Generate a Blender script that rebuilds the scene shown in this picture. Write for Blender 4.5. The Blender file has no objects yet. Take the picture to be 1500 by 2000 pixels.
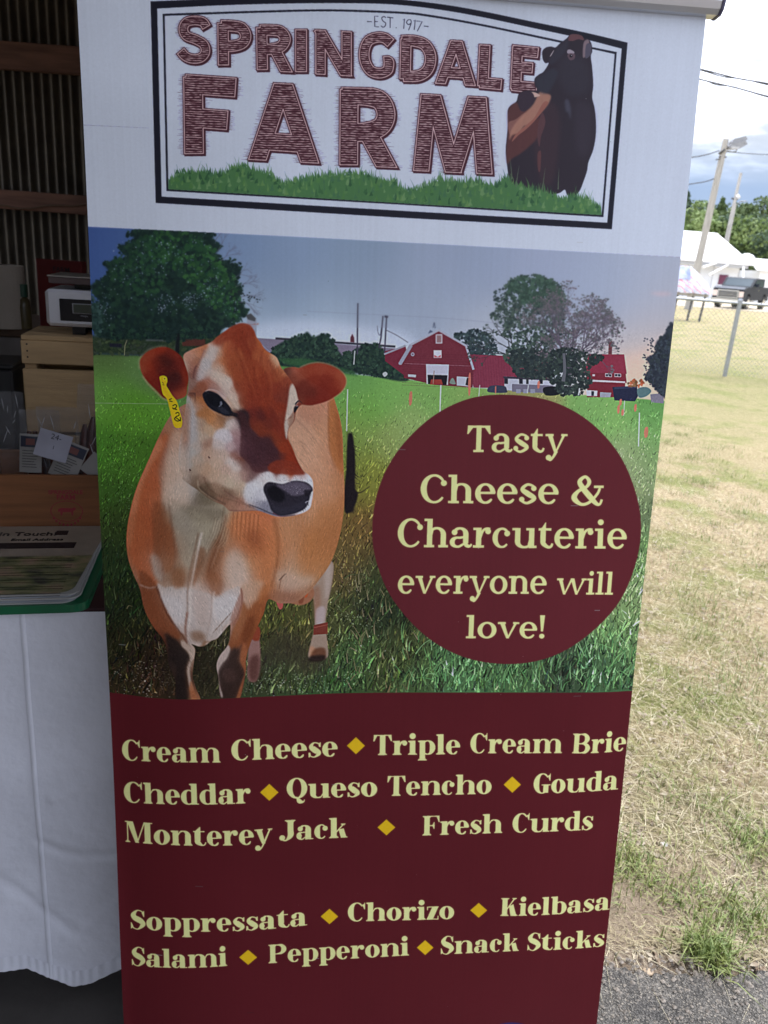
import bpy, math, random
import numpy as np
from mathutils import Vector, Matrix

# ---------------------------------------------------------------- camera, sky, sun, exposure
scn = bpy.context.scene
FPX = 1500.0                                              # focal length in pixels of the 1500 x 2000 photograph
_dn = np.array([410 - 750, 5518 - 1000, FPX]); _dn /= np.linalg.norm(_dn)
_up = -_dn
_fw = np.array([0, 0, 1.]) - _up * _up[2]; _fw /= np.linalg.norm(_fw)
_rt = np.cross(_fw, _up); _rt = -_rt if _rt[0] < 0 else _rt
CM = np.array([_rt, _fw, _up])                            # camera axes (right, down, forward) to world
CAMZ = 1.6
cam_d = bpy.data.cameras.new('camera'); cam = bpy.data.objects.new('camera', cam_d); scn.collection.objects.link(cam)
r_, d_, f_ = CM[:, 0], CM[:, 1], CM[:, 2]
cam.matrix_world = Matrix(((r_[0], -d_[0], -f_[0], 0), (r_[1], -d_[1], -f_[1], 0), (r_[2], -d_[2], -f_[2], CAMZ), (0, 0, 0, 1)))
cam_d.sensor_fit = 'VERTICAL'; cam_d.sensor_height = 6.9; cam_d.lens = 6.9 * FPX / 2000
cam_d.clip_start = .05; cam_d.clip_end = 2000
cam_d.dof.use_dof = True; cam_d.dof.focus_distance = 1.17; cam_d.dof.aperture_fstop = cam_d.lens / 3.0
scn.camera = cam
scn.view_settings.view_transform = 'Standard'; scn.view_settings.look = 'None'
scn.view_settings.gamma = 1; scn.view_settings.use_curve_mapping = False
scn.view_settings.exposure = 1.53

SUN_EL, SUN_AZ = math.radians(58), math.radians(35)       # azimuth from +Y (behind the banner) towards +X
world = bpy.data.worlds.new('World'); scn.world = world; world.use_nodes = True
wn = world.node_tree; wn.nodes.clear(); WL = wn.links.new
def W(t, **k):
    n = wn.nodes.new(t)
    for a, b in k.items(): setattr(n, a, b)
    return n
wo = W('ShaderNodeOutputWorld'); bg = W('ShaderNodeBackground'); bg.inputs[1].default_value = 1.0
sky = W('ShaderNodeTexSky', sky_type='NISHITA', sun_disc=False, sun_elevation=SUN_EL, sun_rotation=SUN_AZ)
sks = W('ShaderNodeMix', data_type='RGBA', blend_type='MULTIPLY'); sks.inputs[0].default_value = 1; sks.inputs[7].default_value = (.10, .10, .10, 1)
WL(sky.outputs[0], sks.inputs[6])
tc = W('ShaderNodeTexCoord'); mp = W('ShaderNodeMapping'); mp.inputs['Scale'].default_value = (1, 1, 3.6); mp.inputs['Location'].default_value = (.35, .1, .62)
WL(tc.outputs['Generated'], mp.inputs[0])
cn = W('ShaderNodeTexNoise'); cn.inputs['Scale'].default_value = 4.2; cn.inputs['Detail'].default_value = 7; cn.inputs['Roughness'].default_value = .52
WL(mp.outputs[0], cn.inputs[0])
cr_ = W('ShaderNodeValToRGB'); e = cr_.color_ramp.elements
e[0].position = .33; e[0].color = (.24, .28, .36, 1); e[1].position = .56; e[1].color = (1.13, 1.2, 1.42, 1)
el_ = cr_.color_ramp.elements.new(.44); el_.color = (.42, .455, .52, 1)
WL(cn.outputs[0], cr_.inputs[0])
# grey-blue cloud bank low over the trees
sp = W('ShaderNodeSeparateXYZ'); WL(tc.outputs['Generated'], sp.inputs[0])
bk = W('ShaderNodeMapRange'); bk.inputs[1].default_value = .100; bk.inputs[2].default_value = .150; bk.inputs[3].default_value = .96; bk.inputs[4].default_value = 0.
WL(sp.outputs[2], bk.inputs[0])
mb_ = W('ShaderNodeMix', data_type='RGBA'); WL(bk.outputs[0], mb_.inputs[0]); WL(cr_.outputs[0], mb_.inputs[6]); mb_.inputs[7].default_value = (.22, .30, .45, 1)
mx = W('ShaderNodeMix', data_type='RGBA'); mx.inputs[0].default_value = .95
WL(sks.outputs[2], mx.inputs[6]); WL(mb_.outputs[2], mx.inputs[7])
ov = W('ShaderNodeMapRange'); ov.inputs[1].default_value = 0; ov.inputs[2].default_value = 1; ov.inputs[3].default_value = .55; ov.inputs[4].default_value = 1.35   # an overcast sky is brightest overhead
WL(sp.outputs[2], ov.inputs[0]); om = W('ShaderNodeVectorMath', operation='SCALE'); WL(mx.outputs[2], om.inputs[0]); WL(ov.outputs[0], om.inputs['Scale']); WL(om.outputs[0], bg.inputs[0]); WL(bg.outputs[0], wo.inputs[0])

sun_d = bpy.data.lights.new('sun', 'SUN'); sun_d.energy = 1.15; sun_d.angle = math.radians(14); sun_d.color = (1, .95, .86)
sun = bpy.data.objects.new('sun', sun_d); scn.collection.objects.link(sun)
sd = Vector((math.sin(SUN_AZ) * math.cos(SUN_EL), math.cos(SUN_AZ) * math.cos(SUN_EL), math.sin(SUN_EL)))
sun.rotation_euler = sd.to_track_quat('Z', 'Y').to_euler()

# ---------------------------------------------------------------- helpers
random.seed(5)
COL = scn.collection
CAMP = np.array([0, 0, CAMZ])
def ray(x, y): return CM @ np.array([(x - 750) / FPX, (y - 1000) / FPX, 1.])
def at(x, y, z=None, Y=None):
    """where the sight line of a photo point meets a height or a distance"""
    d = ray(x, y); t = (z - CAMZ) / d[2] if z is not None else Y / d[1]
    return CAMP + d * t
def lin(c): c = np.asarray(c, float) / 255; return tuple(np.where(c < .04045, c / 12.92, ((c + .055) / 1.055) ** 2.4))

_m = {}
def mat(name, col, rough=.6, metal=0., var=.12, scale=12., bump=.0, bscale=60., spec=.5, stretch=(1, 1, 1), col2=None, alpha=None, trans=0., coord='Object', detail=4.):
    if name in _m: return _m[name]
    m = bpy.data.materials.new(name); m.use_nodes = True; _m[name] = m
    nt = m.node_tree; P = nt.nodes['Principled BSDF']; L = nt.links.new
    P.inputs['Roughness'].default_value = rough; P.inputs['Metallic'].default_value = metal; P.inputs['Specular IOR Level'].default_value = spec
    t = nt.nodes.new('ShaderNodeTexCoord'); mpn = nt.nodes.new('ShaderNodeMapping'); mpn.inputs['Scale'].default_value = stretch
    L(t.outputs[coord], mpn.inputs[0])
    n = nt.nodes.new('ShaderNodeTexNoise'); n.inputs['Scale'].default_value = scale; n.inputs['Detail'].default_value = detail
    L(mpn.outputs[0], n.inputs[0])
    r = nt.nodes.new('ShaderNodeValToRGB'); a = np.array(col[:3]); b = np.array(col2[:3]) if col2 else a * (1 + var)
    a0 = a if col2 else a * (1 - var)
    r.color_ramp.elements[0].position = .35; r.color_ramp.elements[1].position = .65
    r.color_ramp.elements[0].color = (*a0, 1); r.color_ramp.elements[1].color = (*np.minimum(b, 1), 1)
    L(n.outputs[0], r.inputs[0]); L(r.outputs[0], P.inputs['Base Color'])
    if bump:
        n2 = nt.nodes.new('ShaderNodeTexNoise'); n2.inputs['Scale'].default_value = bscale; n2.inputs['Detail'].default_value = 5
        L(mpn.outputs[0], n2.inputs[0]); bn = nt.nodes.new('ShaderNodeBump'); bn.inputs['Strength'].default_value = bump; bn.inputs['Distance'].default_value = .01
        L(n2.outputs[0], bn.inputs['Height']); L(bn.outputs[0], P.inputs['Normal'])
    if trans: P.inputs['Transmission Weight'].default_value = trans
    if alpha is not None: P.inputs['Alpha'].default_value = alpha
    return m

class MB:
    def __init__(s): s.v = []; s.f = []; s.sm = []
    def add(s, vs, fs, smooth=False):
        o = len(s.v); s.v += [tuple(map(float, v)) for v in vs]; s.f += [tuple(i + o for i in f) for f in fs]; s.sm += [smooth] * len(fs); return s
    def box(s, x0, y0, z0, x1, y1, z1, R=None, bev=0):
        b = min(bev, (x1 - x0) * .45, (y1 - y0) * .45, (z1 - z0) * .45)
        if b <= 0:
            vs = [(x, y, z) for z in (z0, z1) for y in (y0, y1) for x in (x0, x1)]
            fs = [(0, 2, 3, 1), (4, 5, 7, 6), (0, 1, 5, 4), (2, 6, 7, 3), (0, 4, 6, 2), (1, 3, 7, 5)]
        else:                                             # chamfered box
            vs = []; idx = {}
            for ix, x in enumerate((x0, x1)):
                for iy, y in enumerate((y0, y1)):
                    for iz, z in enumerate((z0, z1)):
                        sx, sy, sz = (1 if ix == 0 else -1), (1 if iy == 0 else -1), (1 if iz == 0 else -1)
                        for k, p in enumerate(((x, y + sy * b, z + sz * b), (x + sx * b, y, z + sz * b), (x + sx * b, y + sy * b, z))):
                            idx[ix, iy, iz, k] = len(vs); vs.append(p)
            I = idx; fs = []
            for i in (0, 1): fs.append([I[i, 0, 0, 0], I[i, 1, 0, 0], I[i, 1, 1, 0], I[i, 0, 1, 0]][::(1 if i else -1)])
            for i in (0, 1): fs.append([I[0, i, 0, 1], I[0, i, 1, 1], I[1, i, 1, 1], I[1, i, 0, 1]][::(1 if i else -1)])
            for i in (0, 1): fs.append([I[0, 0, i, 2], I[1, 0, i, 2], I[1, 1, i, 2], I[0, 1, i, 2]][::(1 if i else -1)])
            for a in (0, 1):
                for c in (0, 1):
                    fs.append([I[a, c, 0, 0], I[a, c, 1, 0], I[a, c, 1, 1], I[a, c, 0, 1]]); fs.append([I[a, 0, c, 0], I[a, 1, c, 0], I[a, 1, c, 2], I[a, 0, c, 2]]); fs.append([I[0, a, c, 1], I[1, a, c, 1], I[1, a, c, 2], I[0, a, c, 2]])
            for a in (0, 1):
                for c in (0, 1):
                    for d in (0, 1): fs.append([I[a, c, d, 0], I[a, c, d, 1], I[a, c, d, 2]])
        if R is not None: vs = [tuple(R @ Vector(v)) for v in vs]
        return s.add(vs, fs)
    def tube(s, pts, r, n=8, cap=True, smooth=True):
        P = [Vector(p) for p in pts]; rs = r if hasattr(r, '__len__') else [r] * len(P); vs = []; fs = []; prev = None
        for i, p in enumerate(P):
            d = (P[min(i + 1, len(P) - 1)] - P[max(i - 1, 0)]).normalized()
            u = prev - d * prev.dot(d) if prev else (Vector((0, 0, 1)).cross(d) if abs(d.z) < .9 else Vector((1, 0, 0)).cross(d))
            u.normalize(); prev = u; w = d.cross(u)
            for k in range(n): a = 2 * math.pi * k / n; vs.append(p + (u * math.cos(a) + w * math.sin(a)) * rs[i])
        for i in range(len(P) - 1):
            for k in range(n): fs.append((i * n + k, i * n + (k + 1) % n, (i + 1) * n + (k + 1) % n, (i + 1) * n + k))
        s.add(vs, fs, smooth)
        if cap: s.add(vs[:n][::-1], [tuple(range(n))]); s.add(vs[-n:], [tuple(range(n))])
        return s
    def prism(s, poly2, fn, a, b):
        """outline poly2 extruded: fn(u, v, w) -> xyz for w in (a, b)"""
        n = len(poly2); vs = [fn(u, v, a) for u, v in poly2] + [fn(u, v, b) for u, v in poly2]
        return s.add(vs, [tuple(range(n))[::-1], tuple(range(n, 2 * n))] + [(i, (i + 1) % n, n + (i + 1) % n, n + i) for i in range(n)])
    def grid(s, F, nu, nv, smooth=True):
        vs = [F(i / nu, j / nv) for j in range(nv + 1) for i in range(nu + 1)]
        return s.add(vs, [(j * (nu + 1) + i, j * (nu + 1) + i + 1, (j + 1) * (nu + 1) + i + 1, (j + 1) * (nu + 1) + i) for j in range(nv) for i in range(nu)], smooth)
    def build(s, name, m, parent=None, loc=None):
        me = bpy.data.meshes.new(name); me.from_pydata(s.v, [], s.f); me.materials.append(m)
        me.polygons.foreach_set('use_smooth', s.sm); me.update()
        o = bpy.data.objects.new(name, me); COL.objects.link(o)
        if parent is not None: o.parent = parent
        if loc is not None: o.location = loc
        return o
def tag(o, label=None, cat=None, group=None, kind=None):
    for k, v in (('label', label), ('category', cat), ('group', group), ('kind', kind)):
        if v: o[k] = v
    return o
def thing(name, loc, label, cat, group=None, rz=0):
    o = bpy.data.objects.new(name, None); COL.objects.link(o); o.location = loc; o.rotation_euler = (0, 0, rz); o.empty_display_size = .1
    return tag(o, label, cat, group)
def at_thing(t, p): return Vector(p) - t.location
def twin(o, parent, loc=None, rot=None):
    c = o.copy(); COL.objects.link(c); c.parent = parent
    if loc is not None: c.location = loc
    if rot is not None: c.rotation_euler = rot
    return c
# ---------------------------------------------------------------- print artwork of the banner
# The flat print (lettering, logo, photograph) is drawn by code onto an array, no file is loaded.
SC = 1.3
AX0, AY0 = 120, -110                       # drawing area of the artwork
AW, AH = int(1310 * SC), int(2200 * SC)
CV = np.zeros((AH, AW, 3), np.float32)
rng = np.random.default_rng(7)

def cov(contours, pad=0):
    """anti-aliased coverage of signed contours -> (y0, x0, mask)"""
    cs = [(np.asarray(c, float)[:, :2] - (AX0, AY0)) * SC for c in contours]
    al = np.concatenate(cs)
    x0 = int(max(0, math.floor(al[:, 0].min()) - 1 - pad)); x1 = int(min(AW, math.ceil(al[:, 0].max()) + 2 + pad))
    y0 = int(max(0, math.floor(al[:, 1].min()) - 1 - pad)); y1 = int(min(AH, math.ceil(al[:, 1].max()) + 2 + pad))
    if x1 <= x0 or y1 <= y0: return None
    w, h = x1 - x0, y1 - y0
    SS = 3
    acc = np.zeros((h * SS, w + 2), np.float32)
    ys = (np.arange(h * SS) + .5) / SS + y0
    for c in cs:
        a = c; b = np.roll(c, -1, 0)
        lo = np.minimum(a[:, 1], b[:, 1]); hi = np.maximum(a[:, 1], b[:, 1])
        i0 = np.clip(np.ceil((lo - y0) * SS - .5).astype(int), 0, h * SS)
        i1 = np.clip(np.ceil((hi - y0) * SS - .5).astype(int), 0, h * SS)
        n = i1 - i0; k = n > 0
        if not k.any(): continue
        a, b, i0, n = a[k], b[k], i0[k], n[k]
        e = np.repeat(np.arange(len(n)), n)
        r = np.arange(n.sum()) - np.repeat(np.cumsum(n) - n, n) + i0[e]
        t = (ys[r] - a[e, 1]) / (b[e, 1] - a[e, 1])
        x = np.clip(a[e, 0] + t * (b[e, 0] - a[e, 0]) - x0, 0, w)
        s = np.where(b[e, 1] > a[e, 1], 1., -1.).astype(np.float32)
        ix = x.astype(int); fr = (x - ix).astype(np.float32)
        np.add.at(acc, (r, ix), s * (1 - fr)); np.add.at(acc, (r, ix + 1), s * fr)
    m = np.clip(np.abs(np.cumsum(acc, 1)[:, :w]), 0, 1)
    m = m.reshape(h, SS, w).mean(1)
    return y0, x0, m

def gblur(m, s):
    if s <= .3: return m
    r = max(1, int(s * 2.5)); k = np.exp(-.5 * (np.arange(-r, r + 1) / s) ** 2).astype(np.float32); k /= k.sum()
    if len(k) > 25:                                    # long kernels: three box passes
        L = max(1, int(s * 1.9) | 1)
        for ax in (0, 1):
            for _ in range(3):
                pw = [(0, 0)] * m.ndim; pw[ax] = (L // 2 + 1, L // 2)
                c = np.cumsum(np.pad(m, pw, mode='edge'), ax, dtype=np.float64)
                m = (np.take(c, range(L, c.shape[ax]), ax) - np.take(c, range(0, c.shape[ax] - L), ax)) / L
        return m.astype(np.float32)
    for ax in (0, 1):
        pw = [(0, 0)] * m.ndim; pw[ax] = (r, r)
        p = np.pad(m, pw, mode='edge'); o = np.zeros_like(m)
        N = m.shape[ax]
        for i, kv in enumerate(k):
            o += kv * (p[i:i + N] if ax == 0 else p[:, i:i + N])
        m = o
    return m

CLIP = None                                              # optional full-size mask
def lay(y0, x0, m, col, a=1.):
    h, w = m.shape
    if CLIP is not None: m = m * CLIP[y0:y0 + h, x0:x0 + w]
    m = (m * a)[..., None]
    v = CV[y0:y0 + h, x0:x0 + w]
    c = np.asarray(col, np.float32)
    if c.max() > 2: c = c / 255.
    v += m * (c - v)

def poly(pts, col, a=1., blur=0., cont=None):
    c = cov([pts] + (cont or []), pad=int(blur * SC * 3))
    if c is None: return
    y0, x0, m = c
    if blur: m = gblur(m, blur * SC)
    lay(y0, x0, m, col, a)

def cr(pts, closed=True, n=6):
    """Catmull-Rom through the points (any number of columns)"""
    p = np.asarray(pts, float)
    if closed: q = np.concatenate([p[-1:], p, p[:2]])
    else: q = np.concatenate([2 * p[:1] - p[1:2], p, 2 * p[-1:] - p[-2:-1]])
    t = np.linspace(0, 1, n, endpoint=False)[:, None]
    out = []
    for i in range(1, len(q) - 2):
        a, b, c, d = q[i - 1], q[i], q[i + 1], q[i + 2]
        out.append(.5 * ((2 * b) + (c - a) * t + (2 * a - 5 * b + 4 * c - d) * t ** 2 + (3 * b - a - 3 * c + d) * t ** 3))
    if not closed: out.append(q[-2:-1])
    return np.concatenate(out)

def blob(pts, col, a=1., blur=0.): poly(cr(pts), col, a, blur)

def band(p, hw):
    """polygon of a polyline with half widths"""
    p = np.asarray(p, float); hw = np.broadcast_to(np.asarray(hw, float), (len(p),))
    d = np.gradient(p, axis=0); d /= np.linalg.norm(d, axis=1)[:, None] + 1e-9
    nn = np.stack([-d[:, 1], d[:, 0]], 1) * hw[:, None]
    return np.concatenate([p + nn, (p - nn)[::-1]])

def line(pts, w0, col, w1=None, a=1., blur=0., smooth=True):
    p = cr(pts, False, 5) if smooth and len(pts) > 2 else np.asarray(pts, float)
    w1 = w0 if w1 is None else w1
    poly(band(p, np.linspace(w0, w1, len(p)) / 2), col, a, blur)

def ell(cx, cy, rx, ry, n=28, rot=0):
    t = np.linspace(0, 2 * np.pi, n, endpoint=False)
    x, y = rx * np.cos(t), ry * np.sin(t)
    c, s = math.cos(rot), math.sin(rot)
    return np.stack([cx + x * c - y * s, cy + x * s + y * c], 1)

def noise(h, w, s, seed=0, oct=3):
    r = np.random.default_rng(seed); o = np.zeros((h, w), np.float32); am = 1.
    for k in range(oct):
        gh, gw = int(h / s) + 3, int(w / s) + 3
        g = r.standard_normal((gh, gw)).astype(np.float32)
        yy = np.arange(h) / s; xx = np.arange(w) / s
        iy, ix = yy.astype(int), xx.astype(int)
        fy = (yy - iy)[:, None]; fx = (xx - ix)[None]
        fy = fy * fy * (3 - 2 * fy); fx = fx * fx * (3 - 2 * fx)
        o += am * ((g[iy][:, ix] * (1 - fx) + g[iy][:, ix + 1] * fx) * (1 - fy) + (g[iy + 1][:, ix] * (1 - fx) + g[iy + 1][:, ix + 1] * fx) * fy)
        am *= .55; s = max(1.5, s / 2)
    return o.astype(np.float32)

def field(samples, x0, y0, x1, y1, sig, step=6):
    """smooth colour field through colour samples (x, y, r, g, b)"""
    s = np.array(samples, np.float32)
    gx = np.arange(x0, x1 + step * 2, step); gy = np.arange(y0, y1 + step * 2, step)
    X, Y = np.meshgrid(gx, gy)
    d = (X[..., None] - s[:, 0]) ** 2 + (Y[..., None] - s[:, 1]) ** 2
    w = np.exp(-d / (2 * sig * sig)) + 1e-4 / (d / 100 + 1) ** 2
    c = (w @ s[:, 2:]) / w.sum(-1, keepdims=True)
    iy0, ix0 = int((y0 - AY0) * SC), int((x0 - AX0) * SC)
    iy1, ix1 = int((y1 - AY0) * SC), int((x1 - AX0) * SC)
    yy = ((np.arange(iy0, iy1) / SC + AY0) - y0) / step; xx = ((np.arange(ix0, ix1) / SC + AX0) - x0) / step
    a, b = yy.astype(int), xx.astype(int); fy = (yy - a)[:, None, None]; fx = (xx - b)[None, :, None]
    o = (c[a][:, b] * (1 - fx) + c[a][:, b + 1] * fx) * (1 - fy) + (c[a + 1][:, b] * (1 - fx) + c[a + 1][:, b + 1] * fx) * fy
    return iy0, ix0, (o / 255.).astype(np.float32)

def layfield(mask_full, fld):
    iy, ix, o = fld
    h, w = o.shape[:2]
    m = mask_full[iy:iy + h, ix:ix + w, None]
    CV[iy:iy + h, ix:ix + w] += m * (o - CV[iy:iy + h, ix:ix + w])

def fullmask(contours, blur=0.):
    M = np.zeros((AH, AW), np.float32)
    for c in contours:
        r = cov([c])
        if r is None: continue
        y0, x0, m = r; v = M[y0:y0 + m.shape[0], x0:x0 + m.shape[1]]; np.maximum(v, m, out=v)
    return gblur(M, blur * SC) if blur else M

# ---- lettering: every glyph is centre lines with widths; cap height 1, x height .7
def glyph(ch, T, n, F):
    """F: 0 slab face, 1 high-contrast bold face -> (list of contour lists, advance)"""
    xh = .70; out = []; s = .1 if F == 0 else .085; sh = .088 if F == 0 else .05
    def V(*p, k=7):
        q = cr(np.array(p, float), False, k); out.append([band(q[:, :2], q[:, 2] / 2)])
    def A(cx, cy, rx, ry, a0, a1, tk=None, w0=None, w1=None, lead=(), tail=()):
        # arc of an ellipse (outer radii), thick where it runs upright
        tk = tk or T; t = np.radians(np.linspace(a0, a1, 26)); w = n + (tk - n) * np.abs(np.cos(t)) ** 1.7
        if w0: k = np.clip(1 - np.linspace(0, 1, 26) * 4, 0, 1); w = w * (1 - k) + w0 * k
        if w1: k = np.clip(1 - np.linspace(1, 0, 26) * 4, 0, 1); w = w * (1 - k) + w1 * k
        q = np.stack([cx + (rx - tk / 2) * np.cos(t), cy + (ry - n / 2) * np.sin(t), w], 1)
        if len(lead): q = np.concatenate([np.array(lead, float), q])
        if len(tail): q = np.concatenate([q, np.array(tail, float)])
        out.append([band(q[:, :2], q[:, 2] / 2)])
    def R(x0, y0, x1, y1): out.append([np.array([(x0, y0), (x1, y0), (x1, y1), (x0, y1)], float)])
    def P(*p): out.append([np.array(p, float)])
    def B(x, y, r): out.append([ell(x, y, r, r, 16)])
    def O(cx, cy, rx, ry): out.append([ell(cx, cy, rx, ry, 36), ell(cx, cy, rx - T, ry - n * 1.05, 36)[::-1]])
    def serif(x0, x1, y, d=1, l=s, r=s):       # slab between x0-l and x1+r, at y, going up (d=1) or down
        R(x0 - l, min(y, y + sh * d), x1 + r, max(y, y + sh * d))
        if F == 1:
            P((x0 - l * .7, y + sh * d), (x0, y + sh * d), (x0, y + (sh + .07) * d)) if l else 0
            P((x1 + r * .7, y + sh * d), (x1, y + sh * d), (x1, y + (sh + .07) * d)) if r else 0
    def flag(x, y):                            # serif at the upper left of a lower-case stem
        if F == 0: R(x - s, y - sh, x + .01, y)
        else: P((x - s, y - .012), (x + .01, y), (x + .01, y - .11), (x - s, y - .055))
    def stem(x, y0, y1, fl=True, bs=True, l=s, r=s):
        R(x, y0, x + T, y1)
        if fl: flag(x, y1)
        if bs: serif(x, x + T, y0, 1, l, r)
    o = .012; H = T / 2; N = n / 2; bl = T * .55 if F == 0 else T * .46
    if ch == 'o': w = .70 + T * .2; O(w / 2, xh / 2, w / 2, xh / 2 + o); return out, w
    if ch == 'c':
        w = .60 + T * .2
        A(w * .53, xh / 2, w * .53, xh / 2 + o, 48, 318, None, n, n * .8)
        B(w - .02 - bl, xh * .72, bl); return out, w
    if ch == 'e':
        w = .66 + T * .15
        A(w / 2, xh / 2, w / 2, xh / 2 + o, 2, 180, T * .95); A(w / 2 + .005, xh / 2, w / 2 + .005, xh / 2 + o, 178, 325, None, T, n * .8)
        R(H, xh * .47, w - .015, xh * .47 + n); return out, w
    if ch == 's':
        w = .56 + T * .15
        V((w - .06, xh * .75, n * .9), (w * .78, xh - n * .9, n), (w * .45, xh - N + o, n * 1.15), (H * .9 + .02, xh * .72, T * .75), (w * .5, xh * .50, T * 1.02), (w - H * .85, xh * .27, T * .78), (w * .5, N - o, n * 1.15), (w * .2, n * .9, n), (.05, xh * .25, n * .9))
        if F == 0: B(w - .1, xh * .77, bl * .9); B(.09, xh * .22, bl * .9)
        else: P((w - .1, xh * .68), (w - .02, xh * .68), (w - .02, xh), (w - .06, xh), (w - .13, xh * .86)); P((.1, xh * .33), (.02, xh * .33), (.02, 0), (.06, 0), (.13, xh * .15))
        return out, w
    if ch == 'a':
        w = .70 + T * .35; sx = w - .11 - T; c = (.04 + sx + T) / 2
        A(c, xh * .66, sx + T - c, xh * .34 + o, 150, 0, None, n, T, (), [(sx + H, xh * .4, T), (sx + H, .16, T)])
        if F: R(sx, 0, sx + T, .2); R(sx, 0, w, sh)
        else: V((sx + H, .2, T * .98), (sx + H * 1.15, .09, T * .7), (sx + T, N + .01, n * 1.4), (w - .04, N + .02, n), (w, .13, n * .7))
        A(sx * .52 + .04, xh * .27, sx * .52 + .04, xh * .27 + o, 75, 290, T * .95, n, n, [(sx + H, xh * .53, n)], [(sx + .03, .13, n)])
        B(.06 + bl, xh * .76, bl); return out, w
    if ch in 'hnm':
        x = s; top = 1. if ch == 'h' else xh; g = .27 + T * .1; k = 2 if ch == 'm' else 1
        stem(x, 0, top, True, True, s, s * .75)
        for i in range(k):
            x2 = x + T + g - (.02 if k == 2 else 0)
            A(x2 + T - g * .95 - T * .3, xh * .62, g * .95 + T * .3, xh * .38 + o, 128, 0, None, n, T, [(x + T * .8, xh * .62, n)], [(x2 + H, xh * .4, T), (x2 + H, .02, T)])
            serif(x2, x2 + T, 0, 1, s * .75, s * .8); x = x2
        return out, x + T + s * .8
    if ch == 'r':
        x = s; stem(x, 0, xh)
        A(x + T + .2, xh * .66, .21 + H * .3, xh * .34 + o, 165, 62, T * .5, n, n * 1.2, [(x + T * .8, xh * .5, n)])
        B(x + T + .23, xh * .82, bl * 1.0); return out, x + T + .23 + bl
    if ch == 'u':
        x = s; g = .28 + T * .1; x2 = x + T + g
        flag(x, xh); A(x + g * .95 + T * .3, xh * .34, g * .95 + T * .3, xh * .34 + o, 180, 305, None, T, n, [(x + H, xh, T), (x + H, xh * .5, T)], [(x2 + H * .4, xh * .38, n)])
        stem(x2, 0, xh, True, False); R(x2, 0, x2 + T + s * .9, sh); return out, x2 + T + s * .9
    if ch in 'il!':
        if ch == '!':
            P((.03, 1), (.03 + T * 1.05, 1), (.03 + T * .75, .3), (.03 + T * .3, .3)); B(.03 + T * .52, T * .52, T * .56); return out, T + .06
        stem(s, 0, xh if ch == 'i' else 1.)
        if ch == 'i': B(s + H, .92, T * .56)
        return out, 2 * s + T
    if ch in 'dbp':
        w = .70 + T * .25
        if ch == 'd': sx = w - T; A(w * .5, xh / 2, w * .5, xh / 2 + o, 48, 312, None, n, n, [(sx + H, xh * .72, n)], [(sx + H, xh * .24, n)]); stem(sx, 0, 1., True, False); R(sx, 0, sx + T + s, sh); return out, w + s
        x = s; c = w + x
        A(c - w * .5, xh / 2, w * .5, xh / 2 + o, 132, -132, None, n, n, [(x + H, xh * .76, n)], [(x + H, xh * .24, n)])
        if ch == 'b': stem(x, 0.0, 1., True, False)
        else: stem(x, -.29, xh)
        return out, c
    if ch == 'k':
        x = s; stem(x, 0, 1.)
        P((x + T * .8, .3), (x + T + .28, xh - sh * .5), (x + T + .28 + n * 1.4, xh - sh * .5), (x + T * .8, .2)); serif(x + T + .27, x + T + .33, xh, -1, .08, .08)
        P((x + T + .08, .42), (x + T + .08 + T * .9, .46), (x + T + .40 + T * .2, 0), (x + T + .33 - T * .5, 0)); serif(x + T + .33, x + T + .40, 0, 1, .14, .1); return out, x + T + .52
    if ch == 't':
        x = .07; P((x, xh * .9), (x, xh), (x + .05, xh + .02), (x + T * .85, xh + .2), (x + T, xh + .2), (x + T, xh * .9))
        V((x + H, xh, T), (x + H, .3, T), (x + H + .02, .16, T * .9), (x + T + .08, N, n * 1.3), (x + T + .19, .06, n * 1.1), (x + T + .24, .17, n * .9))
        R(0, xh - sh, x + T + .19, xh); return out, x + T + .25
    if ch in 'vyw':
        m = 2 if ch == 'w' else 1; x = .05; hw = .31 + T * .1
        for i in range(m):
            P((x, xh), (x + T, xh), (x + hw + H * .7, 0), (x + hw - H * .5, 0)); P((x + hw - H * .3, 0), (x + hw + H * .5, 0), (x + 2 * hw + n * .6, xh), (x + 2 * hw - n * .7, xh))
            if i == 0: serif(x, x + T, xh, -1, .06, .06)
            x2 = x + 2 * hw; x = x2 - T * .45
        serif(x2 - n * .5, x2 + n * .5, xh, -1, .09, .07)
        if ch == 'y': V((.05 + hw + .04, .06, n * 1.5), (.05 + hw - .06, -.14, n * 1.2), (.05 + hw - .17, -.27, n * 1.2), (.14, -.26, n)); B(.13, -.19, bl * 1.05)
        return out, x2 + .08
    if ch == 'z':
        w = .58 + T * .1; R(.02, xh - sh, w, xh); R(0, 0, w, sh); P((w - T * 1.15, xh), (w, xh), (T * 1.15, 0), (0, 0)); P((.02, xh), (.02 + n, xh), (.02 + n * .8, xh - .2), (.02, xh - .2)); P((w, 0), (w - n, 0), (w - n * .8, .2), (w, .2)); return out, w
    if ch in 'CG':
        w = .84 + T * .2
        A(w * .53, .5, w * .53, .5 + o, 38, 322 if ch == 'C' else 310, T * 1.1, n, n * .9, (), () if ch == 'C' else [(w - .13 - H, .2, T * .7)])
        if F == 0: B(w - .1, .70, bl)
        else: P((w - .02, 1.0), (w - .02, .63), (w - .06, .63), (w - .17, .88), (w - .07, .93), (w - .055, 1.0))
        if ch == 'G': R(w - .1 - T, 0.03, w - .1, .45); R(w - .2 - T, .45 - sh, w, .45)
        return out, w
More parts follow.
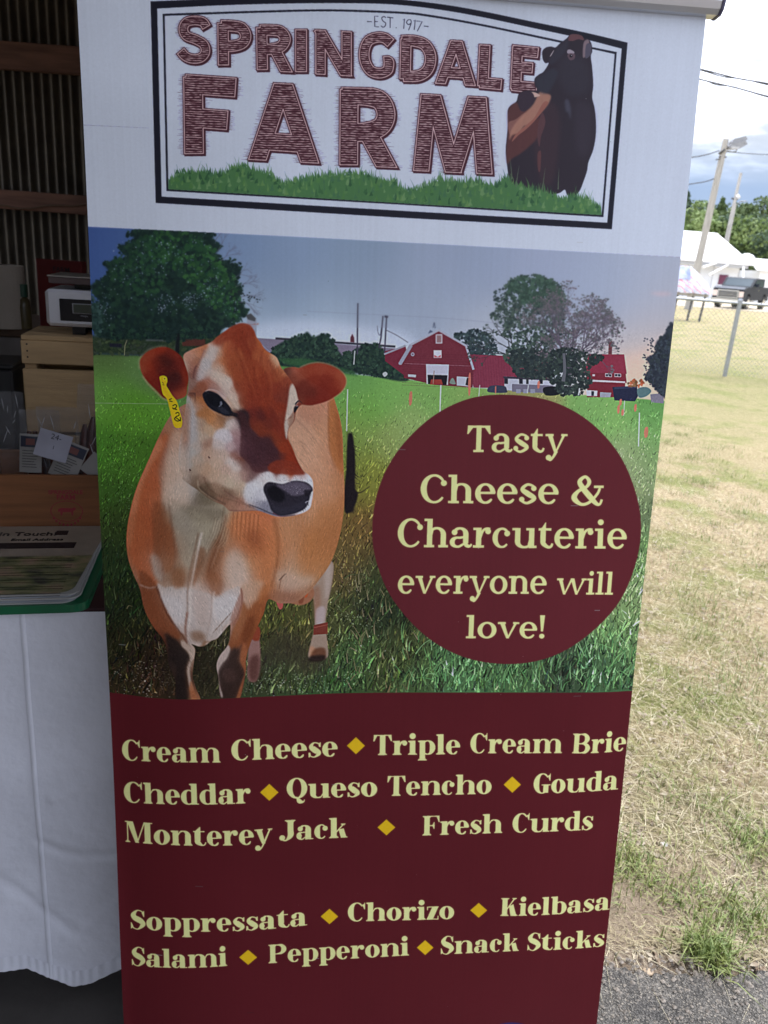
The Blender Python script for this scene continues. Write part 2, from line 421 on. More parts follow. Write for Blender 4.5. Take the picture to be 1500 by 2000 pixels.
    if ch in 'OQ':
        w = .9 + T * .2; O(w / 2, .5, w / 2, .5 + o)
        if ch == 'Q': V((w * .36, .06, n * 1.2), (w * .5, .02, n * 1.8), (w * .62, -.14, T * .8), (w * .8, -.17, n * 1.3), (w * .86, -.06, n * .7))
        return out, w
    if ch == 'T':
        w = .82 + T * .3; c = w / 2; R(c - H, 0, c + H, 1); serif(c - H, c + H, 0); R(0.02, 1 - sh, w - .02, 1)
        P((0.02, 1), (-.005, .68), (.05, .68), (.13 + n, 1 - sh), (.13 + n, 1)); P((w - .02, 1), (w + .005, .68), (w - .05, .68), (w - .13 - n, 1 - sh), (w - .13 - n, 1)); return out, w
    if ch in 'BPRF':
        x = s; stem(x, 0, 1, False); serif(x, x + T, 1, -1)
        if ch == 'F':
            w = .78 + T * .2; R(x, 1 - sh, w, 1); P((w, 1), (w + .015, .66), (w - .03, .66), (w - .14, 1 - sh), (w - .14, 1)); R(x + T, .47, x + T + .24, .47 + n); P((x + T + .24, .32), (x + T + .24, .68), (x + T + .205, .68), (x + T + .12, .5), (x + T + .205, .32)); return out, w + .01
        V((x + H, 1 - N, n), (.45, 1 - N, n), (.60 + T * .3, .93, T * .6), (.66 + H, .74, T), (.60 + T * .3, .55, T * .6), (.45, .49, n), (x + H, .49, n))
        if ch == 'B': V((x + H, .49, n), (.5, .49, n), (.64 + T * .3, .45, T * .6), (.71 + H, .26, T), (.64 + T * .3, .07, T * .6), (.5, N, n), (x + H, N, n)); return out, .73 + T
        return out, .68 + T
    if ch == 'J': w = .66 + T * .2; x = w - T - .08; V((x + H, .95, T), (x + H, .5, T), (x + H, .25, T), (x - .04, .02, n * 1.6), (x - .2, N - .02, n * 1.1), (x - .29, .11, n)); B(x - .25, .13, bl * 1.1); serif(x, x + T, 1, -1, .13, .1); R(x, .8, x + T, 1); return out, w + .02
    if ch == 'K':
        x = s; stem(x, 0, 1, False); serif(x, x + T, 1, -1)
        P((x + T * .9, .42), (x + T + .34, 1), (x + T + .34 + n * 1.4, 1), (x + T * .9, .30)); serif(x + T + .34, x + T + .38, 1, -1, .1, .1)
        P((x + T + .08, .54), (x + T + .09 + T * .8, .66), (x + T + .50, 0), (x + T + .50 - T * 1.15, 0)); serif(x + T + .38, x + T + .47, 0, 1, .12, .1); return out, x + T + .58
    if ch == 'M':
        x = s; R(x, 0, x + n, 1); serif(x, x + n, 0); P((x - s, 1), (x - s, 1 - sh), (x, 1 - sh), (x + T, 1), (x + T, 1))
        P((x, 1), (x + T * 1.05, 1), (x + .43 + T * .45, 0), (x + .43 - T * .2, 0)); x2 = x + .84
        P((x2 + .01, 1), (x2 - n * .9, 1), (x + .43, 0), (x + .43 + T * .25, 0)); stem(x2 - T * .1, 0, 1, False); R(x2, 1 - sh, x2 + T + s * .8, 1); return out, x2 + T + s
    if ch == 'S':
        w = .66 + T * .2
        V((w - .07, .76, n * .9), (w * .8, .93, n), (w * .47, 1 - N + o, n * 1.15), (H + .02, .76, T * .85), (w * .30, .60, T), (w * .5, .52, T * 1.1), (w * .72, .42, T), (w - H * .95, .26, T * .88), (w * .5, N - o, n * 1.15), (w * .18, .08, n), (.05, .26, n * .9))
        P((w - .05, 1), (w - .05, .66), (w - .09, .66), (w - .18, .88), (w - .1, .94)); P((.02, 0), (.02, .34), (.06, .34), (.15, .12), (.08, .06)); return out, w
    if ch == '&':
        V((.92, .58, n), (.84, .38, n * 1.1), (.60, .1, n * 1.2), (.33, N - o, n * 1.3), (H, .24, T), (.22, .47, n * 1.4), (.48, .62, n * 1.3), (.56, .80, T * .7), (.42, 1 - N, n * 1.2), (.25, .80, T * .8), (.36, .58, T * .95), (.62, .27, T), (.82, .06, T * .7), (.94, .04, n), (1.0, .2, n))
        R(.72, .58, 1.04, .58 + sh); return out, 1.05
    return out, .3

def word(txt, x0, x1, ys, cap, F, col, up=(0, -1)):
    """a word from x0 to x1 whose base line runs through the heights ys"""
    T, n = ((.19, .085) if F == 0 else (.275, .06))
    gap = .05 if F == 0 else .035
    gl = []; x = 0
    for ch in txt:
        g, w = glyph(ch, T, n, F); gl.append((g, x)); x += w + gap
    L = x - gap; k = (x1 - x0) / L
    ys = np.atleast_1d(ys).astype(float); tt = np.linspace(0, 1, len(ys))
    for g, gx in gl:
        for cs in g:
            res = []
            for c in cs:
                X = c[:, 0] + gx; t = X / L
                yb = np.interp(t, tt, ys) if len(ys) < 3 else (lambda q: np.polyval(np.polyfit(tt, ys, 2), q))(t)
                res.append(np.stack([x0 + X * k + up[0] * c[:, 1] * cap, yb + up[1] * c[:, 1] * cap], 1))
            # orientation: outer contour one way, hole the other
            c = cov(res)
            if c: lay(*c, col)
CREAM = (222, 212, 143); GOLD = (206, 168, 28); MAROON = (80, 23, 29)
def art_text():
    # round badge
    cx, cy = 991, 1034
    poly(cr([(991,771),(1075,783),(1148,821),(1207,884),(1241,960),(1252,1032),(1240,1106),(1205,1182),(1140,1247),(1070,1285),(990,1297),(905,1283),(830,1241),(768,1172),(736,1100),(727,1030),(741,950),(779,878),(843,815),(915,779)], True, 8), (88, 31, 37))
    poly(ell(1000, 2024, 50, 27), (40, 36, 92))
    u = (0.035, -1)
    word('Tasty', 911.5, 1106, [883, 884], 52, 0, CREAM, (.03, -1))
    word('Cheese', 820.8, 1091, [982.5, 984.5], 56, 0, CREAM, (.02, -1))
    word('&', 1115, 1178, [986.5, 987], 58, 0, CREAM, (.05, -1))
    word('Charcuterie', 775.8, 1224, [1068.5, 1072], 56, 0, CREAM, (.03, -1))
    word('everyone', 776.5, 1067.5, [1159.5, 1160], 50, 0, CREAM, (.03, -1))
    word('will', 1086, 1197, [1161, 1161.5], 45, 0, CREAM, (.08, -1))
    word('love!', 909.7, 1064, [1246.6, 1247], 45.5, 0, CREAM, (.04, -1))
    W = [('Cream',239,431,[1485,1488.5,1489.5],41,-.04),('Cheese',452,660,[1486,1477],41,-.02),('Triple',729,899,[1475,1473],39.5,.01),
         ('Cream',918,1097.5,[1471.5,1471],39.5,.03),('Brie',1117,1222,[1471.3,1470.5,1465.5],38.5,.07),
         ('Cheddar',242.5,490.5,[1567,1571.5,1568.5],41,-.04),('Queso',560,737,[1560,1555.5],40,-.01),('Tencho',756,960,[1554.8,1550.5],39,.02),
         ('Gouda',1041,1207,[1550,1547.5,1541.5],39,.06),('Monterey',245,532,[1644,1652,1646.5],41,-.03),('Jack',546.5,679.5,[1642,1635.5],39.5,0),
         ('Fresh',825,981,[1632,1626.8],38,.02),('Curds',1000,1158,[1627,1624,1620.5],38,.05),('Soppressata',255,600,[1814,1819.5,1807],37.5,-.03),
         ('Chorizo',679,887,[1800,1795],36.5,.01),('Kielbasa',977,1190.5,[1789,1786,1776],35,.05),('Salami',257,444,[1885.5,1890.5,1886.5],37,-.03),
         ('Pepperoni',524.5,799,[1881.5,1866],36,-.01),('Snack',860,1014,[1864.5,1857],35.5,.02),('Sticks',1029,1180,[1857,1854,1848],34.5,.05)]
    for t, a, b, ys, cap, sl in W: word(t, a, b, ys, cap, 1, (218, 211, 143), (sl, -1))
    for x, y, rx, ry in [(695.2,1456.5,17.7,16.7),(526,1547.6,18,16.6),(1000.6,1532.5,17,16),(754.7,1616,17.5,15.7),(643.5,1790,17.2,15.2),(935,1778,16.6,14.6),(484.7,1869.8,17.6,14.8),(830.4,1850.8,16.3,14.6)]:
        poly([(x-rx,y),(x,y-ry),(x+rx,y),(x,y+ry)], GOLD)
BRN = (66, 33, 42); PNK = (214, 184, 184); INK = (30, 30, 40); WHT = (193, 200, 228)
def art_base():
    CV[:] = np.array(MAROON) / 255.
    poly([(100,-120),(1440,-120),(1440,508),(1327,502),(172,443),(100,440)], WHT)

def letters(strokes, hw, sx, cut=None):
    """woodcut capitals: strokes = list of centre lines, hw = half width"""
    def draw(d, col, off=(0, 0), a=1):
        global CLIP
        CLIP = trim(d, off)
        for k, st in enumerate(strokes):
            p = np.array(st, float)
            if len(p) > 3: p = cr(p, False, 5)
            u = p[0] - p[1]; v = p[-1] - p[-2]; p[0] = p[0] + u / np.linalg.norm(u) * d; p[-1] = p[-1] + v / np.linalg.norm(v) * d
            poly(band(p, hw + d) + off, col, a)
        CLIP = None
    def trim(d, off=(0, 0)):
        if cut is None: return None
        (a, b), (c, e), (f, g), (h, i) = cut
        return fullmask([np.array([(a - 40, b - d - 2), (c + 40, e - d + 2), (f + 40, g + d + 2), (h - 40, i + d - 2)]) + off])
    def mask(d):
        out = []
        for st in strokes:
            p = np.array(st, float)
            if len(p) > 3: p = cr(p, False, 5)
            u = p[0] - p[1]; v = p[-1] - p[-2]; p[0] = p[0] + u / np.linalg.norm(u) * d; p[-1] = p[-1] + v / np.linalg.norm(v) * d
            out.append(band(p, hw + d))
        return out
    allp = np.concatenate([b for b in mask(2)])
    xa, ya = allp.min(0); xb, yb = allp.max(0)
    # loose engraving lines left and right of the letter
    M = fullmask(mask(2))
    if cut: M *= trim(2)
    M = M > .5
    y = ya + 2
    while y < yb:
        r = int((y - AY0) * SC); row = M[r]
        d = np.diff(row.astype(int)); st = np.where(d == 1)[0] / SC + AX0; en = np.where(d == -1)[0] / SC + AX0
        for s in st:
            L = rng.uniform(2, sx); poly([(s + 1, y - .5), (s - L, y + rng.uniform(-.3, .3)), (s + 1, y + .5)], BRN)
        for e in en:
            L = rng.uniform(3, sx * 1.2); poly([(e - 1, y - .5 + .8), (e + L + 2, y + .8), (e - 1, y + 1.3)], BRN)
        y += 2.9
    draw(2.6, BRN, (2.2, 2.6)); draw(2.4, BRN)
    draw(.7, PNK); draw(-1.0, BRN)
    global CLIP
    CLIP = fullmask(mask(-2.6))
    if cut: CLIP *= trim(-2.6)
    y = ya
    while y < yb:
        xs = np.arange(xa - 4, xb + 9, 5.)
        ph = rng.uniform(0, 6); yy = y + .5 * np.sin(xs / 9 + ph) + rng.normal(0, .22, len(xs)) + (xs - xa) * .03
        poly(band(np.stack([xs, yy], 1), np.clip(rng.normal(.54, .26, len(xs)), .1, .95)), PNK)
        y += 4.15 if hw < 14 else 4.6
    CLIP = None

def arcp(cx, cy, rx, ry, a0, a1, n=12):
    t = np.radians(np.linspace(a0, a1, n)); return [(cx + rx * math.cos(q), cy - ry * math.sin(q)) for q in t]

def art_logo():
    up = [(294,2.7),(440,-3),(580,-7),(700,-6),(780,-1),(860,8),(940,21.5),(1043,43),(1140,63),(1225.7,83.3)]
    lo = [(307,16.7),(440,10),(580,6.5),(700,6.3),(780,9.5),(860,19),(940,33),(1043,55),(1140,76),(1214.3,95)]
    poly(list(cr(up, False)) + [(1195,447.7),(780,425),(304,396.3)], INK)
    poly(list(cr(lo, False)) + [(1186,435),(780,411.5),(315.7,384)], WHT)
    i1 = [(317.7,27),(513,20.7),(646,18.3),(780,22.7),(836.7,28.5),(940,46.7),(1093,79),(1156,92),(1204.5,101.7)]
    i2 = [(321.7,31),(513,24.7),(646,22.3),(780,26.7),(836.7,32.7),(940,50.7),(1093,83),(1156,95.7),(1200.5,105.5)]
    poly(list(cr(i1, False)) + [(1178.5,424),(780,399.5),(325,373)], INK)
    poly(list(cr(i2, False)) + [(1175,420),(780,396.5),(329,369.5)], WHT)
    # -EST. 1917-
    g = lambda *p: line(p, 1.5, INK, smooth=False)
    g((717,42),(726,42.5)); g((739,32),(731.5,31.5),(732,52),(740,52.5)); g((731.5,42),(738,42.3))
    line([(754,34.5),(750,32.5),(745.5,35),(748,41),(753,45),(752,51),(748,53),(744,50.5)],1.5,INK); g((756,33.5),(768,35)); g((762,34.5),(762,54.5)); g((773,54),(774.6,54.2))
    g((787,39),(790,36.5),(788.5,56)); line([(803,45),(798,48),(794,44),(797,39),(802,39),(803,45),(798,59)],1.5,INK); g((808,41),(811,39),(809,58.5)); g((813,41),(824.5,42),(815,61)); g((828,51),(837,52))
    S1 = 10.2
    # SPRINGDALE
    letters([[(403,53),(396,43),(380,40),(364,44),(358,57),(364,70),(382,77),(398,87),(401,102),(392,113),(376,115),(362,110),(353,100)]], 8.5, 9)
    letters([[(435.5,45),(436.5,127)],[(432,50),(455,51),(472,55),(480,70),(474,84),(456,90),(436,90)]], S1, 8)
    letters([[(511,54),(512.5,136)],[(508,59),(530,59),(548,62),(557,76),(549,91),(530,96),(512,96)],[(535,93),(566,153)]], S1, 8, [(500,48),(570,50),(572,141),(500,137)])
    letters([[(588,58),(588,140)]], S1+.6, 9)
    letters([[(626,52),(626,153)],[(677,56),(677,158)],[(622,56),(681,156)]], 9.3, 8, [(614,58),(690,63),(690,149),(614,144)])
    letters([[(763,84),(752,75),(737,73),(720,80),(712,98),(713,120),(724,138),(742,143),(756,138),(759,131),(759,120),(750,120)]], 9.5, 8)
    letters([[(793,76),(791,154)],[(785,80),(808,80),(830,88),(841,110),(836,135),(818,148),(788,149)]], 10.2, 8)
    letters([[(893,72),(857,172)],[(890,72),(922,178)],[(872,141),(908,143)]], 9.5, 8, [(880,79),(904,81),(926,168),(851,162)])
    letters([[(947,88),(943,168)],[(937,161),(979,165)]], 10.2, 8)
    letters([[(1011,92),(1007,174)],[(1001,98),(1051,103)],[(1004,130),(1040,133)],[(1000,167),(1048,172)]], 9.8, 7)
    # FARM
    L = 18.5
    letters([[(377,150),(379,300)],[(362,164),(460,171)],[(365,229),(444,235)]], L, 13)
    letters([[(556,152),(498,326)],[(550,152),(610,333)],[(517,276),(591,281)],[(546,176),(560,177)]], L*.9, 14, [(534,163),(570,164),(622,319),(484,311)])
    letters([[(682,175),(681,322)],[(668,188),(712,188),(743,197),(754,224),(743,248),(712,258),(680,258)],[(718,258),(764,343)]], L*.95, 13, [(660,172),(760,172),(776,327),(660,323)])
    letters([[(838,180),(822,340)],[(843,180),(888,345)],[(933,180),(882,345)],[(934,185),(947,350)]], L*.82, 12, [(822,184),(955,191),(962,340),(804,333)])
    # cow silhouette of the logo
    T = lambda pts: [(760 + x / 3, y / 3) for x, y in pts]
    blob(T([(865,530),(853,495),(853,460),(880,435),(905,420),(935,370),(915,370),(900,345),(898,300),(920,278),(950,273),(975,278),(1000,255),(1040,225),(1060,203),(1090,198),(1120,203),(1145,225),(1165,228),(1185,255),(1190,300),(1182,330),(1190,400),(1196,500),(1190,570),(1205,640),(1212,720),(1210,800),(1195,880),(1168,950),(1160,1000),(1140,1060),(1115,1120),(1080,1150),(1045,1145),(1030,1112),(1000,1130),(960,1140),(900,1140),(790,1140),(715,1120),(700,1040),(690,960),(683,880),(690,800),(697,720),(695,650),(710,620),(745,595),(760,550),(800,530)]), (48, 42, 50))
    blob(T([(880,620),(960,600),(1000,700),(990,900),(960,1060),(900,1080),(860,960),(850,800)]), (64, 48, 54), .6, 4); blob(T([(1100,600),(1180,620),(1195,760),(1160,900),(1110,900),(1090,740)]), (58, 52, 62), .6, 5); blob(T([(1000,350),(1120,330),(1170,420),(1160,540),(1060,560),(1000,480)]), (56, 54, 64), .5, 5)
    blob(T([(697,650),(745,600),(770,640),(820,640),(800,690),(740,720),(760,780),(860,700),(890,700),(870,800),(830,850),(770,900),(720,930),(692,960),(686,880),(695,780)]), (86, 54, 54), .95, 1.5)
    blob(T([(700,720),(740,700),(800,660),(760,740),(710,790)]), (125, 86, 80))
    blob(T([(882,540),(915,545),(948,562),(935,605),(900,650),(860,690),(822,730),(790,740),(760,780),(722,792),(705,820),(712,770),(745,715),(790,668),(845,610)]), (158, 114, 98), .95, 1.2)
    blob(T([(905,600),(930,610),(860,700),(800,760),(760,790),(720,830),(740,790),(800,735),(850,690)]), (140, 90, 80))
    blob(T([(815,545),(850,540),(885,560),(840,570)]), (190, 160, 150))
    blob(T([(880,700),(900,660),(915,720),(890,800),(880,860),(868,790)]), (84, 58, 62))
    blob(T([(870,900),(890,890),(885,1000),(872,990)]), (88, 58, 60))
    blob(T([(760,560),(800,535),(840,545),(850,590),(800,650),(765,640)]), (56, 46, 56))
    blob(T([(1030,590),(1050,585),(1065,640),(1062,700),(1050,660),(1035,650)]), (72, 72, 86), .8, 2)
    blob(T([(860,470),(905,430),(960,400),(990,430),(960,500),(930,545),(880,535)]), (52, 52, 62), .9, 2)
    blob(T([(940,340),(1000,270),(1050,230),(1040,290),(1000,340),(950,380)]), (52, 50, 60), .9, 2)
    blob(T([(1060,205),(1090,200),(1130,210),(1140,235),(1110,230),(1075,240),(1050,235)]), (96, 66, 70))
    blob(T([(1045,295),(1060,290),(1085,305),(1075,318),(1045,312)]), (150, 140, 150))
    blob(T([(1140,250),(1165,232),(1172,260),(1150,330),(1135,330)]), (130, 112, 118), .9, .6); blob(T([(1155,262),(1183,262),(1180,320),(1150,340)]), (80, 76, 90))
    blob(T([(942,330),(960,300),(966,296),(950,325)]), (190, 175, 180))
    blob(T([(1045,325),(1060,312),(1088,318),(1085,345),(1060,352)]), (90, 72, 80)); poly(T(ell(1066,328,9,9)), (26,24,30)); poly(T(ell(1069,325,3,3)), (210,205,215))
    # painted grass
    gt = [(329,352),(340,340),(350,333),(397,330),(430,338),(463,320),(487,323),(523,333),(553,353),(597,343),(647,337),(707,333),(753,350),(767,347),(790,367),(820,363),(857,347),(887,350),(933,350),(967,360),(987,340),(1007,357),(1053,367),(1093,383),(1127,377),(1153,387),(1175,398)]
    gx = np.array([p[0] for p in gt]); gy = np.array([p[1] for p in gt])
    def botm(x): return np.interp(x, [329,780,1175], [369.5,396.5,420])
    pts = []; x = 329.
    while x < 1174:
        y = np.interp(x, gx, gy); pts += [(x, y + 4 + rng.uniform(0, 5)), (x + rng.uniform(-2, 3), y - abs(rng.normal(0, 6)))]; x += rng.uniform(2.2, 5)
    poly(pts + [(1175, 420), (780, 396.5), (329, 369.5)], (72, 112, 70))
    GC = [(58,96,62),(84,122,74),(96,132,78),(46,80,56),(76,118,66),(104,138,92),(66,104,74)]
    for i in range(420):
        x = rng.uniform(331, 1170); y0 = np.interp(x, gx, gy); yb = botm(x); y = rng.uniform(y0 + 1, yb - 2)
        c = GC[rng.integers(len(GC))]; h = rng.uniform(4, 15); w = rng.uniform(1.5, 5)
        h = min(h, y - y0 + 6)
        poly([(x - w, min(y + 2, yb)), (x - w * .5 + rng.uniform(-1, 1), y - h * .5), (x + rng.uniform(-3, 3), y - h), (x + w * .4, y - h * .3), (x + w, min(y + 1, yb)), (x, min(y + rng.uniform(1, 5), yb))], c, .85)
    for i in range(70):
        x = rng.uniform(331, 1170); y0 = np.interp(x, gx, gy)
        line([(x, y0 + 8), (x + rng.uniform(-2, 2), y0 - 2), (x + rng.uniform(-6, 6), y0 - rng.uniform(6, 18))], 1.8, GC[rng.integers(len(GC))], .2)
    for x, y, d in [(1008,345,6),(1000,330,-4),(1060,350,5),(1090,350,2)]: line([(x,y+20),(x+d*.4,y),(x+d,y-22)],2,(90,104,84),.3)
    # crease of the vinyl
    line([(162,244),(215,246.5),(290,250)], .8, (130,132,146), .4)
def art_photo():
    global CLIP
    PM = fullmask([list(cr([(150,441.5),(172,442.6),(570,462),(950,482),(1330,502.2)], False)) + [(1330, 700), (1250, 1349)] + list(cr([(1237,1349),(1150,1352.5),(900,1352.5),(680,1353.6),(527,1360),(382,1366),(300,1363),(245,1356),(200,1350)], False))])
    sky = [(172,443,66,82,146),(185,520,72,90,150),(300,450,84,100,150),(240,480,84,102,158),(450,470,126,140,178),(560,500,138,149,182),(700,550,138,148,176),(620,640,185,194,214),(560,600,128,138,168),(740,670,188,192,212),(900,520,152,156,184),(1100,520,160,162,190),(1290,540,172,172,194),(1290,660,190,176,186),(1265,735,236,188,160),(1180,560,166,168,192),(850,620,162,166,190),(760,600,152,157,184),(1240,690,200,184,188),(1000,680,176,176,196),(930,700,190,186,202),(500,650,180,190,212),(1210,600,168,171,198),(1310,600,176,170,186)]
    sky = [(x, y, r - 8, g - 1, b - 8) for x, y, r, g, b in sky]
    layfield(PM, field(sky, 140, 430, 1345, 800, 55, 10))
    # right-hand glow and far tree strip
    blob([(1215,700),(1250,690),(1330,660),(1330,770),(1220,765)], (232,186,160), .5, 12)
    blob([(1270,572),(1300,570),(1312,575),(1290,578)], (214,176,176), .4, 3)
    CLIP = PM
    blob([(470,655),(520,630),(620,625),(720,640),(800,655),(800,700),(600,690),(480,680)], (206,212,228), .6, 9)
    # field
    grass = [(200,705,66,96,60),(280,710,74,112,70),(200,760,78,128,64),(240,800,70,124,46),(210,880,52,100,38),(250,900,52,94,36),(215,960,42,76,32),(240,1020,38,62,28),(215,1100,28,50,26),(230,1180,24,40,22),(240,1260,28,36,20),(240,1340,34,36,22),(290,1300,36,32,22),(320,1340,48,42,28),(400,1300,40,46,30),(400,1350,52,62,40),(560,730,76,122,72),(700,745,84,136,80),(760,770,96,148,86),(850,770,96,144,86),(900,785,104,144,88),(720,800,90,142,72),(700,850,96,128,72),(800,830,112,146,96),(760,860,108,132,84),(700,900,92,112,56),(690,960,92,98,48),(720,930,100,112,54),(700,1020,92,84,46),(690,1080,80,78,44),(720,1130,44,60,36),(670,1120,80,78,48),(670,1200,58,72,42),(560,1230,60,72,38),(600,1270,62,68,40),(560,1320,48,68,42),(640,1330,46,76,44),(700,1290,50,80,46),(760,1300,52,68,40),(720,1200,34,52,32),(800,1330,54,84,50),(900,1330,62,104,66),(1000,1320,58,96,60),(1100,1310,44,70,48),(1180,1310,54,90,58),(1220,1250,84,126,78),(1240,1180,104,144,92),(1260,1080,92,136,84),(1260,1000,86,116,80),(1250,930,110,134,106),(1230,880,116,142,110),(1270,850,92,142,88),(1200,820,100,150,92),(1150,790,96,144,90),(1270,800,78,130,78),(1050,772,120,130,92),(1230,960,112,134,104),(1280,900,96,132,92),(500,1340,44,60,38)]
    gm = fullmask([[(150,690),(270,694),(420,690),(560,706),(640,722),(700,732),(790,740),(860,750),(925,757),(1060,767),(1220,776),(1330,786),(1330,1400),(150,1400)]], 1.0) * PM
    grass = [(x, y, min(255, r * (1.18 if y < 1000 else 1.1) + 5), min(255, g * (1.12 if y < 1000 else 1.0)), b) for x, y, r, g, b in grass]
    layfield(gm, field(grass, 140, 660, 1345, 1400, 26, 8))
    def leafs(n, pts, cols, s, a=1., el=1., dens=None):
        P = np.asarray(pts, float); x0, y0 = P.min(0); x1, y1 = P.max(0)
        c = cov([cr(pts)]); my, mx, m = c
        k = 0
        for i in range(n * 3):
            x = rng.uniform(x0, x1); y = rng.uniform(y0, y1)
            if dens and rng.random() > dens(x, y): continue
            iy = int((y - AY0) * SC) - my; ix = int((x - AX0) * SC) - mx
            if not (0 <= iy < m.shape[0] and 0 <= ix < m.shape[1]) or m[iy, ix] < .5: continue
            r = s * rng.uniform(.5, 1.4); q = ell(x, y, r * el, r, 7, rng.uniform(0, 3)) + rng.normal(0, r * .3, (7, 2))
            cc = np.array(cols[rng.integers(len(cols))]) * rng.uniform(.85, 1.15)
            poly(q, np.clip(cc, 3, 255), a); k += 1
            if k >= n: break
    # hedge and lane behind the field at the left
    poly([(170,655),(300,655),(460,650),(470,700),(170,692)], (44,58,42), 1, 3)
    leafs(160, [(175,658),(260,655),(350,660),(440,665),(440,690),(175,692)], [(50,66,44),(38,50,38),(64,76,52),(56,66,56)], 3.2, .8, 1.6)
    line([(214,674),(238,675)], 7, (34,36,46)); line([(243,694),(244,676),(248,664)],1.5,(130,130,100)); line([(285,663),(330,664)],5,(130,130,140),None,.7,1); poly([(355,660),(400,662),(402,676),(356,676)],(92,44,40),.8,1)
    # big maple
    tree = [(182,640),(178,600),(196,586),(176,560),(200,545),(212,530),(205,518),(222,508),(246,508),(240,490),(232,480),(250,476),(262,466),(252,456),(268,450),(280,438),(330,436),(412,440),(416,470),(432,480),(420,500),(440,512),(462,516),(470,528),(458,548),(474,566),(462,580),(474,596),(482,612),(462,626),(440,640),(420,655),(380,662),(330,665),(260,662),(200,660)]
    tc = [(30,48,44),(26,42,40),(34,56,46),(24,38,38),(38,62,48)]
    blob(tree, (28,44,42), 1, 2.0)
    leafs(2300, tree, tc, 4.2, .85)
    leafs(620, [(300,450),(350,450),(400,470),(450,530),(470,560),(470,620),(420,600),(380,560),(330,520),(290,500)], [(44,82,48),(38,70,46),(54,94,52),(30,56,44)], 3.6, .8)
    leafs(260, [(250,480),(300,460),(330,520),(300,580),(230,560),(215,520)], [(36,64,48),(44,78,50)], 3.4, .7)
    for k in range(150):                                      # ragged rim
        j = rng.integers(len(tree)); a, b = np.array(tree[j]), np.array(tree[(j + 1) % len(tree)]); p = a + (b - a) * rng.random() + rng.normal(0, 3.5, 2)
        if p[1] < 640: poly(ell(p[0], p[1], rng.uniform(2, 5), rng.uniform(1.5, 3.5), 7, rng.uniform(0, 3)) + rng.normal(0, 1, (7, 2)), tc[rng.integers(5)])
    for cx, cy, sx, sy, n in [(340,490,70,28,80),(420,560,30,35,60),(330,590,50,26,46),(380,585,60,12,46),(245,540,40,40,40),(205,600,16,30,40),(455,600,20,24,30),(290,520,60,30,30)]:
        for k in range(n):
            x, y = rng.normal(cx, sx * .6), rng.normal(cy, sy * .6)
            if 185 < x < 470 and 450 < y < 640: poly(ell(x, y, rng.uniform(.5, 1.9), rng.uniform(.5, 1.5), 6, rng.uniform(0, 3)), (150,162,186) if rng.random() < .55 else (96,116,140), .9)
    for k in range(34): x, y = [(316,600),(372,586)][k % 2]; x = rng.normal(x, 5); y = rng.normal(y, 5); poly(ell(x, y, rng.uniform(.6, 2.2), rng.uniform(.5, 1.3), 6, rng.uniform(0, 3)), (160,170,192), .9)
    line([(346,692),(347,668),(349,652)], 8, (22,26,30), 6, .9, .8)
    leafs(120, [(178,580),(196,600),(200,640),(184,655),(178,620)], [(38,60,56),(60,84,80),(28,44,44)], 3, .9)
    def twig(x, y, ang, L, w, depth, col, leaf=None):
        x2 = x + math.cos(ang) * L; y2 = y - math.sin(ang) * L
        poly(band([(x, y), ((x + x2) / 2 + rng.normal(0, .6), (y + y2) / 2), (x2, y2)], [w / 2, w * .42, w * .3]), col)
        if depth:
            for k in range(2 + (rng.random() < .5)):
                twig(x2, y2, ang + rng.normal(0, .42), L * rng.uniform(.6, .88), w * .62, depth - 1, col, leaf)
        elif leaf:
            poly(ell(x2, y2, rng.uniform(1, 2.6), rng.uniform(1, 2), 6), leaf[rng.integers(len(leaf))])
    for x, y, a in [(425,490,1.0),(430,510,.7),(455,545,.6),(460,560,.35),(470,580,.2),(465,590,-.1),(420,470,.9)]: twig(x, y, a, 16, 1.2, 4, (92,88,104))
    for k in range(40):
        x = rng.uniform(450, 510); poly(ell(x, 570 + (x - 450) * .35 + rng.normal(0, 5), 1.8, 1.3, 6), (34,40,44))
    # silo and long shed
    poly([(483,613),(493,622),(501,626),(501,660),(482,660)], (150,152,166)); poly([(480,616),(490,612),(500,622),(498,628),(484,624)], (74,74,76))
    poly([(500,660),(545,663),(790,682),(790,712),(500,700)], (122,114,132)); line([(538,661),(600,665),(772,677)], 4, (58,56,66), smooth=False); line([(505,668),(530,690)],1,(160,160,175))
    poly([(684,668),(684,660),(688,652),(692,660),(692,669)], (92,52,62)); line([(683.5,668),(684,658),(688,648),(692,658),(693,668)],1.4,(196,196,210))
    # bushes
    bc = [(34,52,46),(44,66,54),(28,42,42),(52,74,60),(38,58,48)]
    blob([(530,690),(545,672),(560,665),(590,655),(600,648),(612,658),(630,652),(640,655),(652,672),(665,690),(680,700),(700,680),(720,672),(740,678),(760,694),(780,706),(792,720),(792,745),(700,730),(600,720),(540,712)], (36,54,48), 1, 1.5)
    leafs(900, [(530,690),(545,672),(590,652),(612,655),(645,655),(665,690),(700,678),(730,668),(760,690),(785,706),(795,725),(795,742),(700,730),(600,720),(540,712)], bc, 3, .9)
    poly([(540,700),(600,700),(690,725),(700,735),(560,712)], (52,90,56), .8, 2)
    # poles and lines
    for p in [[(699,592),(698,650),(698,692)], [(748,617),(744,660),(740,680)], [(755,619),(751,690)]]: line(p, 2.6, (66,62,78), smooth=False)
    line([(751,618),(758,619)],4,(60,58,72)); line([(755,645),(775,655),(797,669)],1,(70,66,80)); line([(600,608),(700,613),(860,621),(1000,634)],.7,(120,124,150),None,.7); line([(737,636),(738,648),(742,655),(745,640)],1,(80,80,96))
    # barn
    RED = (108,44,56); DRED = (86,35,48)
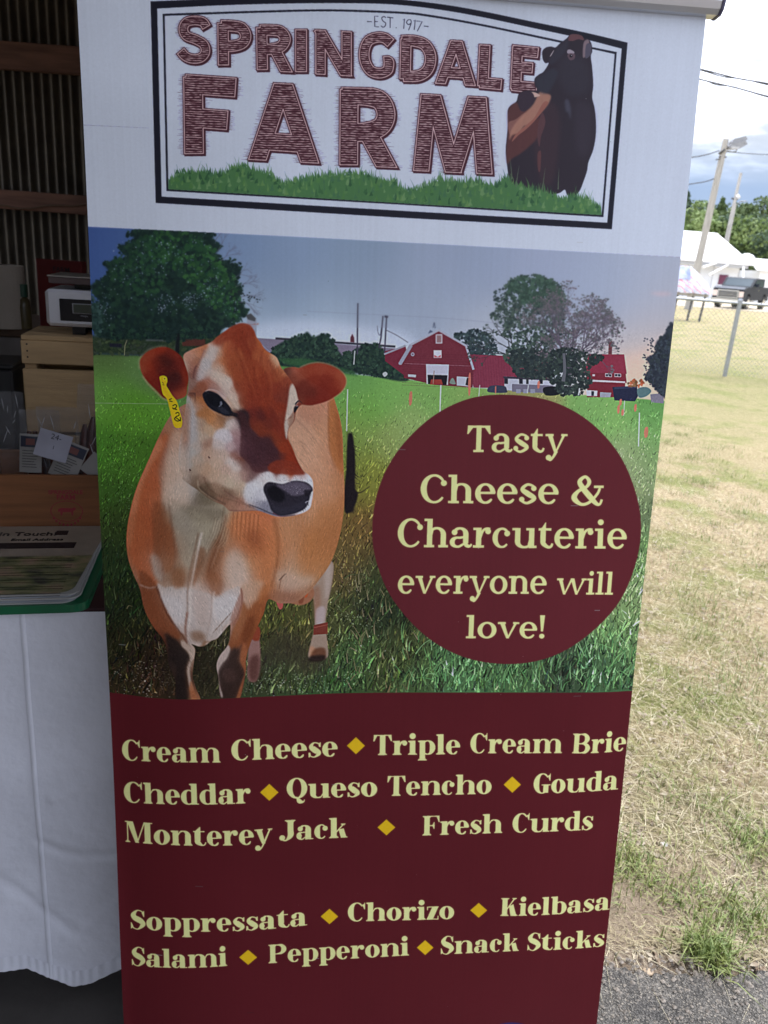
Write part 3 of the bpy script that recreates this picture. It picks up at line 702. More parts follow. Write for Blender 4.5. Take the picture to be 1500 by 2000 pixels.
    leafs(420, [(885,655),(905,648),(930,643),(950,650),(965,668),(972,690),(940,700),(900,690)], [(48,62,66),(60,76,76),(38,50,56)], 2.8, .95)
    poly([(752,686),(792,676),(798,700),(792,735),(752,705)], (112,42,58)); line([(750,692),(792,675)],3.5,(150,148,162),smooth=False)
    poly([(918,692),(960,694),(1075,698),(1075,760),(925,757),(915,720)], (124,52,70))
    for k in range(22): line([(921+k*5.2,697),(925+k*5.2,756)], .7, (104,40,62), None, .6, 0, False)
    poly([(789,738),(786,706),(803,672),(856,645),(912,674),(925,720),(923,757),(850,752)], RED)
    for k in range(15): line([(785,690+k*4.4),(926,694+k*4.6)], .6, DRED, None, .5, 0, False)
    line([(780,712),(803,673),(857,645),(910,675),(925,722)], 4.5, (164,164,178), smooth=False); line([(781,711),(803,674)], 7, (150,150,166), smooth=False)
    poly([(851,653),(864,652.5),(864,671),(851,671)], (188,180,188)); poly([(853,655),(862,655),(862,669),(853,669)], (140,110,112))
    poly([(847,684),(862.5,684),(862.5,699),(847,699)], (196,196,208)); poly([(848,693),(855,697),(861,693),(861,698),(848,698)],(180,90,96))
    poly(ell(806,692,3.6,3.6), (160,160,176)); poly(ell(806,692,2,2), (110,80,96))
    line([(790,710),(922,715)], .9, (150,110,122), None, .8)
    poly([(832,711),(877,712),(875,752),(833,750)], (180,180,194)); poly([(835,732),(874,733),(872,752),(836,750)], (30,26,34)); poly([(842,741),(862,741),(865,751),(840,751)],(140,56,50)); line([(848,724),(846,750)],1.4,(150,120,110))
    poly([(892,735),(919,737),(918,755),(892,753)], (176,178,190)); poly([(912,738),(918,738),(918,754),(909,752)],(40,36,44))
    line([(846,640),(848,630),(850,641)],1.6,(76,82,104)); poly([(836,652),(840,644),(846,648)],(90,100,124))
    poly([(797,731),(813,732),(812,737),(797,736)],(176,176,184)); blob([(747,730),(753,726),(757,731),(751,736)],(170,176,176)); blob([(878,748),(884,738),(890,750)],(120,130,122))
    # farmhouse with sheds
    poly([(985,735),(1100,741),(1100,768),(985,762)], (176,178,192)); poly([(983,735),(1095,740),(1095,744),(983,739)],(60,52,66))
    for x in (985,1014,1053): poly([(x,739),(x+7,739.5),(x+7,750),(x,749.5)], (40,40,50))
    poly([(1000,750),(1080,753),(1080,768),(1000,765)], (110,106,122))
    for x in (1008,1022,1036): poly([(x,760),(x+9,760),(x+9,768),(x,768)],(140,142,156))
    blob([(953,758),(962,753),(985,754),(990,762),(988,767),(955,766)], (56,60,78)); blob([(1062,757),(1090,756),(1093,770),(1066,772)], (26,28,34))
    poly([(1150,692),(1219,692),(1224,730),(1140,730)], (132,48,66)); poly([(1145,728),(1222,730),(1224,748),(1145,745)], (118,42,54)); poly([(1148,744),(1221,748),(1220,776),(1146,776)], (112,38,50))
    poly([(1145,741),(1221,745),(1221,748),(1145,745)], (196,192,204)); poly([(1189,667),(1196,666),(1195,692),(1188,692)], (104,50,54))
    for x in (1182,1200): poly([(x,729),(x+13,730),(x+13,736.5),(x,736)], (200,198,208)); poly([(x+1,730.5),(x+6,730.7),(x+6,735),(x+1,735)],(50,46,58)); poly([(x+7,730.7),(x+12,731),(x+12,735.5),(x+7,735)],(50,46,58))
    poly([(1145,762),(1167,763),(1166,774),(1146,773)],(190,190,200)); poly([(1172,766),(1194,767),(1192,776),(1172,776)],(150,150,160)); poly([(1155,764),(1160,764),(1160,773),(1155,773)],(40,46,60)); line([(1157,733),(1162,733)],4,(190,186,196))
    poly([(1196,756),(1244,754),(1246,774),(1240,784),(1200,782)], (34,38,60)); poly([(1200,756),(1242,754),(1242,758),(1200,760)],(52,56,80))
    blob([(1245,760),(1262,756),(1272,764),(1262,774),(1248,776)], (84,110,112)); poly([(1270,770),(1296,768),(1296,788),(1272,786)], (120,116,128)); leafs(50,[(1225,750),(1245,740),(1258,748),(1240,758)],[(170,90,60),(120,90,60)],2.4,.9)
    # two tall trees in front of the house
    def twin(cx, top, bot, wid, cols, gap, n, barec):
        pass
    t1 = [(957,620),(970,600),(965,575),(985,560),(998,545),(1020,538),(1045,536),(1075,545),(1095,560),(1105,590),(1100,640),(1080,690),(1070,740),(1030,735),(1005,720),(985,700),(990,680),(1010,665),(980,655),(985,640)]
    sk = (164,167,190)
    for x, y, a in [(1030,750,1.6),(1032,735,1.9),(1030,725,1.2)]: twig(x, y, a, 40, 5, 5, (54,56,60), [(58,70,66)])
    leafs(2000, t1, [(52,66,64),(66,82,72),(44,54,56),(78,92,82),(58,74,66)], 2.5, .9, 1, lambda x, y: .35 + .65 * (math.sin(x * .13) * math.sin(y * .11 + x * .05) > -.25))
    leafs(420, [(1010,540),(1060,540),(1100,570),(1100,600),(1060,600),(1010,590),(985,580)], [(66,88,74),(52,72,62)], 3, .9)
    leafs(500, [(995,690),(1030,680),(1075,690),(1080,730),(1030,738),(1000,722)], [(40,50,52),(52,62,60)], 3, .95)
    for x, y, a in [(1112,770,1.55),(1110,740,1.2),(1113,730,1.75),(1112,720,.9),(1118,700,.7),(1115,690,1.4),(1105,700,2.0)]: twig(x, y, a, 34, 4.2, 6, (88,80,92), [(110,98,106),(92,88,92),(78,84,82)])
    leafs(800, [(1075,690),(1110,680),(1150,690),(1180,700),(1150,720),(1155,745),(1130,772),(1095,770),(1075,745),(1070,720)], [(42,52,52),(56,68,62),(36,44,46)], 3, .95)
    leafs(520, [(1090,580),(1130,570),(1170,585),(1200,610),(1218,640),(1210,680),(1160,690),(1110,680),(1085,640)], [(104,100,108),(84,90,88),(120,108,114)], 1.5, .8)
    line([(1101,690),(1103,720),(1100,745)],5,(90,92,98),7)
    # dark tree at the right edge
    tr = [(1312,632),(1304,640),(1296,655),(1282,668),(1278,690),(1262,700),(1270,716),(1260,735),(1272,750),(1290,770),(1310,772),(1325,640)]
    blob(tr, (44,50,60), 1, 1.5); leafs(420, tr, [(38,44,54),(52,60,68),(44,52,56)], 3, .9)
    for k in range(60): x = rng.uniform(1256, 1280); poly(ell(x, rng.uniform(660, 755), 1.8, 1.5, 6), (56,60,72))
    # grass texture
    CL0 = CLIP; CLIP = gm
    for k in range(24000):
        u = rng.random(); y = 705 + 655 * u ** .8; x = rng.uniform(185, 1300)
        s = .35 + 1.3 * max(0, (y - 720) / 640)
        iy, ix = int((y - AY0) * SC), int((x - AX0) * SC)
        if CLIP[iy, ix] < .5: continue
        if (x - 990) ** 2 + (y - 1034) ** 2 < 255 ** 2: continue
        f = rng.choice([.5, .66, .82, 1.2, 1.45, 1.8]); c = np.clip(CV[iy, ix] * 255 * f + rng.normal(0, 4, 3), 4, 240)
        L = s * rng.uniform(5, 15); lean = rng.normal(0, .5); w = s * rng.uniform(.6, 1.5)
        if y < 770: L *= .4; w *= 1.2
        poly([(x - w, y), (x + lean * L * .4, y - L * .6), (x + lean * L, y - L), (x + lean * L * .5 + w * .7, y - L * .55), (x + w, y)], c, .8)
    for k in range(1500):                                     # clover heads and seed heads
        x, y, sx, sy = [(800,850,60,26),(240,910,22,60),(560,1330,70,25),(690,1200,30,70),(1240,900,35,60),(300,1320,50,30)][rng.integers(6)] + tuple() if True else 0
        x = rng.normal(x, sx); y = rng.normal(y, sy); iy, ix = int((y - AY0) * SC), int((x - AX0) * SC)
        if not (0 < iy < AH and 0 < ix < AW) or CLIP[iy, ix] < .5 or y < 790: continue
        if (x - 990) ** 2 + (y - 1034) ** 2 < 255 ** 2: continue
        r = .5 + .9 * (y - 780) / 500 * rng.uniform(.5, 1.4); c = np.clip(CV[iy, ix] * 255 + rng.uniform(30, 90), 0, 220)
        poly(ell(x, y, r, r * .8, 6), c, .8)
    for k in range(260):                                      # long blades at the lower right and straw by the hooves
        if k < 150: x, y, c, L = rng.uniform(780, 1245), rng.uniform(1235, 1352), [(110,156,96),(88,136,80),(134,172,120),(64,108,64)][rng.integers(4)], rng.uniform(20, 52)
        else: x, y, c, L = rng.choice([rng.normal(320, 60), rng.normal(690, 40), rng.normal(780, 50)]), rng.uniform(1100, 1350), [(120,112,80),(96,88,62),(80,92,60),(140,128,100)][rng.integers(4)], rng.uniform(12, 32)
        a = rng.normal(1.57, .55); x2, y2 = x + math.cos(a) * L, y - math.sin(a) * L
        line([(x, y), ((x + x2) / 2 - 2, (y + y2) / 2 - 4), (x2, y2)], 2.2, c, .4, .8)
    CLIP = CL0
    line([(182,787),(250,788),(345,789)], 1, (150,166,140), None, .7)
    # fence posts, tapes and flags in the field
    for x, y0, y1, w in [(677,760,842,2.2),(859,752,815,2.6),(935,752,778,1.6),(1030,752,768,1.6),(1247,806,872,2.2),(1218,782,812,1.4),(1130,758,772,2.6),(691,685,712,2)]: line([(x+2,y0),(x,y1)], w, (190,198,196), smooth=False)
    for x, y, h, w in [(802,779,26,5),(917,752,42,4),(1262,845,20,6),(1208,800,16,4),(1216,806,12,4),(1241,797,14,4),(968,762,14,2),(1052,752,14,4),(1212,786,12,4)]:
        blob([(x - w * .3, y - h / 2), (x + w * .6, y - h / 2), (x + w * .5, y + h * .3), (x - w * .4, y + h / 2), (x - w * .7, y)], (196,112,94), .85)
    CLIP = None
    return PM
def art_cow(PM=None):
    global CLIP
    H = lambda L: [(260 + p[0] / 3.409, 620 + p[1] / 3.409) + tuple(p[2:]) for p in L]
    G = lambda L: [(220 + p[0] / 3.26, 980 + p[1] / 3.26) + tuple(p[2:]) for p in L]
    CLIP = PM
    # shade on the ground by the hooves
    blob([(300,1290),(350,1260),(420,1280),(430,1362),(330,1370)], (34,28,20), .6, 10)
    blob([(560,1230),(600,1260),(640,1280),(620,1320),(540,1300),(500,1330),(520,1250)], (54,50,38), .7, 10)
    for k in range(160):
        x, y = rng.normal(330, 50), rng.normal(1300, 40); a = rng.uniform(0, 3)
        line([(x, y), (x + 9 * math.cos(a), y + 5 * math.sin(a))], 1.1, [(110,86,60),(70,58,40),(30,34,22)][k % 3], .3, .7)
    # tail and far rump
    for w, a in ((17, .4), (10, 1)): line([(683,846),(687,880),(688,930),(686,975),(684,1000)], w * .6, (28,20,24), w, a, 2.4)
    blob([(679,858),(688,850),(693,900),(692,950),(699,966),(691,990),(676,1003),(671,972),(676,920)], (26,20,24), 1, 1.4)
    line([(690,960),(704,962),(722,950)], 3, (34,28,26), 1, .8, .8)
    for k in range(90): y = rng.uniform(865, 992); line([(688,y),(688+rng.normal(0,9),y+rng.uniform(4,16))],1.1,(30,24,26),.3,.8)
    # hind legs
    blob([(622,1100),(650,1098),(648,1140),(640,1180),(636,1220),(640,1260),(638,1285),(604,1286),(606,1260),(614,1225),(614,1180),(608,1140)], (150,128,112), 1, 1)
    blob([(634,1110),(648,1105),(644,1150),(636,1170)], (176,160,150), .7, 3); blob([(612,1150),(625,1150),(625,1200),(615,1210)], (140,100,78), .7, 3)
    blob([(618,1190),(634,1186),(632,1216),(618,1218)], (176,160,160), .8, 2); blob([(606,1262),(618,1270),(606,1284)], (178,130,100), .9, 2)
    blob([(614,1268),(634,1266),(634,1286),(608,1286)], (96,58,40), .9, 2); blob([(606,1282),(634,1280),(632,1290),(606,1292)], (34,24,22), .9, 2)
    poly([(613,1221),(640,1215),(640,1238),(612,1240)], (112,52,42)); line([(613,1226),(640,1220)],1.2,(150,80,66))
    blob([(488,1240),(506,1246),(508,1300),(500,1330),(484,1325),(484,1280)], (140,104,96), 1, 1.5); blob([(486,1290),(506,1280),(504,1325),(488,1328)], (84,52,46), .9, 4); blob([(490,1222),(507,1226),(506,1250),(492,1248)], (130,60,40), 1, 1)
    # udder
    blob([(525,1168),(560,1176),(585,1182),(604,1176),(614,1158),(600,1140),(540,1150)], (148,98,72), 1, 1); blob([(585,1160),(594,1156),(592,1176),(584,1178)],(120,66,46),.9,1)
    blob([(540,1176),(552,1176),(552,1187),(546,1190)], (170,84,76), 1, .6); blob([(596,1150),(602,1152),(600,1165),(595,1166)], (176,84,50), 1, .6)
    # trunk
    body = [(333,812),(312,850),(292,895),(268,950),(254,1000),(247,1050),(250,1090),(262,1125),(273,1150),(282,1190),(298,1222),(318,1248),(326,1270),(330,1300),(343,1330),(346,1370),(390,1370),(383,1345),(376,1320),(379,1290),(381,1268),(374,1258),(390,1263),(402,1260),(412,1252),(425,1246),(446,1222),(450,1225),(446,1258),(430,1280),(423,1300),(427,1325),(433,1370),(464,1370),(474,1345),(480,1310),(480,1290),(487,1262),(500,1230),(514,1200),(524,1170),(545,1178),(575,1176),(600,1160),(625,1130),(645,1100),(660,1060),(670,1010),(673,960),(670,900),(668,840),(656,790),(645,770),(600,740),(560,720),(480,760),(400,780),(360,790)]
    B = [(332,830,150,104,78),(320,850,150,96,66),(300,880,158,104,74),(275,960,150,82,48),(260,1040,156,86,54),(256,1090,148,84,52),(290,1010,128,62,34),(300,940,136,66,38),(320,870,122,62,42),(312,905,134,68,42),
      (322,930,158,126,106),(315,980,152,116,94),(340,900,160,140,126),(345,960,158,146,136),(332,1000,126,92,68),(348,1000,124,112,98),(375,1012,126,112,98),(318,1050,110,58,34),(330,1070,118,66,42),(302,1050,130,70,44),(345,1060,130,84,58),(370,1050,146,130,112),(400,1020,116,102,84),(430,1010,146,130,104),(420,1050,128,110,86),(400,1080,156,140,122),(440,1000,156,140,116),(385,1060,120,106,88),(368,1035,122,108,94),(412,990,100,88,70),
      (455,1022,160,90,52),(480,1010,172,96,58),(510,1020,178,100,64),(492,1048,128,66,38),(500,1060,124,62,36),(470,1050,168,106,68),(525,1050,176,106,64),(540,1080,170,102,60),(530,1110,168,104,62),(460,1075,172,116,84),(430,1085,140,88,58),(415,1115,136,80,50),(405,1100,122,84,58),(455,1110,180,148,128),(465,1135,184,166,156),(440,1120,150,106,80),(485,1100,172,122,84),
      (300,1090,160,138,122),(310,1110,160,140,128),(330,1100,150,112,86),(345,1125,118,78,52),(328,1125,138,98,70),(360,1100,150,124,100),(378,1110,178,152,130),(272,1120,140,92,66),(330,1158,186,172,162),(350,1180,186,174,166),(380,1160,180,158,146),(400,1180,180,158,146),(420,1150,150,110,88),(430,1170,184,172,166),(455,1175,188,180,178),(440,1210,176,164,156),(360,1210,168,156,150),(400,1220,150,134,122),(380,1240,156,130,118),(390,1255,130,92,62),(398,1258,104,66,40),(415,1245,150,130,116),(340,1200,176,160,150),
      (280,1160,112,60,38),(290,1190,112,58,34),(310,1215,124,62,34),(322,1240,84,38,24),(340,1235,140,80,46),(338,1255,48,26,20),(350,1290,24,18,18),(355,1340,20,17,16),(368,1262,158,136,122),(376,1280,160,130,110),(370,1300,140,96,72),(366,1330,60,36,26),(378,1350,150,92,62),(356,1250,130,84,54),
      (495,1130,168,128,102),(520,1140,172,116,74),(520,1160,156,92,50),(484,1150,170,132,112),(480,1175,176,146,126),(478,1200,150,94,56),(500,1200,132,68,34),(512,1180,140,78,42),(468,1225,134,72,36),(485,1245,110,52,28),(462,1250,92,44,28),(456,1268,40,24,20),(438,1275,160,140,130),(432,1292,156,136,126),(450,1300,38,26,26),(455,1330,56,36,32),(472,1300,124,70,44),(477,1280,150,96,66),(430,1318,150,128,118),(445,1352,54,36,30),(468,1345,118,66,40),(442,1335,70,46,38),(440,1240,160,140,128),
      (560,1040,174,120,80),(600,1030,164,104,62),(640,1020,162,100,56),(660,1000,156,94,54),(560,1090,172,126,92),(600,1095,158,98,56),(630,1080,152,96,54),(560,1120,178,148,126),(585,1125,170,130,98),(610,1115,158,110,72),(545,1150,160,120,98),(560,1165,150,108,88),(590,1160,150,104,76),(650,1050,146,90,52),(620,1060,160,100,56),(535,1125,130,78,46),
      (600,800,168,116,90),(625,790,176,120,92),(640,830,176,124,92),(580,850,172,128,104),(600,900,180,134,108),(640,900,172,116,84),(570,880,170,126,102),(630,960,170,112,76),(655,940,166,108,70),(600,960,176,122,86),(590,1000,168,116,80),(615,930,176,124,96),(560,820,170,130,106),(652,1000,160,98,56)]
    bm = fullmask([cr(body, True, 4)], .7)
    if PM is not None: bm *= PM
    layfield(bm, field(B, 236, 700, 690, 1380, 16, 4))
    CLIP = bm
    # far rump band
    blob([(645,760),(660,795),(672,850),(674,920),(668,925),(652,905),(644,880),(641,840),(642,800)], (160,92,46), .85, 2.5); line([(641,785),(642,840),(645,885),(655,915)],1.6,(120,66,36),None,.6,1.2)
    blob([(655,800),(664,830),(668,900),(660,880)], (130,70,34), .6, 3)
    g2 = lambda L, c, a, b: blob(G(L), c, a, b)
    K = lambda L, c, a, b: blob([(195 + x * .753, 430 + y * .753) for x, y in L], c, a, b)
    K([(150,565),(112,620),(86,700),(70,790),(80,870),(110,935),(150,945),(138,900),(148,800),(160,720),(152,640),(178,560)], (164,80,44), .75, 4)
    K([(150,565),(112,620),(86,700),(70,790),(78,850),(90,800),(104,710),(130,640),(165,585)], (186,122,86), .55, 3.5)
    K([(184,560),(168,640),(164,730),(196,765),(232,735),(222,640),(212,545)], (192,166,144), .6, 5)
    K([(150,740),(182,762),(194,830),(190,905),(152,905),(140,820)], (136,76,44), .6, 4)
    K([(192,765),(250,742),(330,748),(318,800),(282,850),(240,905),(206,868)], (152,140,120), .6, 4)
    K([(210,742),(300,748),(328,756),(300,780),(240,776)], (104,92,74), .6, 4)
    K([(340,762),(400,758),(458,800),(462,880),(444,980),(410,960),(390,880),(350,820)], (186,108,62), .5, 6)
    K([(330,870),(372,890),(380,950),(350,965),(322,930)], (192,158,132), .55, 5)
    K([(384,806),(412,796),(422,830),(404,852),(386,838)], (150,84,48), .25, 4)
    K([(470,560),(560,540),(600,640),(620,760),(560,800),(500,720)], (198,148,112), .4, 9)
    K([(560,760),(628,740),(622,860),(570,920),(520,900)], (176,112,64), .45, 9)
    K([(255,850),(275,860),(262,910),(240,950),(235,920)], (116,68,42), .6, 3)
    g2([(250,30),(300,0),(318,120),(312,260),(305,400),(315,480),(285,440),(262,340),(250,180)], (118,64,38), .6, 3)
    g2([(95,120),(170,60),(230,120),(235,260),(190,330),(120,300)], (148,76,42), .5, 5)
    g2([(330,20),(420,10),(480,60),(500,150),(470,200),(410,180),(360,120)], (138,126,110), .5, 5)
    g2([(500,60),(600,80),(640,160),(600,240),(560,210),(520,140)], (150,138,114), .45, 5)
    g2([(640,260),(700,200),(690,330),(640,440),(610,480),(600,420)], (120,70,44), .6, 4)
    g2([(860,200),(930,190),(950,250),(910,280),(868,250)], (124,62,34), .25, 6)
    g2([(286,520),(330,545),(400,538),(470,548),(540,565),(610,585),(640,600),(690,590),(745,560),(812,538),(812,620),(800,690),(765,760),(705,800),(690,850),(625,888),(580,882),(560,918),(505,920),(472,898),(460,850),(400,800),(340,680),(302,600)], (178,166,160), .72, 1.8)
    g2([(520,560),(610,590),(620,700),(600,800),(540,780),(510,680)], (168,146,134), .6, 5)
    g2([(300,610),(360,600),(440,640),(450,760),(400,780),(345,690)], (184,176,174), .5, 4)
    g2([(640,620),(760,590),(800,640),(770,720),(690,760),(640,720)], (188,182,180), .5, 4)
    g2([(730,330),(790,300),(845,370),(850,480),(815,530),(760,545),(725,470)], (176,156,142), .6, 6)
    g2([(236,345),(290,350),(322,430),(318,500),(275,480)], (160,144,132), .6, 4)
    g2([(376,440),(440,420),(460,490),(440,545),(392,540)], (130,80,50), .6, 4); g2([(600,470),(660,450),(700,520),(690,585),(640,590)], (132,78,48), .6, 4)
    g2([(500,830),(560,825),(592,860),(572,890),(510,880)], (110,74,50), .65, 4)
    # forelegs: chestnut above, nearly black down the front, pale inside
    g2([(172,440),(240,480),(285,545),(318,640),(388,770),(430,852),(400,878),(340,845),(300,790),(230,700),(190,580)], (116,60,34), .8, 2)
    g2([(335,835),(372,855),(410,880),(448,925),(492,985),(480,1020),(466,1062),(466,1150),(478,1262),(402,1262),(400,1062),(360,1000),(345,920)], (32,24,22), .9, 3)
    g2([(440,880),(480,905),(522,932),(524,985),(502,1022),(492,1080),(502,1150),(512,1200),(494,1195),(478,1120),(474,1060),(492,1000),(478,955),(440,918)], (168,146,130), .9, 1.3)
    g2([(498,1140),(514,1180),(540,1262),(506,1262),(488,1190)], (156,92,58), .9, 1.5)
    g2([(830,630),(862,690),(905,645),(996,590),(985,710),(935,840),(872,935),(832,898),(790,935),(738,925),(762,830),(802,735)], (132,70,36), .8, 2.4)
    g2([(818,545),(900,500),(965,515),(930,600),(862,645),(838,615)], (174,138,112), .7, 4)
    g2([(940,560),(990,520),(998,590),(960,640),(930,640)], (152,86,46), .6, 4)
    g2([(800,700),(838,680),(850,760),(810,850),(775,880),(770,820)], (150,96,64), .5, 3)
    g2([(850,760),(900,720),(900,820),(850,900),(820,880)], (96,46,24), .6, 4)
    g2([(778,925),(812,955),(802,1010),(842,1080),(832,1140),(800,1200),(775,1262),(698,1262),(690,1180),(668,1100),(690,1050),(730,1000),(752,955)], (44,30,26), .85, 3.4)
    g2([(722,915),(748,935),(728,995),(694,1032),(672,1085),(676,1150),(700,1230),(690,1240),(664,1120),(658,1050),(668,995)], (166,146,136), .95, 1.3)
    g2([(832,895),(862,950),(858,1060),(834,1150),(806,1262),(786,1262),(822,1150),(842,1085),(812,1005)], (140,78,46), .9, 1.6)
    g2([(700,1080),(750,1060),(790,1100),(780,1140),(720,1150)], (76,52,46), .5, 3)
    # barrel and belly
    g2([(1060,60),(1180,40),(1240,120),(1200,260),(1100,280),(1060,180)], (168,112,76), .4, 8); g2([(1300,100),(1430,40),(1460,160),(1400,330),(1310,300)], (150,92,52), .4, 8)
    g2([(1040,430),(1120,450),(1200,470),(1290,480),(1240,540),(1130,560),(1040,520)], (176,148,128), .6, 5); g2([(1010,560),(1100,580),(1200,590),(1180,640),(1080,640),(1000,630)], (132,84,60), .6, 4)
    line(G([(1060,500),(1090,470),(1105,458)]), 1.5, (60,44,40), .8, .8, .6); line(G([(1030,100),(1050,190),(1056,300),(1040,420),(1010,540)]), 3, (110,62,36), 2, .55, 2.2)
    # dark gap beside the front leg and leg edges
    blob([(450,1222),(452,1200),(468,1160),(472,1150),(476,1168),(470,1195),(462,1215)], (146,100,84), .7, 1.6); line([(471,1148),(473,1170),(468,1195),(455,1222)],2,(120,66,48),1,.8,1)
    line([(273,1142),(290,1148),(306,1146)],2,(190,176,172),None,.6,1.5); line([(305,1145),(318,1180),(330,1205),(352,1235),(366,1256)],2.4,(70,34,24),2,.8,1.4)
    # folds of neck and brisket
    for pts, w, c, a, b in [([(388,1040),(380,1075),(370,1120),(366,1160),(366,1190),(362,1230),(366,1258)],3,(112,80,62),.7,1.6),([(394,1040),(386,1078),(377,1122),(371,1165),(372,1195),(368,1232)],4,(196,182,170),.8,1.8),
        ([(366,1195),(362,1225),(364,1255)],4,(126,82,66),.7,1.4),([(330,985),(336,1030),(342,1080),(340,1120)],3,(96,62,44),.5,2),([(320,980),(322,1050),(318,1110),(322,1150)],2.5,(100,58,38),.5,2),
        ([(438,990),(428,1040),(405,1080),(385,1110)],2.6,(104,82,62),.7,1.6),([(442,1005),(430,1050),(415,1090),(405,1128)],3,(100,58,38),.7,2),([(436,1040),(425,1075),(412,1110)],2,(190,160,130),.5,1.6),([(444,1020),(444,1060),(432,1110),(420,1150)],2.5,(190,130,92),.5,2),
        ([(418,1155),(416,1180),(420,1215),(408,1245)],3.5,(196,184,176),.6,1.8),([(414,1160),(412,1200),(404,1240)],2,(130,96,80),.5,1.4),([(402,1258),(420,1252),(440,1228),(452,1212)],3,(196,184,178),.7,1.4),
        ([(533,1015),(541,1060),(541,1100),(532,1140),(524,1170)],3,(128,76,44),.6,2.5),([(600,700),(612,720)],2,(90,60,40),.3,1),([(545,1150),(550,1128),(557,1120)],1.6,(110,66,44),.7,.8),([(600,1155),(625,1128),(640,1105)],2.5,(120,76,50),.5,1.8),
        ([(290,1050),(290,1085),(300,1120)],3,(110,60,38),.5,2.5),([(272,1115),(285,1135),(305,1145)],3,(120,72,50),.6,1.5)]: line(pts, w, c, w * .5, a, b)
    for k in range(13): x = 456 + k * 4.1; line([(x,998+k*.6),(x-2,1030),(x-4,1052+rng.uniform(-8,8))],1.5,[(120,62,36),(192,124,84)][k%2],.5,.55,.7)
    for k in range(9): y = 1196 + k * 4; line([(452-k*3.6,y),(444-k*3.6,y+9)],2,(120,96,84),1,.6,.7)
    for k in range(14): x = 412 + k * 2.2; line([(x+8,1010+k*2),(x,1040+k*1.5),(x-14,1072)],1.2,[(98,76,56),(170,150,126)][k%2],.4,.45,.7)
    blob([(478,1035),(494,1032),(508,1045),(504,1062),(488,1062)], (118,56,32), .12, 5)
    for k in range(8): x = 548 + k * 8; line([(x,1012),(x-1,1030)],1,(190,150,120),.4,.4,.6)
    for pts in [[(572,838),(590,856),(610,886),(630,915)],[(566,848),(585,880),(600,905)],[(574,810),(600,832),(630,870),(652,905)]]: line(pts, 3, (196,150,122), 2, .5, 2.5)
    for pts in [[(586,862),(600,872),(614,895)],[(590,870),(602,890)],[(578,818),(605,845),(635,885)],[(560,850),(580,890),(590,900)]]: line(pts, 1.8, (132,92,72), .6, .45, 1)
    # fur grain
    for k in range(9000):
        x, y = rng.uniform(248, 674), rng.uniform(780, 1362); iy, ix = int((y - AY0) * SC), int((x - AX0) * SC)
        if bm[iy, ix] < .9: continue
        f = rng.choice([.84, .91, 1.08, 1.16]); a = 1.5 + .5 * math.sin(x * .02 + y * .013)
        line([(x, y), (x + 7 * math.cos(a), y + 7 * math.sin(a))], 1.2, np.clip(CV[iy, ix] * 255 * f, 0, 255), .4, .55)
    CLIP = PM
    # ears
    er = H([(1000,350),(1060,330),(1110,335),(1170,312),(1240,303),(1310,318),(1370,348),(1410,390),(1417,440),(1390,490),(1340,530),(1280,562),(1200,584),(1140,582),(1100,570),(1080,500),(1040,430)])
    em = fullmask([cr(er)], 1.0)
    layfield(em, field(H([(1020,350,96,50,40),(1080,345,150,78,58),(1120,370,134,60,40),(1180,350,136,56,36),(1240,330,140,60,40),(1320,350,140,58,38),(1380,390,150,70,46),(1400,440,150,72,50),(1360,440,128,46,28),(1300,420,118,40,26),(1200,420,122,44,28),(1180,500,96,32,22),(1140,460,104,38,26),(1260,480,112,34,22),(1260,540,112,32,20),(1180,560,108,32,20),(1330,500,118,38,24),(1100,540,110,46,32),(1060,410,118,54,38),(1110,500,96,34,24)]), 545, 700, 690, 800, 7, 3))
    line(H([(1110,332),(1170,308),(1240,299),(1310,314),(1372,345),(1413,390),(1420,440),(1392,492),(1342,532),(1285,564),(1200,586)]), 2.0, (196,128,104), 1.5, .6, 1)
    el = H([(48,340),(46,282),(88,232),(150,203),(220,197),(285,228),(335,278),(362,340),(374,400),(362,460),(352,520),(300,545),(250,547),(200,533),(150,482),(98,430),(62,380)])
    em = fullmask([cr(el)], 1.0)
    layfield(em, field(H([(60,340,142,70,48),(60,280,136,62,40),(110,235,138,56,36),(180,215,134,46,28),(260,235,116,40,28),(320,290,110,36,26),(350,350,120,40,26),(360,420,124,44,28),(340,500,150,70,48),(90,320,138,50,30),(110,380,118,38,26),(150,430,110,34,24),(180,480,110,36,26),(160,300,110,38,26),(200,280,70,28,24),(230,300,58,24,22),(280,320,92,32,26),(230,350,84,30,26),(270,390,62,26,24),(290,430,64,26,26),(250,460,78,28,26),(260,520,120,48,34),(310,460,100,34,26),(200,340,88,30,24),(300,520,140,66,44),(240,260,96,34,26)]), 268, 670, 378, 790, 7, 3))
    line(H([(42,345),(42,280),(86,226),(150,197),(222,191)]), 2.6, (190,150,126), 2, .5, 1.6); line(H([(60,388),(98,440),(150,492),(200,540),(250,556)]), 2.4, (190,140,116), 2, .7, 1.4)
    for k in range(60): x, y = rng.uniform(285, 360), rng.uniform(690, 770); line([(x,y),(x+8,y+rng.uniform(-4,6))],1,(140,60,40),.3,.25,.6)
    # head
    head = H([(332,262),(385,215),(470,185),(525,160),(560,128),(620,85),(660,58),(720,37),(775,48),(805,85),(822,130),(852,168),(882,215),(950,258),(970,290),(985,330),(1010,362),(1040,402),(1078,460),(1095,520),(1105,548),(1125,575),(1105,595),(1085,625),(1072,690),(1036,740),(1030,800),(1062,872),(1092,950),(1132,1020),(1172,1050),(1196,1090),(1198,1150),(1190,1222),(1170,1278),(1100,1312),(1000,1328),(940,1322),(890,1305),(830,1287),(750,1289),(650,1290),(600,1250),(520,1215),(430,1150),(370,1110),(330,1070),(305,980),(305,850),(330,720),(352,560),(368,400)])
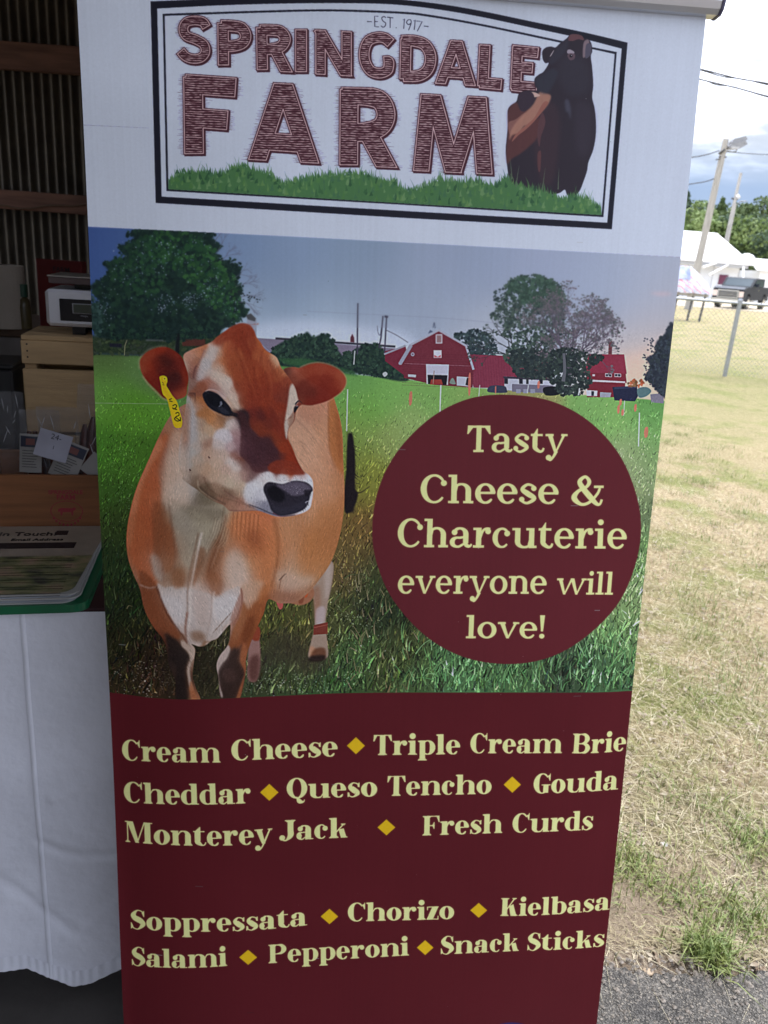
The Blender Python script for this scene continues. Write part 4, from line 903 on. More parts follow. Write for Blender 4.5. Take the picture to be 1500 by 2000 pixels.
    F = [(700,80,134,52,30),(640,110,142,60,36),(740,140,122,46,26),(560,165,146,76,52),(800,150,160,84,50),(780,90,140,58,34),(700,170,134,54,32),(850,200,160,80,44),(770,60,132,54,34),
      (420,220,178,120,90),(380,260,176,126,104),(350,330,170,140,120),(390,330,150,96,80),(460,210,170,100,66),(400,370,120,74,62),(380,430,130,96,84),(410,300,150,96,72),
      (520,240,182,164,152),(480,320,170,160,156),(450,380,168,152,148),(540,205,186,168,154),(570,240,172,126,100),(560,320,172,128,104),(600,290,170,98,60),(560,350,182,160,144),(500,370,180,160,148),(620,230,168,90,54),(640,190,158,80,50),
      (640,350,156,80,46),(600,370,176,130,104),(700,250,156,80,44),(680,320,150,74,42),(760,220,128,52,30),(750,300,138,60,34),(830,250,166,90,52),(800,310,140,60,32),(900,320,156,80,46),(870,280,162,86,52),(960,380,150,76,44),(940,295,182,140,108),(990,360,162,96,62),
      (750,400,140,58,32),(700,400,150,72,40),(850,420,130,48,26),(830,360,144,60,32),(950,480,122,46,30),(900,400,138,56,32),(1010,430,132,58,38),(1000,480,110,46,34),
      (720,480,142,62,36),(800,540,122,42,26),(800,470,128,48,28),(900,560,128,46,26),(870,500,124,44,26),(980,600,124,42,24),(980,530,104,42,34),(690,500,140,70,48),(720,560,134,66,44),(700,460,134,62,40),(1010,540,112,48,36),
      (560,390,184,166,150),(620,440,190,170,160),(670,520,190,168,154),(690,590,182,156,134),(540,430,156,112,98),(500,420,156,100,82),(600,500,166,140,130),(470,450,134,72,50),(570,460,160,124,112),(640,560,170,140,118),(600,410,190,172,158),(530,470,150,108,96),
      (440,490,130,76,56),(450,560,158,90,48),(470,640,158,100,58),(520,680,172,112,66),(590,680,128,84,54),(560,700,168,120,84),(430,580,160,120,96),(450,700,158,130,108),(500,740,172,140,112),(630,650,110,80,62),
      (740,650,48,30,32),(735,720,54,36,38),(725,680,48,30,34),(760,780,66,42,46),(700,630,74,40,34),(800,640,98,34,26),(850,650,82,30,26),(900,700,102,38,26),(830,720,112,44,26),(870,770,112,44,26),(760,560,122,50,32),(780,600,110,38,28),(900,630,112,38,24),(960,700,118,40,24),(1000,660,116,48,32),(800,690,104,38,26),
      (800,820,64,38,42),(860,850,56,34,42),(780,870,74,44,52),(900,830,56,30,34),(930,900,62,32,38),(850,930,72,42,50),(960,820,120,46,24),(1000,860,130,46,22),(1030,950,130,42,20),(1080,1000,120,38,20),(980,940,92,38,30),(960,1010,90,34,26),(1040,1020,146,56,26),(1120,1030,120,50,36),(870,990,82,46,50),(800,940,66,40,48),(820,1010,96,60,60),(760,990,110,76,72),(790,1050,110,80,76),(740,1040,150,116,104),(920,970,80,40,42),(940,800,116,44,24),(980,780,120,44,26),
      (640,700,184,170,162),(590,780,186,176,176),(620,800,180,170,170),(570,850,178,162,154),(680,720,170,146,140),(690,770,152,118,116),(700,830,140,104,106),(700,890,126,94,96),(650,860,168,142,140),(680,920,130,84,70),(650,960,186,172,164),(690,990,184,168,158),(620,1000,172,142,124),(560,960,174,146,124),(500,900,170,138,116),(550,900,172,144,126),(720,960,110,70,60),(600,920,176,150,134),
      (400,700,158,150,148),(380,600,158,148,144),(350,800,156,150,148),(400,800,158,150,146),(430,850,164,148,136),(340,900,156,150,148),(380,900,158,150,142),(420,950,164,142,124),(460,800,168,146,126),(480,840,150,112,92),(440,1000,162,134,112),(480,1020,168,134,108),(540,1050,172,142,118),(360,980,156,146,136),(330,960,154,144,134),(320,1040,140,116,98),(400,1030,150,128,108),
      (600,1080,174,148,126),(450,1080,142,112,92),(640,1100,176,156,132),(700,1130,172,148,126),(680,1060,176,150,132),(560,1140,140,110,88),(600,1160,120,92,72),(660,1180,118,88,70),(700,1170,150,122,98),(700,1220,146,100,80),(600,1210,126,88,68),(660,1250,146,104,82),(740,1265,160,112,90),(520,1170,98,74,56),(460,1130,96,76,58),(420,1090,110,88,70),(780,1275,150,108,88),(380,1070,130,108,92),
      (790,1150,188,184,186),(820,1100,190,186,186),(900,1050,194,188,188),(1000,1050,190,184,184),(1100,1062,196,190,192),(1165,1085,200,196,200),(760,1170,184,180,180),(780,1220,178,174,176),(820,1240,146,142,150),(860,1270,118,116,128),(840,1180,180,176,180),(1185,1230,190,186,190),(1150,1055,196,188,188),(860,1070,188,178,176)]
    hm = fullmask([cr(head, True, 5)], .8)
    soft = fullmask([H([(300,1100),(300,700),(345,560),(420,560),(420,1100)])], 9)       # head runs softly into the neck here
    edge = fullmask([cr(H([(400,300),(700,30),(1220,1000),(1220,1350),(560,1280),(470,1180),(395,1110),(372,1000),(372,700),(392,520),(382,400)]), True, 5)], 7)
    layfield(hm * np.clip(edge + (1 - soft) * hm, 0, 1), field(H(F), 330, 625, 625, 1020, 6.2, 2))
    CLIP = hm
    # sharp drawing: brow and eyes
    blob(H([(462,520),(475,496),(505,488),(560,508),(600,545),(640,590),(662,628),(700,640),(735,640),(730,660),(690,662),(660,655),(620,655),(575,638),(520,612),(482,570)]), (24,24,32), 1, .8)
    blob(H([(490,520),(530,508),(575,530),(600,570),(590,600),(540,590),(500,560)]), (16,17,24), 1, 1.2)
    blob(H([(575,565),(588,558),(594,575),(582,592),(568,596),(578,580)]), (110,112,126), .9, .5); blob(H([(560,600),(600,600),(640,640),(600,640)]), (44,46,58), .6, 1)
    line(H([(480,492),(515,480),(565,492),(605,530),(650,590)]), 2.2, (186,168,164), 1, .7, .9); line(H([(500,470),(550,478),(600,515)]), 2, (130,96,88), 1, .5, 1.2)
    line(H([(500,600),(560,640),(620,668),(660,664)]), 2.2, (150,120,108), 1, .6, 1)
    blob(H([(700,630),(730,620),(765,640),(765,690),(750,760),(722,740),(705,680)]), (40,26,30), .8, 2.6)
    line(H([(650,645),(690,650),(720,680)]), 4, (40,28,28), 5, .8, 1.2)
    blob(H([(1030,560),(1040,480),(1058,440),(1085,480),(1096,530),(1100,560),(1080,590),(1062,640),(1040,670),(1012,690),(1018,630)]), (186,170,154), .95, 1.6)
    blob(H([(1006,700),(1030,680),(1050,672),(1040,730),(1024,810),(1012,780)]), (176,160,146), .95, 1.4); blob(H([(1030,690),(1060,640),(1076,640),(1068,700),(1044,735)]), (150,116,96), .9, 1.2)
    line(H([(1078,580),(1095,560),(1110,556),(1128,574)]), 2.6, (38,30,38), 1.5, 1, .5); blob(H([(1072,600),(1086,588),(1102,596),(1090,620),(1072,632)]), (30,26,34), 1, .7); line(H([(1086,590),(1098,588)]), 1.4, (180,180,190), 1, .8, .4)
    line(H([(1064,640),(1058,660),(1036,672)]), 1.6, (96,74,66), 1, .7, .8)
    blob(H([(690,632),(716,700),(716,800),(710,900),(724,932),(770,978),(800,1022),(852,1032),(930,1012),(984,978),(962,900),(930,840),(880,800),(832,790),(792,758),(764,700),(744,640)]), (66,33,34), .62, 1.5)
    blob(H([(712,720),(760,760),(800,830),(790,900),(730,930),(712,900),(718,800)]), (84,50,54), .4, 3)
    blob(H([(640,180),(680,90),(740,60),(800,100),(840,190),(900,260),(970,340),(1022,440),(1015,560),(1000,650),(920,640),(800,600),(742,600),(722,500),(690,430),(640,350),(600,270)]), (128,48,26), .42, 4)
    # coloured face edge against the white patches
    line(H([(640,380),(690,440),(722,520),(735,600)]), 3, (110,52,36), 2, .45, 2.4); line(H([(690,470),(712,530),(716,600)]), 1.6, (120,66,50), 1, .6, 1)
    line(H([(1030,440),(1022,540),(1005,640),(1000,720),(1012,800),(1050,880),(1090,960),(1130,1022)]), 1.6, (90,34,26), 1.2, .5, 1)
    line(H([(475,215),(455,270),(420,330),(400,410)]), 2.2, (96,60,60), 1, .6, 1.4); line(H([(420,320),(405,360),(400,410)]), 2.6, (80,44,44), 1, .6, 1)
    blob(H([(660,58),(720,38),(770,50),(802,90),(815,150),(800,230),(780,280),(740,240),(690,170),(640,150),(560,180),(540,150),(600,95)]), (122,44,26), .5, 4)
    for pts in [[(800,100),(812,170),(820,230)],[(740,150),(770,220),(790,280)],[(860,220),(850,300),(870,400)],[(680,200),(720,300),(760,420),(800,540)],[(900,280),(940,360),(985,460)],[(800,320),(810,400),(830,480)],[(880,360),(900,460),(895,540)]]:
        line(H(pts), 3.2, (98,34,22), 1, .38, 1.8)
        line(H([(x + 22, y) for x, y in pts]), 2.6, (178,98,58), 1, .32, 1.8)
    # dark saddle on the nose
    blob(H([(725,760),(780,740),(830,790),(900,780),(940,830),(960,900),(990,960),(960,1010),(880,1000),(800,1010),(760,960),(720,930),(722,850)]), (58,32,40), .35, 4)
    blob(H([(720,930),(690,935),(670,948),(700,940),(740,960)]), (110,60,48), .6, 1.5)
    blob(H([(905,560),(960,640),(985,720),(960,770),(930,700),(900,630)]), (96,32,24), .4, 4)
    line(H([(900,560),(965,640),(1000,740)]), 3, (150,66,38), 1, .4, 2)
    blob(H([(900,985),(960,950),(1040,955),(1090,985),(1143,1036),(1100,1047),(1040,1046),(960,1040),(905,1022)]), (122,44,26), .85, 1.6)
    blob(H([(545,366),(600,372),(642,408),(675,468),(697,540),(706,612),(684,606),(655,566),(622,516),(588,470),(548,432),(510,402)]), (186,166,150), .6, 1.6)
    blob(H([(476,218),(530,196),(565,215),(540,290),(500,340),(455,400),(428,420),(432,350),(455,280)]), (172,162,158), .45, 2.5)
    # jaw lines
    for pts, w, c, a in [([(440,1125),(500,1180),(560,1215),(620,1245)],3.5,(70,52,42),.55),([(470,1060),(500,1130),(580,1190),(700,1230),(780,1262)],2.4,(96,66,50),.55),([(600,1150),(680,1200),(760,1250),(830,1282)],2.2,(100,62,52),.6),([(325,1060),(345,1100),(400,1140)],3,(84,64,52),.4),
        ([(450,690),(470,780),(485,850)],1.8,(150,110,92),.5),([(430,1080),(440,1140),(500,1190),(560,1230)],2,(168,150,124),.6),([(640,1285),(740,1290),(830,1288),(890,1304)],1.8,(110,66,56),.8)]: line(H(pts), w, c, w * .5, a, 1.2)
    for x, y in [(505,930),(378,1014),(280,970),(325,1075)]: blob(H([(x-6,y-5),(x+4,y-3),(x+8,y+8),(x-2,y+5)]), (60,30,30), .9, .4)
    # muzzle
    nose = H([(868,1150),(873,1118),(905,1096),(960,1104),(1000,1110),(1060,1090),(1120,1090),(1170,1108),(1197,1146),(1182,1172),(1172,1215),(1152,1262),(1110,1292),(1040,1314),(970,1318),(925,1290),(905,1240),(885,1195)])
    blob(nose, (38,34,44), 1, 1.0)
    blob(H([(890,1150),(930,1120),(990,1150),(1010,1200),(980,1230),(920,1210)]), (14,13,19), .9, 2)
    blob(H([(950,1112),(1000,1113),(1060,1094),(1125,1096),(1172,1118),(1190,1146),(1160,1168),(1110,1184),(1060,1186),(1020,1160),(985,1140)]), (82,74,88), .95, 1.6)
    blob(H([(920,1250),(1000,1262),(1120,1230),(1160,1190),(1150,1255),(1100,1290),(1030,1310),(960,1305)]), (46,44,56), .6, 2)
    blob(H([(1140,1150),(1185,1148),(1180,1170),(1150,1190),(1140,1172)]), (26,22,30), .8, 1.2)
    for k in range(90):
        x, y = rng.normal(1090, 48), rng.normal(1140, 20); poly(ell(*H([(x, y)])[0], rng.uniform(.3, .9), rng.uniform(.3, .6), 5), [(130,122,138),(60,54,66),(168,158,166)][k % 3], .8)
    for k in range(80):
        x, y = [(rng.normal(850, 45), rng.normal(1245, 22)), (rng.normal(1080, 60), rng.normal(1082, 8))][k % 2]; poly(ell(*H([(x, y)])[0], .6, .5, 5), (84,80,96), .8)
    for k in range(6): line(H([(1145+k*5,1236-k*3),(1156+k*4,1222)]), 1.2, (190,186,196), .5, .7, .4)
    line(H([(770,1245),(850,1275),(920,1305),(1000,1322),(1080,1316)]), 2.0, (44,38,48), 2, .7, .8); line(H([(930,1300),(980,1326),(1030,1322)]), 1.5, (110,50,60), 1, .7, .6)
    line(H([(1195,1160),(1192,1225),(1172,1280)]), 3.4, (198,194,200), 2, .8, .8)
    iy0, iy1, ix0, ix1 = int((625 - AY0) * SC), int((1375 - AY0) * SC), int((236 - AX0) * SC), int((700 - AX0) * SC)
    V = CV[iy0:iy1, ix0:ix1]; mm = np.maximum(hm, bm)[iy0:iy1, ix0:ix1, None]; gl = V.mean(-1, keepdims=True)
    V += mm * (np.clip((gl + (V - gl) * .91) * 1.06, 0, 1) - V)
    # head grain
    for k in range(7000):
        x, y = rng.uniform(345, 612), rng.uniform(635, 1000); iy, ix = int((y - AY0) * SC), int((x - AX0) * SC)
        if hm[iy, ix] < .95: continue
        f = rng.choice([.84, .91, 1.08, 1.16]); a = 1.25 + .45 * math.sin(x * .018 - y * .02)
        line([(x, y), (x + 5 * math.cos(a), y + 5 * math.sin(a))], 1.0, np.clip(CV[iy, ix] * 255 * f, 0, 255), .4, .5)
    CLIP = PM
    for k in range(80):                                       # hairs on the poll
        t = rng.random(); x = 420 + 85 * t; y = 672 - 38 * math.sin(min(1, t * 1.1) * 1.6); line([(x, y), (x + rng.uniform(-2, 4), y - rng.uniform(1, 4))], .9, (150,70,46), .3, .5)
    for k in range(9): line(H([(375+k*5,500),(378+k*5,535+rng.uniform(0,40))]), 1.2, (60,40,40), .4, .5)
    # ear tag
    poly(cr(H([(175,400),(186,389),(205,387),(224,398),(229,425),(222,452),(240,485),(262,520),(292,560),(312,630),(327,690),(322,728),(308,736),(284,735),(268,716),(255,665),(243,612),(225,545),(200,515),(192,490),(183,440)]), True, 4), (206,172,30), 1, .3)
    poly(ell(*H([(210,408)])[0], 3.4, 3.4), (222,190,50)); poly(ell(*H([(210,408)])[0], 1.4, 1.4), (120,90,20)); line(H([(192,430),(204,440)]),1.2,(110,90,30)); line(H([(196,448),(208,450)]),1.2,(110,90,30))
    q = lambda p: line(H(p), 1.9, (60,46,22), smooth=len(p) > 3)
    q([(240,548),(258,540)]); q([(243,556),(262,560)]); q([(262,590),(280,580),(290,592),(272,610),(262,600)]); q([(266,606),(292,614)]); q([(282,640),(300,632),(306,650),(288,660),(276,676),(296,690),(316,680),(312,664)]); q([(286,668),(318,690)])
    CLIP = None
    # print sharpness of the photograph
    if PM is not None:
        y0, y1 = int((440 - AY0) * SC), int((700 - AY0) * SC); V = CV[y0:y1]; k = (PM[y0:y1, :] * np.clip((y1 - y0 - np.arange(y1 - y0)) / 60., 0, 1)[:, None])[..., None]; V += k * (.75 * (gblur(V, 1.3) - V))
        y0, y1 = int((640 - AY0) * SC), int((1372 - AY0) * SC); V = CV[y0:y1]; B3 = gblur(V, 2.6)
        V += PM[y0:y1, :, None] * (np.clip(V + .75 * (V - B3) + .012 * noise(y1 - y0, AW, 2.2, 5, 2)[..., None], 0, 1) - V)
# ---------------------------------------------------------------- the banner: a slightly bowed sheet on its stand
BW = .85
BO = np.array([-0.0051, 1.1435, 1.4684])
def _rot(r):
    t = np.linalg.norm(r); k = r / t; K = np.array([[0, -k[2], k[1]], [k[2], 0, -k[0]], [-k[1], k[0], 0]])
    return np.eye(3) + math.sin(t) * K + (1 - math.cos(t)) * K @ K
BR = _rot(np.array([-0.1097, -0.0359, 0.1167])); BU, BN, BV = BR[:, 0], BR[:, 1], BR[:, 2]
VT, VB = .4718, -1.46                                       # height of the rail's lower edge and of the base along the sheet
def bow(u, v):
    """the loose sides of the vinyl curl away from the viewer, less so under the straight rail"""
    k = np.clip((VT - v) / 1.2, 0, 1) ** .8
    l = np.clip((.24 - u) / .24, 0, 1) ** 2 * .032; r = np.clip((u - .74) / .26, 0, 1) ** 2 * .014
    return (l + r) * k + .0022 * np.sin(v * 5.2 + u * 2.4) * k - .002 * k
def BP(u, v):
    u = np.asarray(u, float); v = np.asarray(v, float)
    return BO + ((u - .5) * BW)[..., None] * BU + v[..., None] * BV + bow(u, v)[..., None] * BN
def edge_trim(v):
    """the cut edges are not quite straight: left and right u of the sheet at height v"""
    return .0015 * np.sin(v * 7) - bow(0., v) * .36, 1 + .0015 * np.sin(v * 6 + 1) + bow(1., v) * .30
def build_banner():
    art_base(); art_logo(); PM = art_photo(); art_cow(PM); art_text()
    # sample the artwork into the sheet's own coordinates
    TW, TH = 1320, 2900
    uu = -.03 + 1.06 * (np.arange(TW) + .5) / TW; vv = VB + (np.arange(TH) + .5) / TH * (VT - VB)
    U, V = np.meshgrid(uu, vv); P = BP(U, V) - CAMP
    C = P @ CM; px = 750 + FPX * C[..., 0] / C[..., 2]; py = 1000 + FPX * C[..., 1] / C[..., 2]
    fx = np.clip((px - AX0) * SC - .5, 0, AW - 1.01); fy = np.clip((py - AY0) * SC - .5, 0, AH - 1.01)
    ix, iy = fx.astype(int), fy.astype(int); ax, ay = (fx - ix)[..., None], (fy - iy)[..., None]
    A = CV[iy, ix] * (1 - ax) * (1 - ay) + CV[iy, ix + 1] * ax * (1 - ay) + CV[iy + 1, ix] * (1 - ax) * ay + CV[iy + 1, ix + 1] * ax * ay
    A = np.clip(A, 0, 1); A = np.where(A < .04045, A / 12.92, ((A + .055) / 1.055) ** 2.4)
    A = A * np.array(ART_GAIN); A = np.clip(A, .002, .9)
    grain = 1 + .012 * noise(TH, TW, 3, 3, 2)[..., None]
    A = A * grain * (1 + .009 * np.repeat(noise(1, TW, 5, 9, 3), TH, 0)[..., None] + .02 * noise(TH, TW, 160, 12, 2)[..., None])
    rs = np.random.default_rng(31)
    for k in range(130):                                  # dust and small scuffs
        y, x = rs.integers(5, TH - 5), rs.integers(5, TW - 30); l = int(rs.integers(1, 3)) if k % 9 else int(rs.integers(8, 22))
        A[y:y + 1 + (k % 3 == 0), x:x + l] = A[y:y + 1 + (k % 3 == 0), x:x + l] * .6 + .25 * rs.random()
    S = np.where(A < .0031308, A * 12.92, 1.055 * A ** (1 / 2.4) - .055)
    img = bpy.data.images.new('banner print', TW, TH); buf = np.ones((TH, TW, 4), np.float32); buf[..., :3] = S
    img.pixels.foreach_set(buf.ravel()); img.update(); img.pack()
    m = bpy.data.materials.new('printed vinyl'); m.use_nodes = True; nt = m.node_tree; Pn = nt.nodes['Principled BSDF']
    ti = nt.nodes.new('ShaderNodeTexImage'); ti.image = img; ti.extension = 'EXTEND'; nt.links.new(ti.outputs[0], Pn.inputs['Base Color'])
    Pn.inputs['Roughness'].default_value = .5; Pn.inputs['Specular IOR Level'].default_value = .12
    tcn = nt.nodes.new('ShaderNodeTexCoord'); nn = nt.nodes.new('ShaderNodeTexNoise'); nn.inputs['Scale'].default_value = 9; nn.inputs['Detail'].default_value = 3
    nt.links.new(tcn.outputs['Object'], nn.inputs[0]); bp = nt.nodes.new('ShaderNodeBump'); bp.inputs['Strength'].default_value = .12; bp.inputs['Distance'].default_value = .01
    nt.links.new(nn.outputs[0], bp.inputs['Height']); nt.links.new(bp.outputs[0], Pn.inputs['Normal'])
    base = BP(np.array(.5), np.array(VB))
    root = thing('retractable_banner', (base[0], base[1], 0), 'tall printed roll-up banner with brown cow, round maroon badge and cheese list', 'banner')
    o0 = np.array(root.location)
    NU, NV = 60, 90; us = np.linspace(0, 1, NU + 1); vs = np.linspace(VB, VT + .02, NV + 1)
    verts = []; uvs = []
    for v in vs:
        a, b = edge_trim(v)
        U1 = a + us * (b - a); Q = BP(U1, np.full_like(U1, v)) - o0
        verts += [tuple(q) for q in Q]; uvs += [((u + .03) / 1.06, (v - VB) / (VT - VB)) for u in U1]
    n0 = len(verts); back = [tuple(np.array(q) + BN * .0006) for q in verts]
    fs = [(j * (NU + 1) + i, j * (NU + 1) + i + 1, (j + 1) * (NU + 1) + i + 1, (j + 1) * (NU + 1) + i) for j in range(NV) for i in range(NU)]
    def sheet(name, vts, faces, mt):
        me = bpy.data.meshes.new(name); me.from_pydata(vts, [], faces); me.materials.append(mt); me.polygons.foreach_set('use_smooth', [True] * len(faces))
        ul = me.uv_layers.new(name='UVMap'); li = np.empty(len(me.loops), np.int32); me.loops.foreach_get('vertex_index', li)
        ul.data.foreach_set('uv', np.array(uvs, np.float32)[li].ravel()); me.update()
        o = bpy.data.objects.new(name, me); COL.objects.link(o); o.parent = root; return o
    sheet('banner_panel', verts, fs, m)
    rim = [(i + j * (NU + 1), i + (j + 1) * (NU + 1)) for j in range(NV) for i in (0,)]
    bk = MB(); bk.v = list(back); bk.f = [f[::-1] for f in fs]; bk.sm = [True] * len(fs); bk.build('banner_backing', mat('grey vinyl back', (.42, .43, .46), .5), root)
    e = MB()                                                # cut edge of the sheet
    for i in (0, NU):
        vsx = []; fx_ = []
        for j in range(NV + 1): k = i + j * (NU + 1); vsx += [verts[k], back[k]]
        e.add(vsx, [(2 * j, 2 * j + 1, 2 * j + 3, 2 * j + 2) for j in range(NV)])
    e.build('cut_edge', mat('vinyl edge', (.5, .5, .52), .5), root)
    # clamp rail at the top: rounded aluminium profile, wider than the sheet
    alu = mat('brushed aluminium', (.62, .62, .64), .32, .85, .05, 40, stretch=(.05, 1, 1))
    def L(u, v, w): return tuple(BO + (u - .5) * BW * BU + v * BV + w * BN - o0)
    prof = [(0, .006), (0, -.010), (.005, -.0165), (.014, -.020), (.030, -.020), (.042, -.014), (.047, -.004), (.047, .010), (.030, .016), (.010, .014)]
    MB().prism(prof, lambda a, b, w: L(w, VT + a - .001, b), -.012, 1.013).build('top_rail', alu, root)
    for a, b in ((-.016, -.012), (1.013, 1.018)):
        MB().prism([(x * 1.06 - .001, y * 1.08) for x, y in prof], lambda p, q, w: L(w, VT + p - .001, q), a, b).build('end_cap', mat('dark plastic cap', (.10, .09, .16), .4), root)
    MB().tube([L(.5, VT + .02, .02), L(.5, VB, .05)], .009, 10).build('support_pole', alu, root)
    bb = BP(np.array(.5), np.array(VB)) - o0
    b = MB(); b.prism([(0, -.05), (.02, -.075), (.06, -.07), (.085, -.03), (.085, .03), (.06, .07), (0, .075)], lambda z, y, x: (x, bb[1] + y + x * .118, z + .004), -.44, .44); b.build('base_cassette', alu, root)
    for x in (-.3, .3): MB().box(x - .02, bb[1] - .15, .0, x + .02, bb[1] + .17, .012, bev=.003).build('foot', alu, root)
    return root
# ---------------------------------------------------------------- ground and apron
def build_ground():
    soil = bpy.data.materials.new('dry grass ground'); soil.use_nodes = True; nt = soil.node_tree; P = nt.nodes['Principled BSDF']; L = nt.links.new; P.inputs['Roughness'].default_value = .95; P.inputs['Specular IOR Level'].default_value = .15
    tcn = nt.nodes.new('ShaderNodeTexCoord')
    def nz(sc, det, ro=.55, st=None):
        n = nt.nodes.new('ShaderNodeTexNoise'); n.inputs['Scale'].default_value = sc; n.inputs['Detail'].default_value = det; n.inputs['Roughness'].default_value = ro
        if st: mp = nt.nodes.new('ShaderNodeMapping'); mp.inputs['Scale'].default_value = st; L(tcn.outputs['Object'], mp.inputs[0]); L(mp.outputs[0], n.inputs[0])
        else: L(tcn.outputs['Object'], n.inputs[0])
        return n
    def ramp(n, *st):
        r = nt.nodes.new('ShaderNodeValToRGB'); el = r.color_ramp.elements
        el[0].position, el[0].color = st[0][0], (*st[0][1], 1); el[1].position, el[1].color = st[-1][0], (*st[-1][1], 1)
        for p, c in st[1:-1]: q = el.new(p); q.color = (*c, 1)
        L(n.outputs[0], r.inputs[0]); return r
    def mix(f, a, b):
        m = nt.nodes.new('ShaderNodeMix'); m.data_type = 'RGBA'; L(f, m.inputs[0]); L(a, m.inputs[6]); L(b, m.inputs[7]); return m.outputs[2]
    straw = ramp(nz(55, 9, .7), (.30, (.17, .12, .07)), (.44, (.33, .25, .145)), (.56, (.47, .375, .23)), (.70, (.66, .56, .37)))
    green = ramp(nz(40, 8, .7), (.32, (.10, .12, .03)), (.5, (.21, .235, .07)), (.7, (.36, .36, .15)))
    patch = ramp(nz(1.15, 6, .62), (.50, (0, 0, 0)), (.60, (.8, .8, .8)))
    c = mix(patch.outputs[0], straw.outputs[0], green.outputs[0])
    # greener towards the fence, bare earth by the asphalt, greener beyond the fence
    sp = nt.nodes.new('ShaderNodeSeparateXYZ'); L(tcn.outputs['Object'], sp.inputs[0])
    ad = nt.nodes.new('ShaderNodeMath'); ad.operation = 'ADD'; nn = nz(.9, 3); sc = nt.nodes.new('ShaderNodeMath'); sc.operation = 'MULTIPLY'; sc.inputs[1].default_value = 5.; L(nn.outputs[0], sc.inputs[0]); L(sp.outputs[1], ad.inputs[0]); L(sc.outputs[0], ad.inputs[1])
    gr = nt.nodes.new('ShaderNodeValToRGB'); el = gr.color_ramp.elements
    mrn = nt.nodes.new('ShaderNodeMapRange'); mrn.inputs[2].default_value = 60; L(ad.outputs[0], mrn.inputs[0]); L(mrn.outputs[0], gr.inputs[0])
    el[0].position = .135; el[0].color = (0, 0, 0, 1); el[1].position = .75; el[1].color = (.15, .15, .15, 1)
    for p, v in ((.20, .55), (.27, .75), (.36, .4), (.48, .4)): q = el.new(p); q.color = (v, v, v, 1)
    fargreen = ramp(nz(14, 7, .65), (.3, (.10, .115, .04)), (.5, (.185, .19, .07)), (.7, (.30, .27, .13)))
    c = mix(gr.outputs[0], c, fargreen.outputs[0])
    ad2 = nt.nodes.new('ShaderNodeMath'); ad2.operation = 'ADD'; n2 = nz(4, 4); sc2 = nt.nodes.new('ShaderNodeMath'); sc2.operation = 'MULTIPLY'; sc2.inputs[1].default_value = 1.; L(n2.outputs[0], sc2.inputs[0]); L(sp.outputs[1], ad2.inputs[0]); L(sc2.outputs[0], ad2.inputs[1])
    mr2 = nt.nodes.new('ShaderNodeMapRange'); mr2.inputs[1].default_value = 2.0; mr2.inputs[2].default_value = 2.9; mr2.inputs[3].default_value = .9; mr2.inputs[4].default_value = 0; L(ad2.outputs[0], mr2.inputs[0])
    earth = ramp(nz(90, 8, .7), (.3, (.14, .105, .08)), (.5, (.29, .225, .17)), (.7, (.46, .375, .29)))
    c = mix(mr2.outputs[0], c, earth.outputs[0])
    L(c, P.inputs['Base Color'])
    b = nt.nodes.new('ShaderNodeBump'); b.inputs['Strength'].default_value = .9; b.inputs['Distance'].default_value = .02; bn = nz(70, 8, .7); L(bn.outputs[0], b.inputs['Height']); L(b.outputs[0], P.inputs['Normal'])
    g = MB()                                              # fine near the camera, coarse to the horizon
    xs = sorted(set([-900, -300, -80, -20, -5] + list(np.arange(0, 4.01, .16).round(3)) + [5, 6, 8, 10, 14, 20, 30, 50, 90, 160, 400, 900])); ys = sorted(set([-900, -200, -20, 1.30] + list(np.arange(1.46, 7, .16).round(3)) + [8, 9, 11, 14, 18, 24, 32, 45, 70, 110, 200, 500, 1200]))
    r = np.random.default_rng(3)
    vs = []
    for y in ys:
        for x in xs:
            z = 0.012 * (math.sin(x * 1.9 + y * .8) + math.sin(y * 1.3 - x * .6)) * (1 if y > 1.6 else 0) * (1 if y < 200 else 0)
            if 1.4 < y < 6: z += r.normal(0, .004)
            vs.append((x, y, z - .004))
    n = len(xs); g.add(vs, [(j * n + i, j * n + i + 1, (j + 1) * n + i + 1, (j + 1) * n + i) for j in range(len(ys) - 1) for i in range(n - 1)], True)
    tag(g.build('ground', soil), kind='structure')
    # asphalt apron in front of the shed, ragged edge
    asp = bpy.data.materials.new('worn asphalt'); asp.use_nodes = True; nt = asp.node_tree; P = nt.nodes['Principled BSDF']; L = nt.links.new; P.inputs['Roughness'].default_value = .85
    tcn = nt.nodes.new('ShaderNodeTexCoord'); vo = nt.nodes.new('ShaderNodeTexVoronoi'); vo.inputs['Scale'].default_value = 300; L(tcn.outputs['Object'], vo.inputs[0])
    hs = nt.nodes.new('ShaderNodeSeparateColor'); L(vo.outputs['Color'], hs.inputs[0])
    r1 = nt.nodes.new('ShaderNodeValToRGB'); el = r1.color_ramp.elements; el[0].position = 0; el[0].color = (.035, .034, .033, 1); el[1].position = 1; el[1].color = (.30, .275, .24, 1)
    for p, v in ((.35, .065), (.6, .11), (.88, .16)): q = el.new(p); q.color = (v, v * .97, v * .93, 1)
    L(hs.outputs[0], r1.inputs[0])
    n3 = nt.nodes.new('ShaderNodeTexNoise'); n3.inputs['Scale'].default_value = 7; n3.inputs['Detail'].default_value = 6; L(tcn.outputs['Object'], n3.inputs[0])
    r2 = nt.nodes.new('ShaderNodeValToRGB'); r2.color_ramp.elements[0].position = .35; r2.color_ramp.elements[0].color = (.62, .6, .58, 1); r2.color_ramp.elements[1].position = .7; r2.color_ramp.elements[1].color = (1.5, 1.42, 1.3, 1); L(n3.outputs[0], r2.inputs[0])
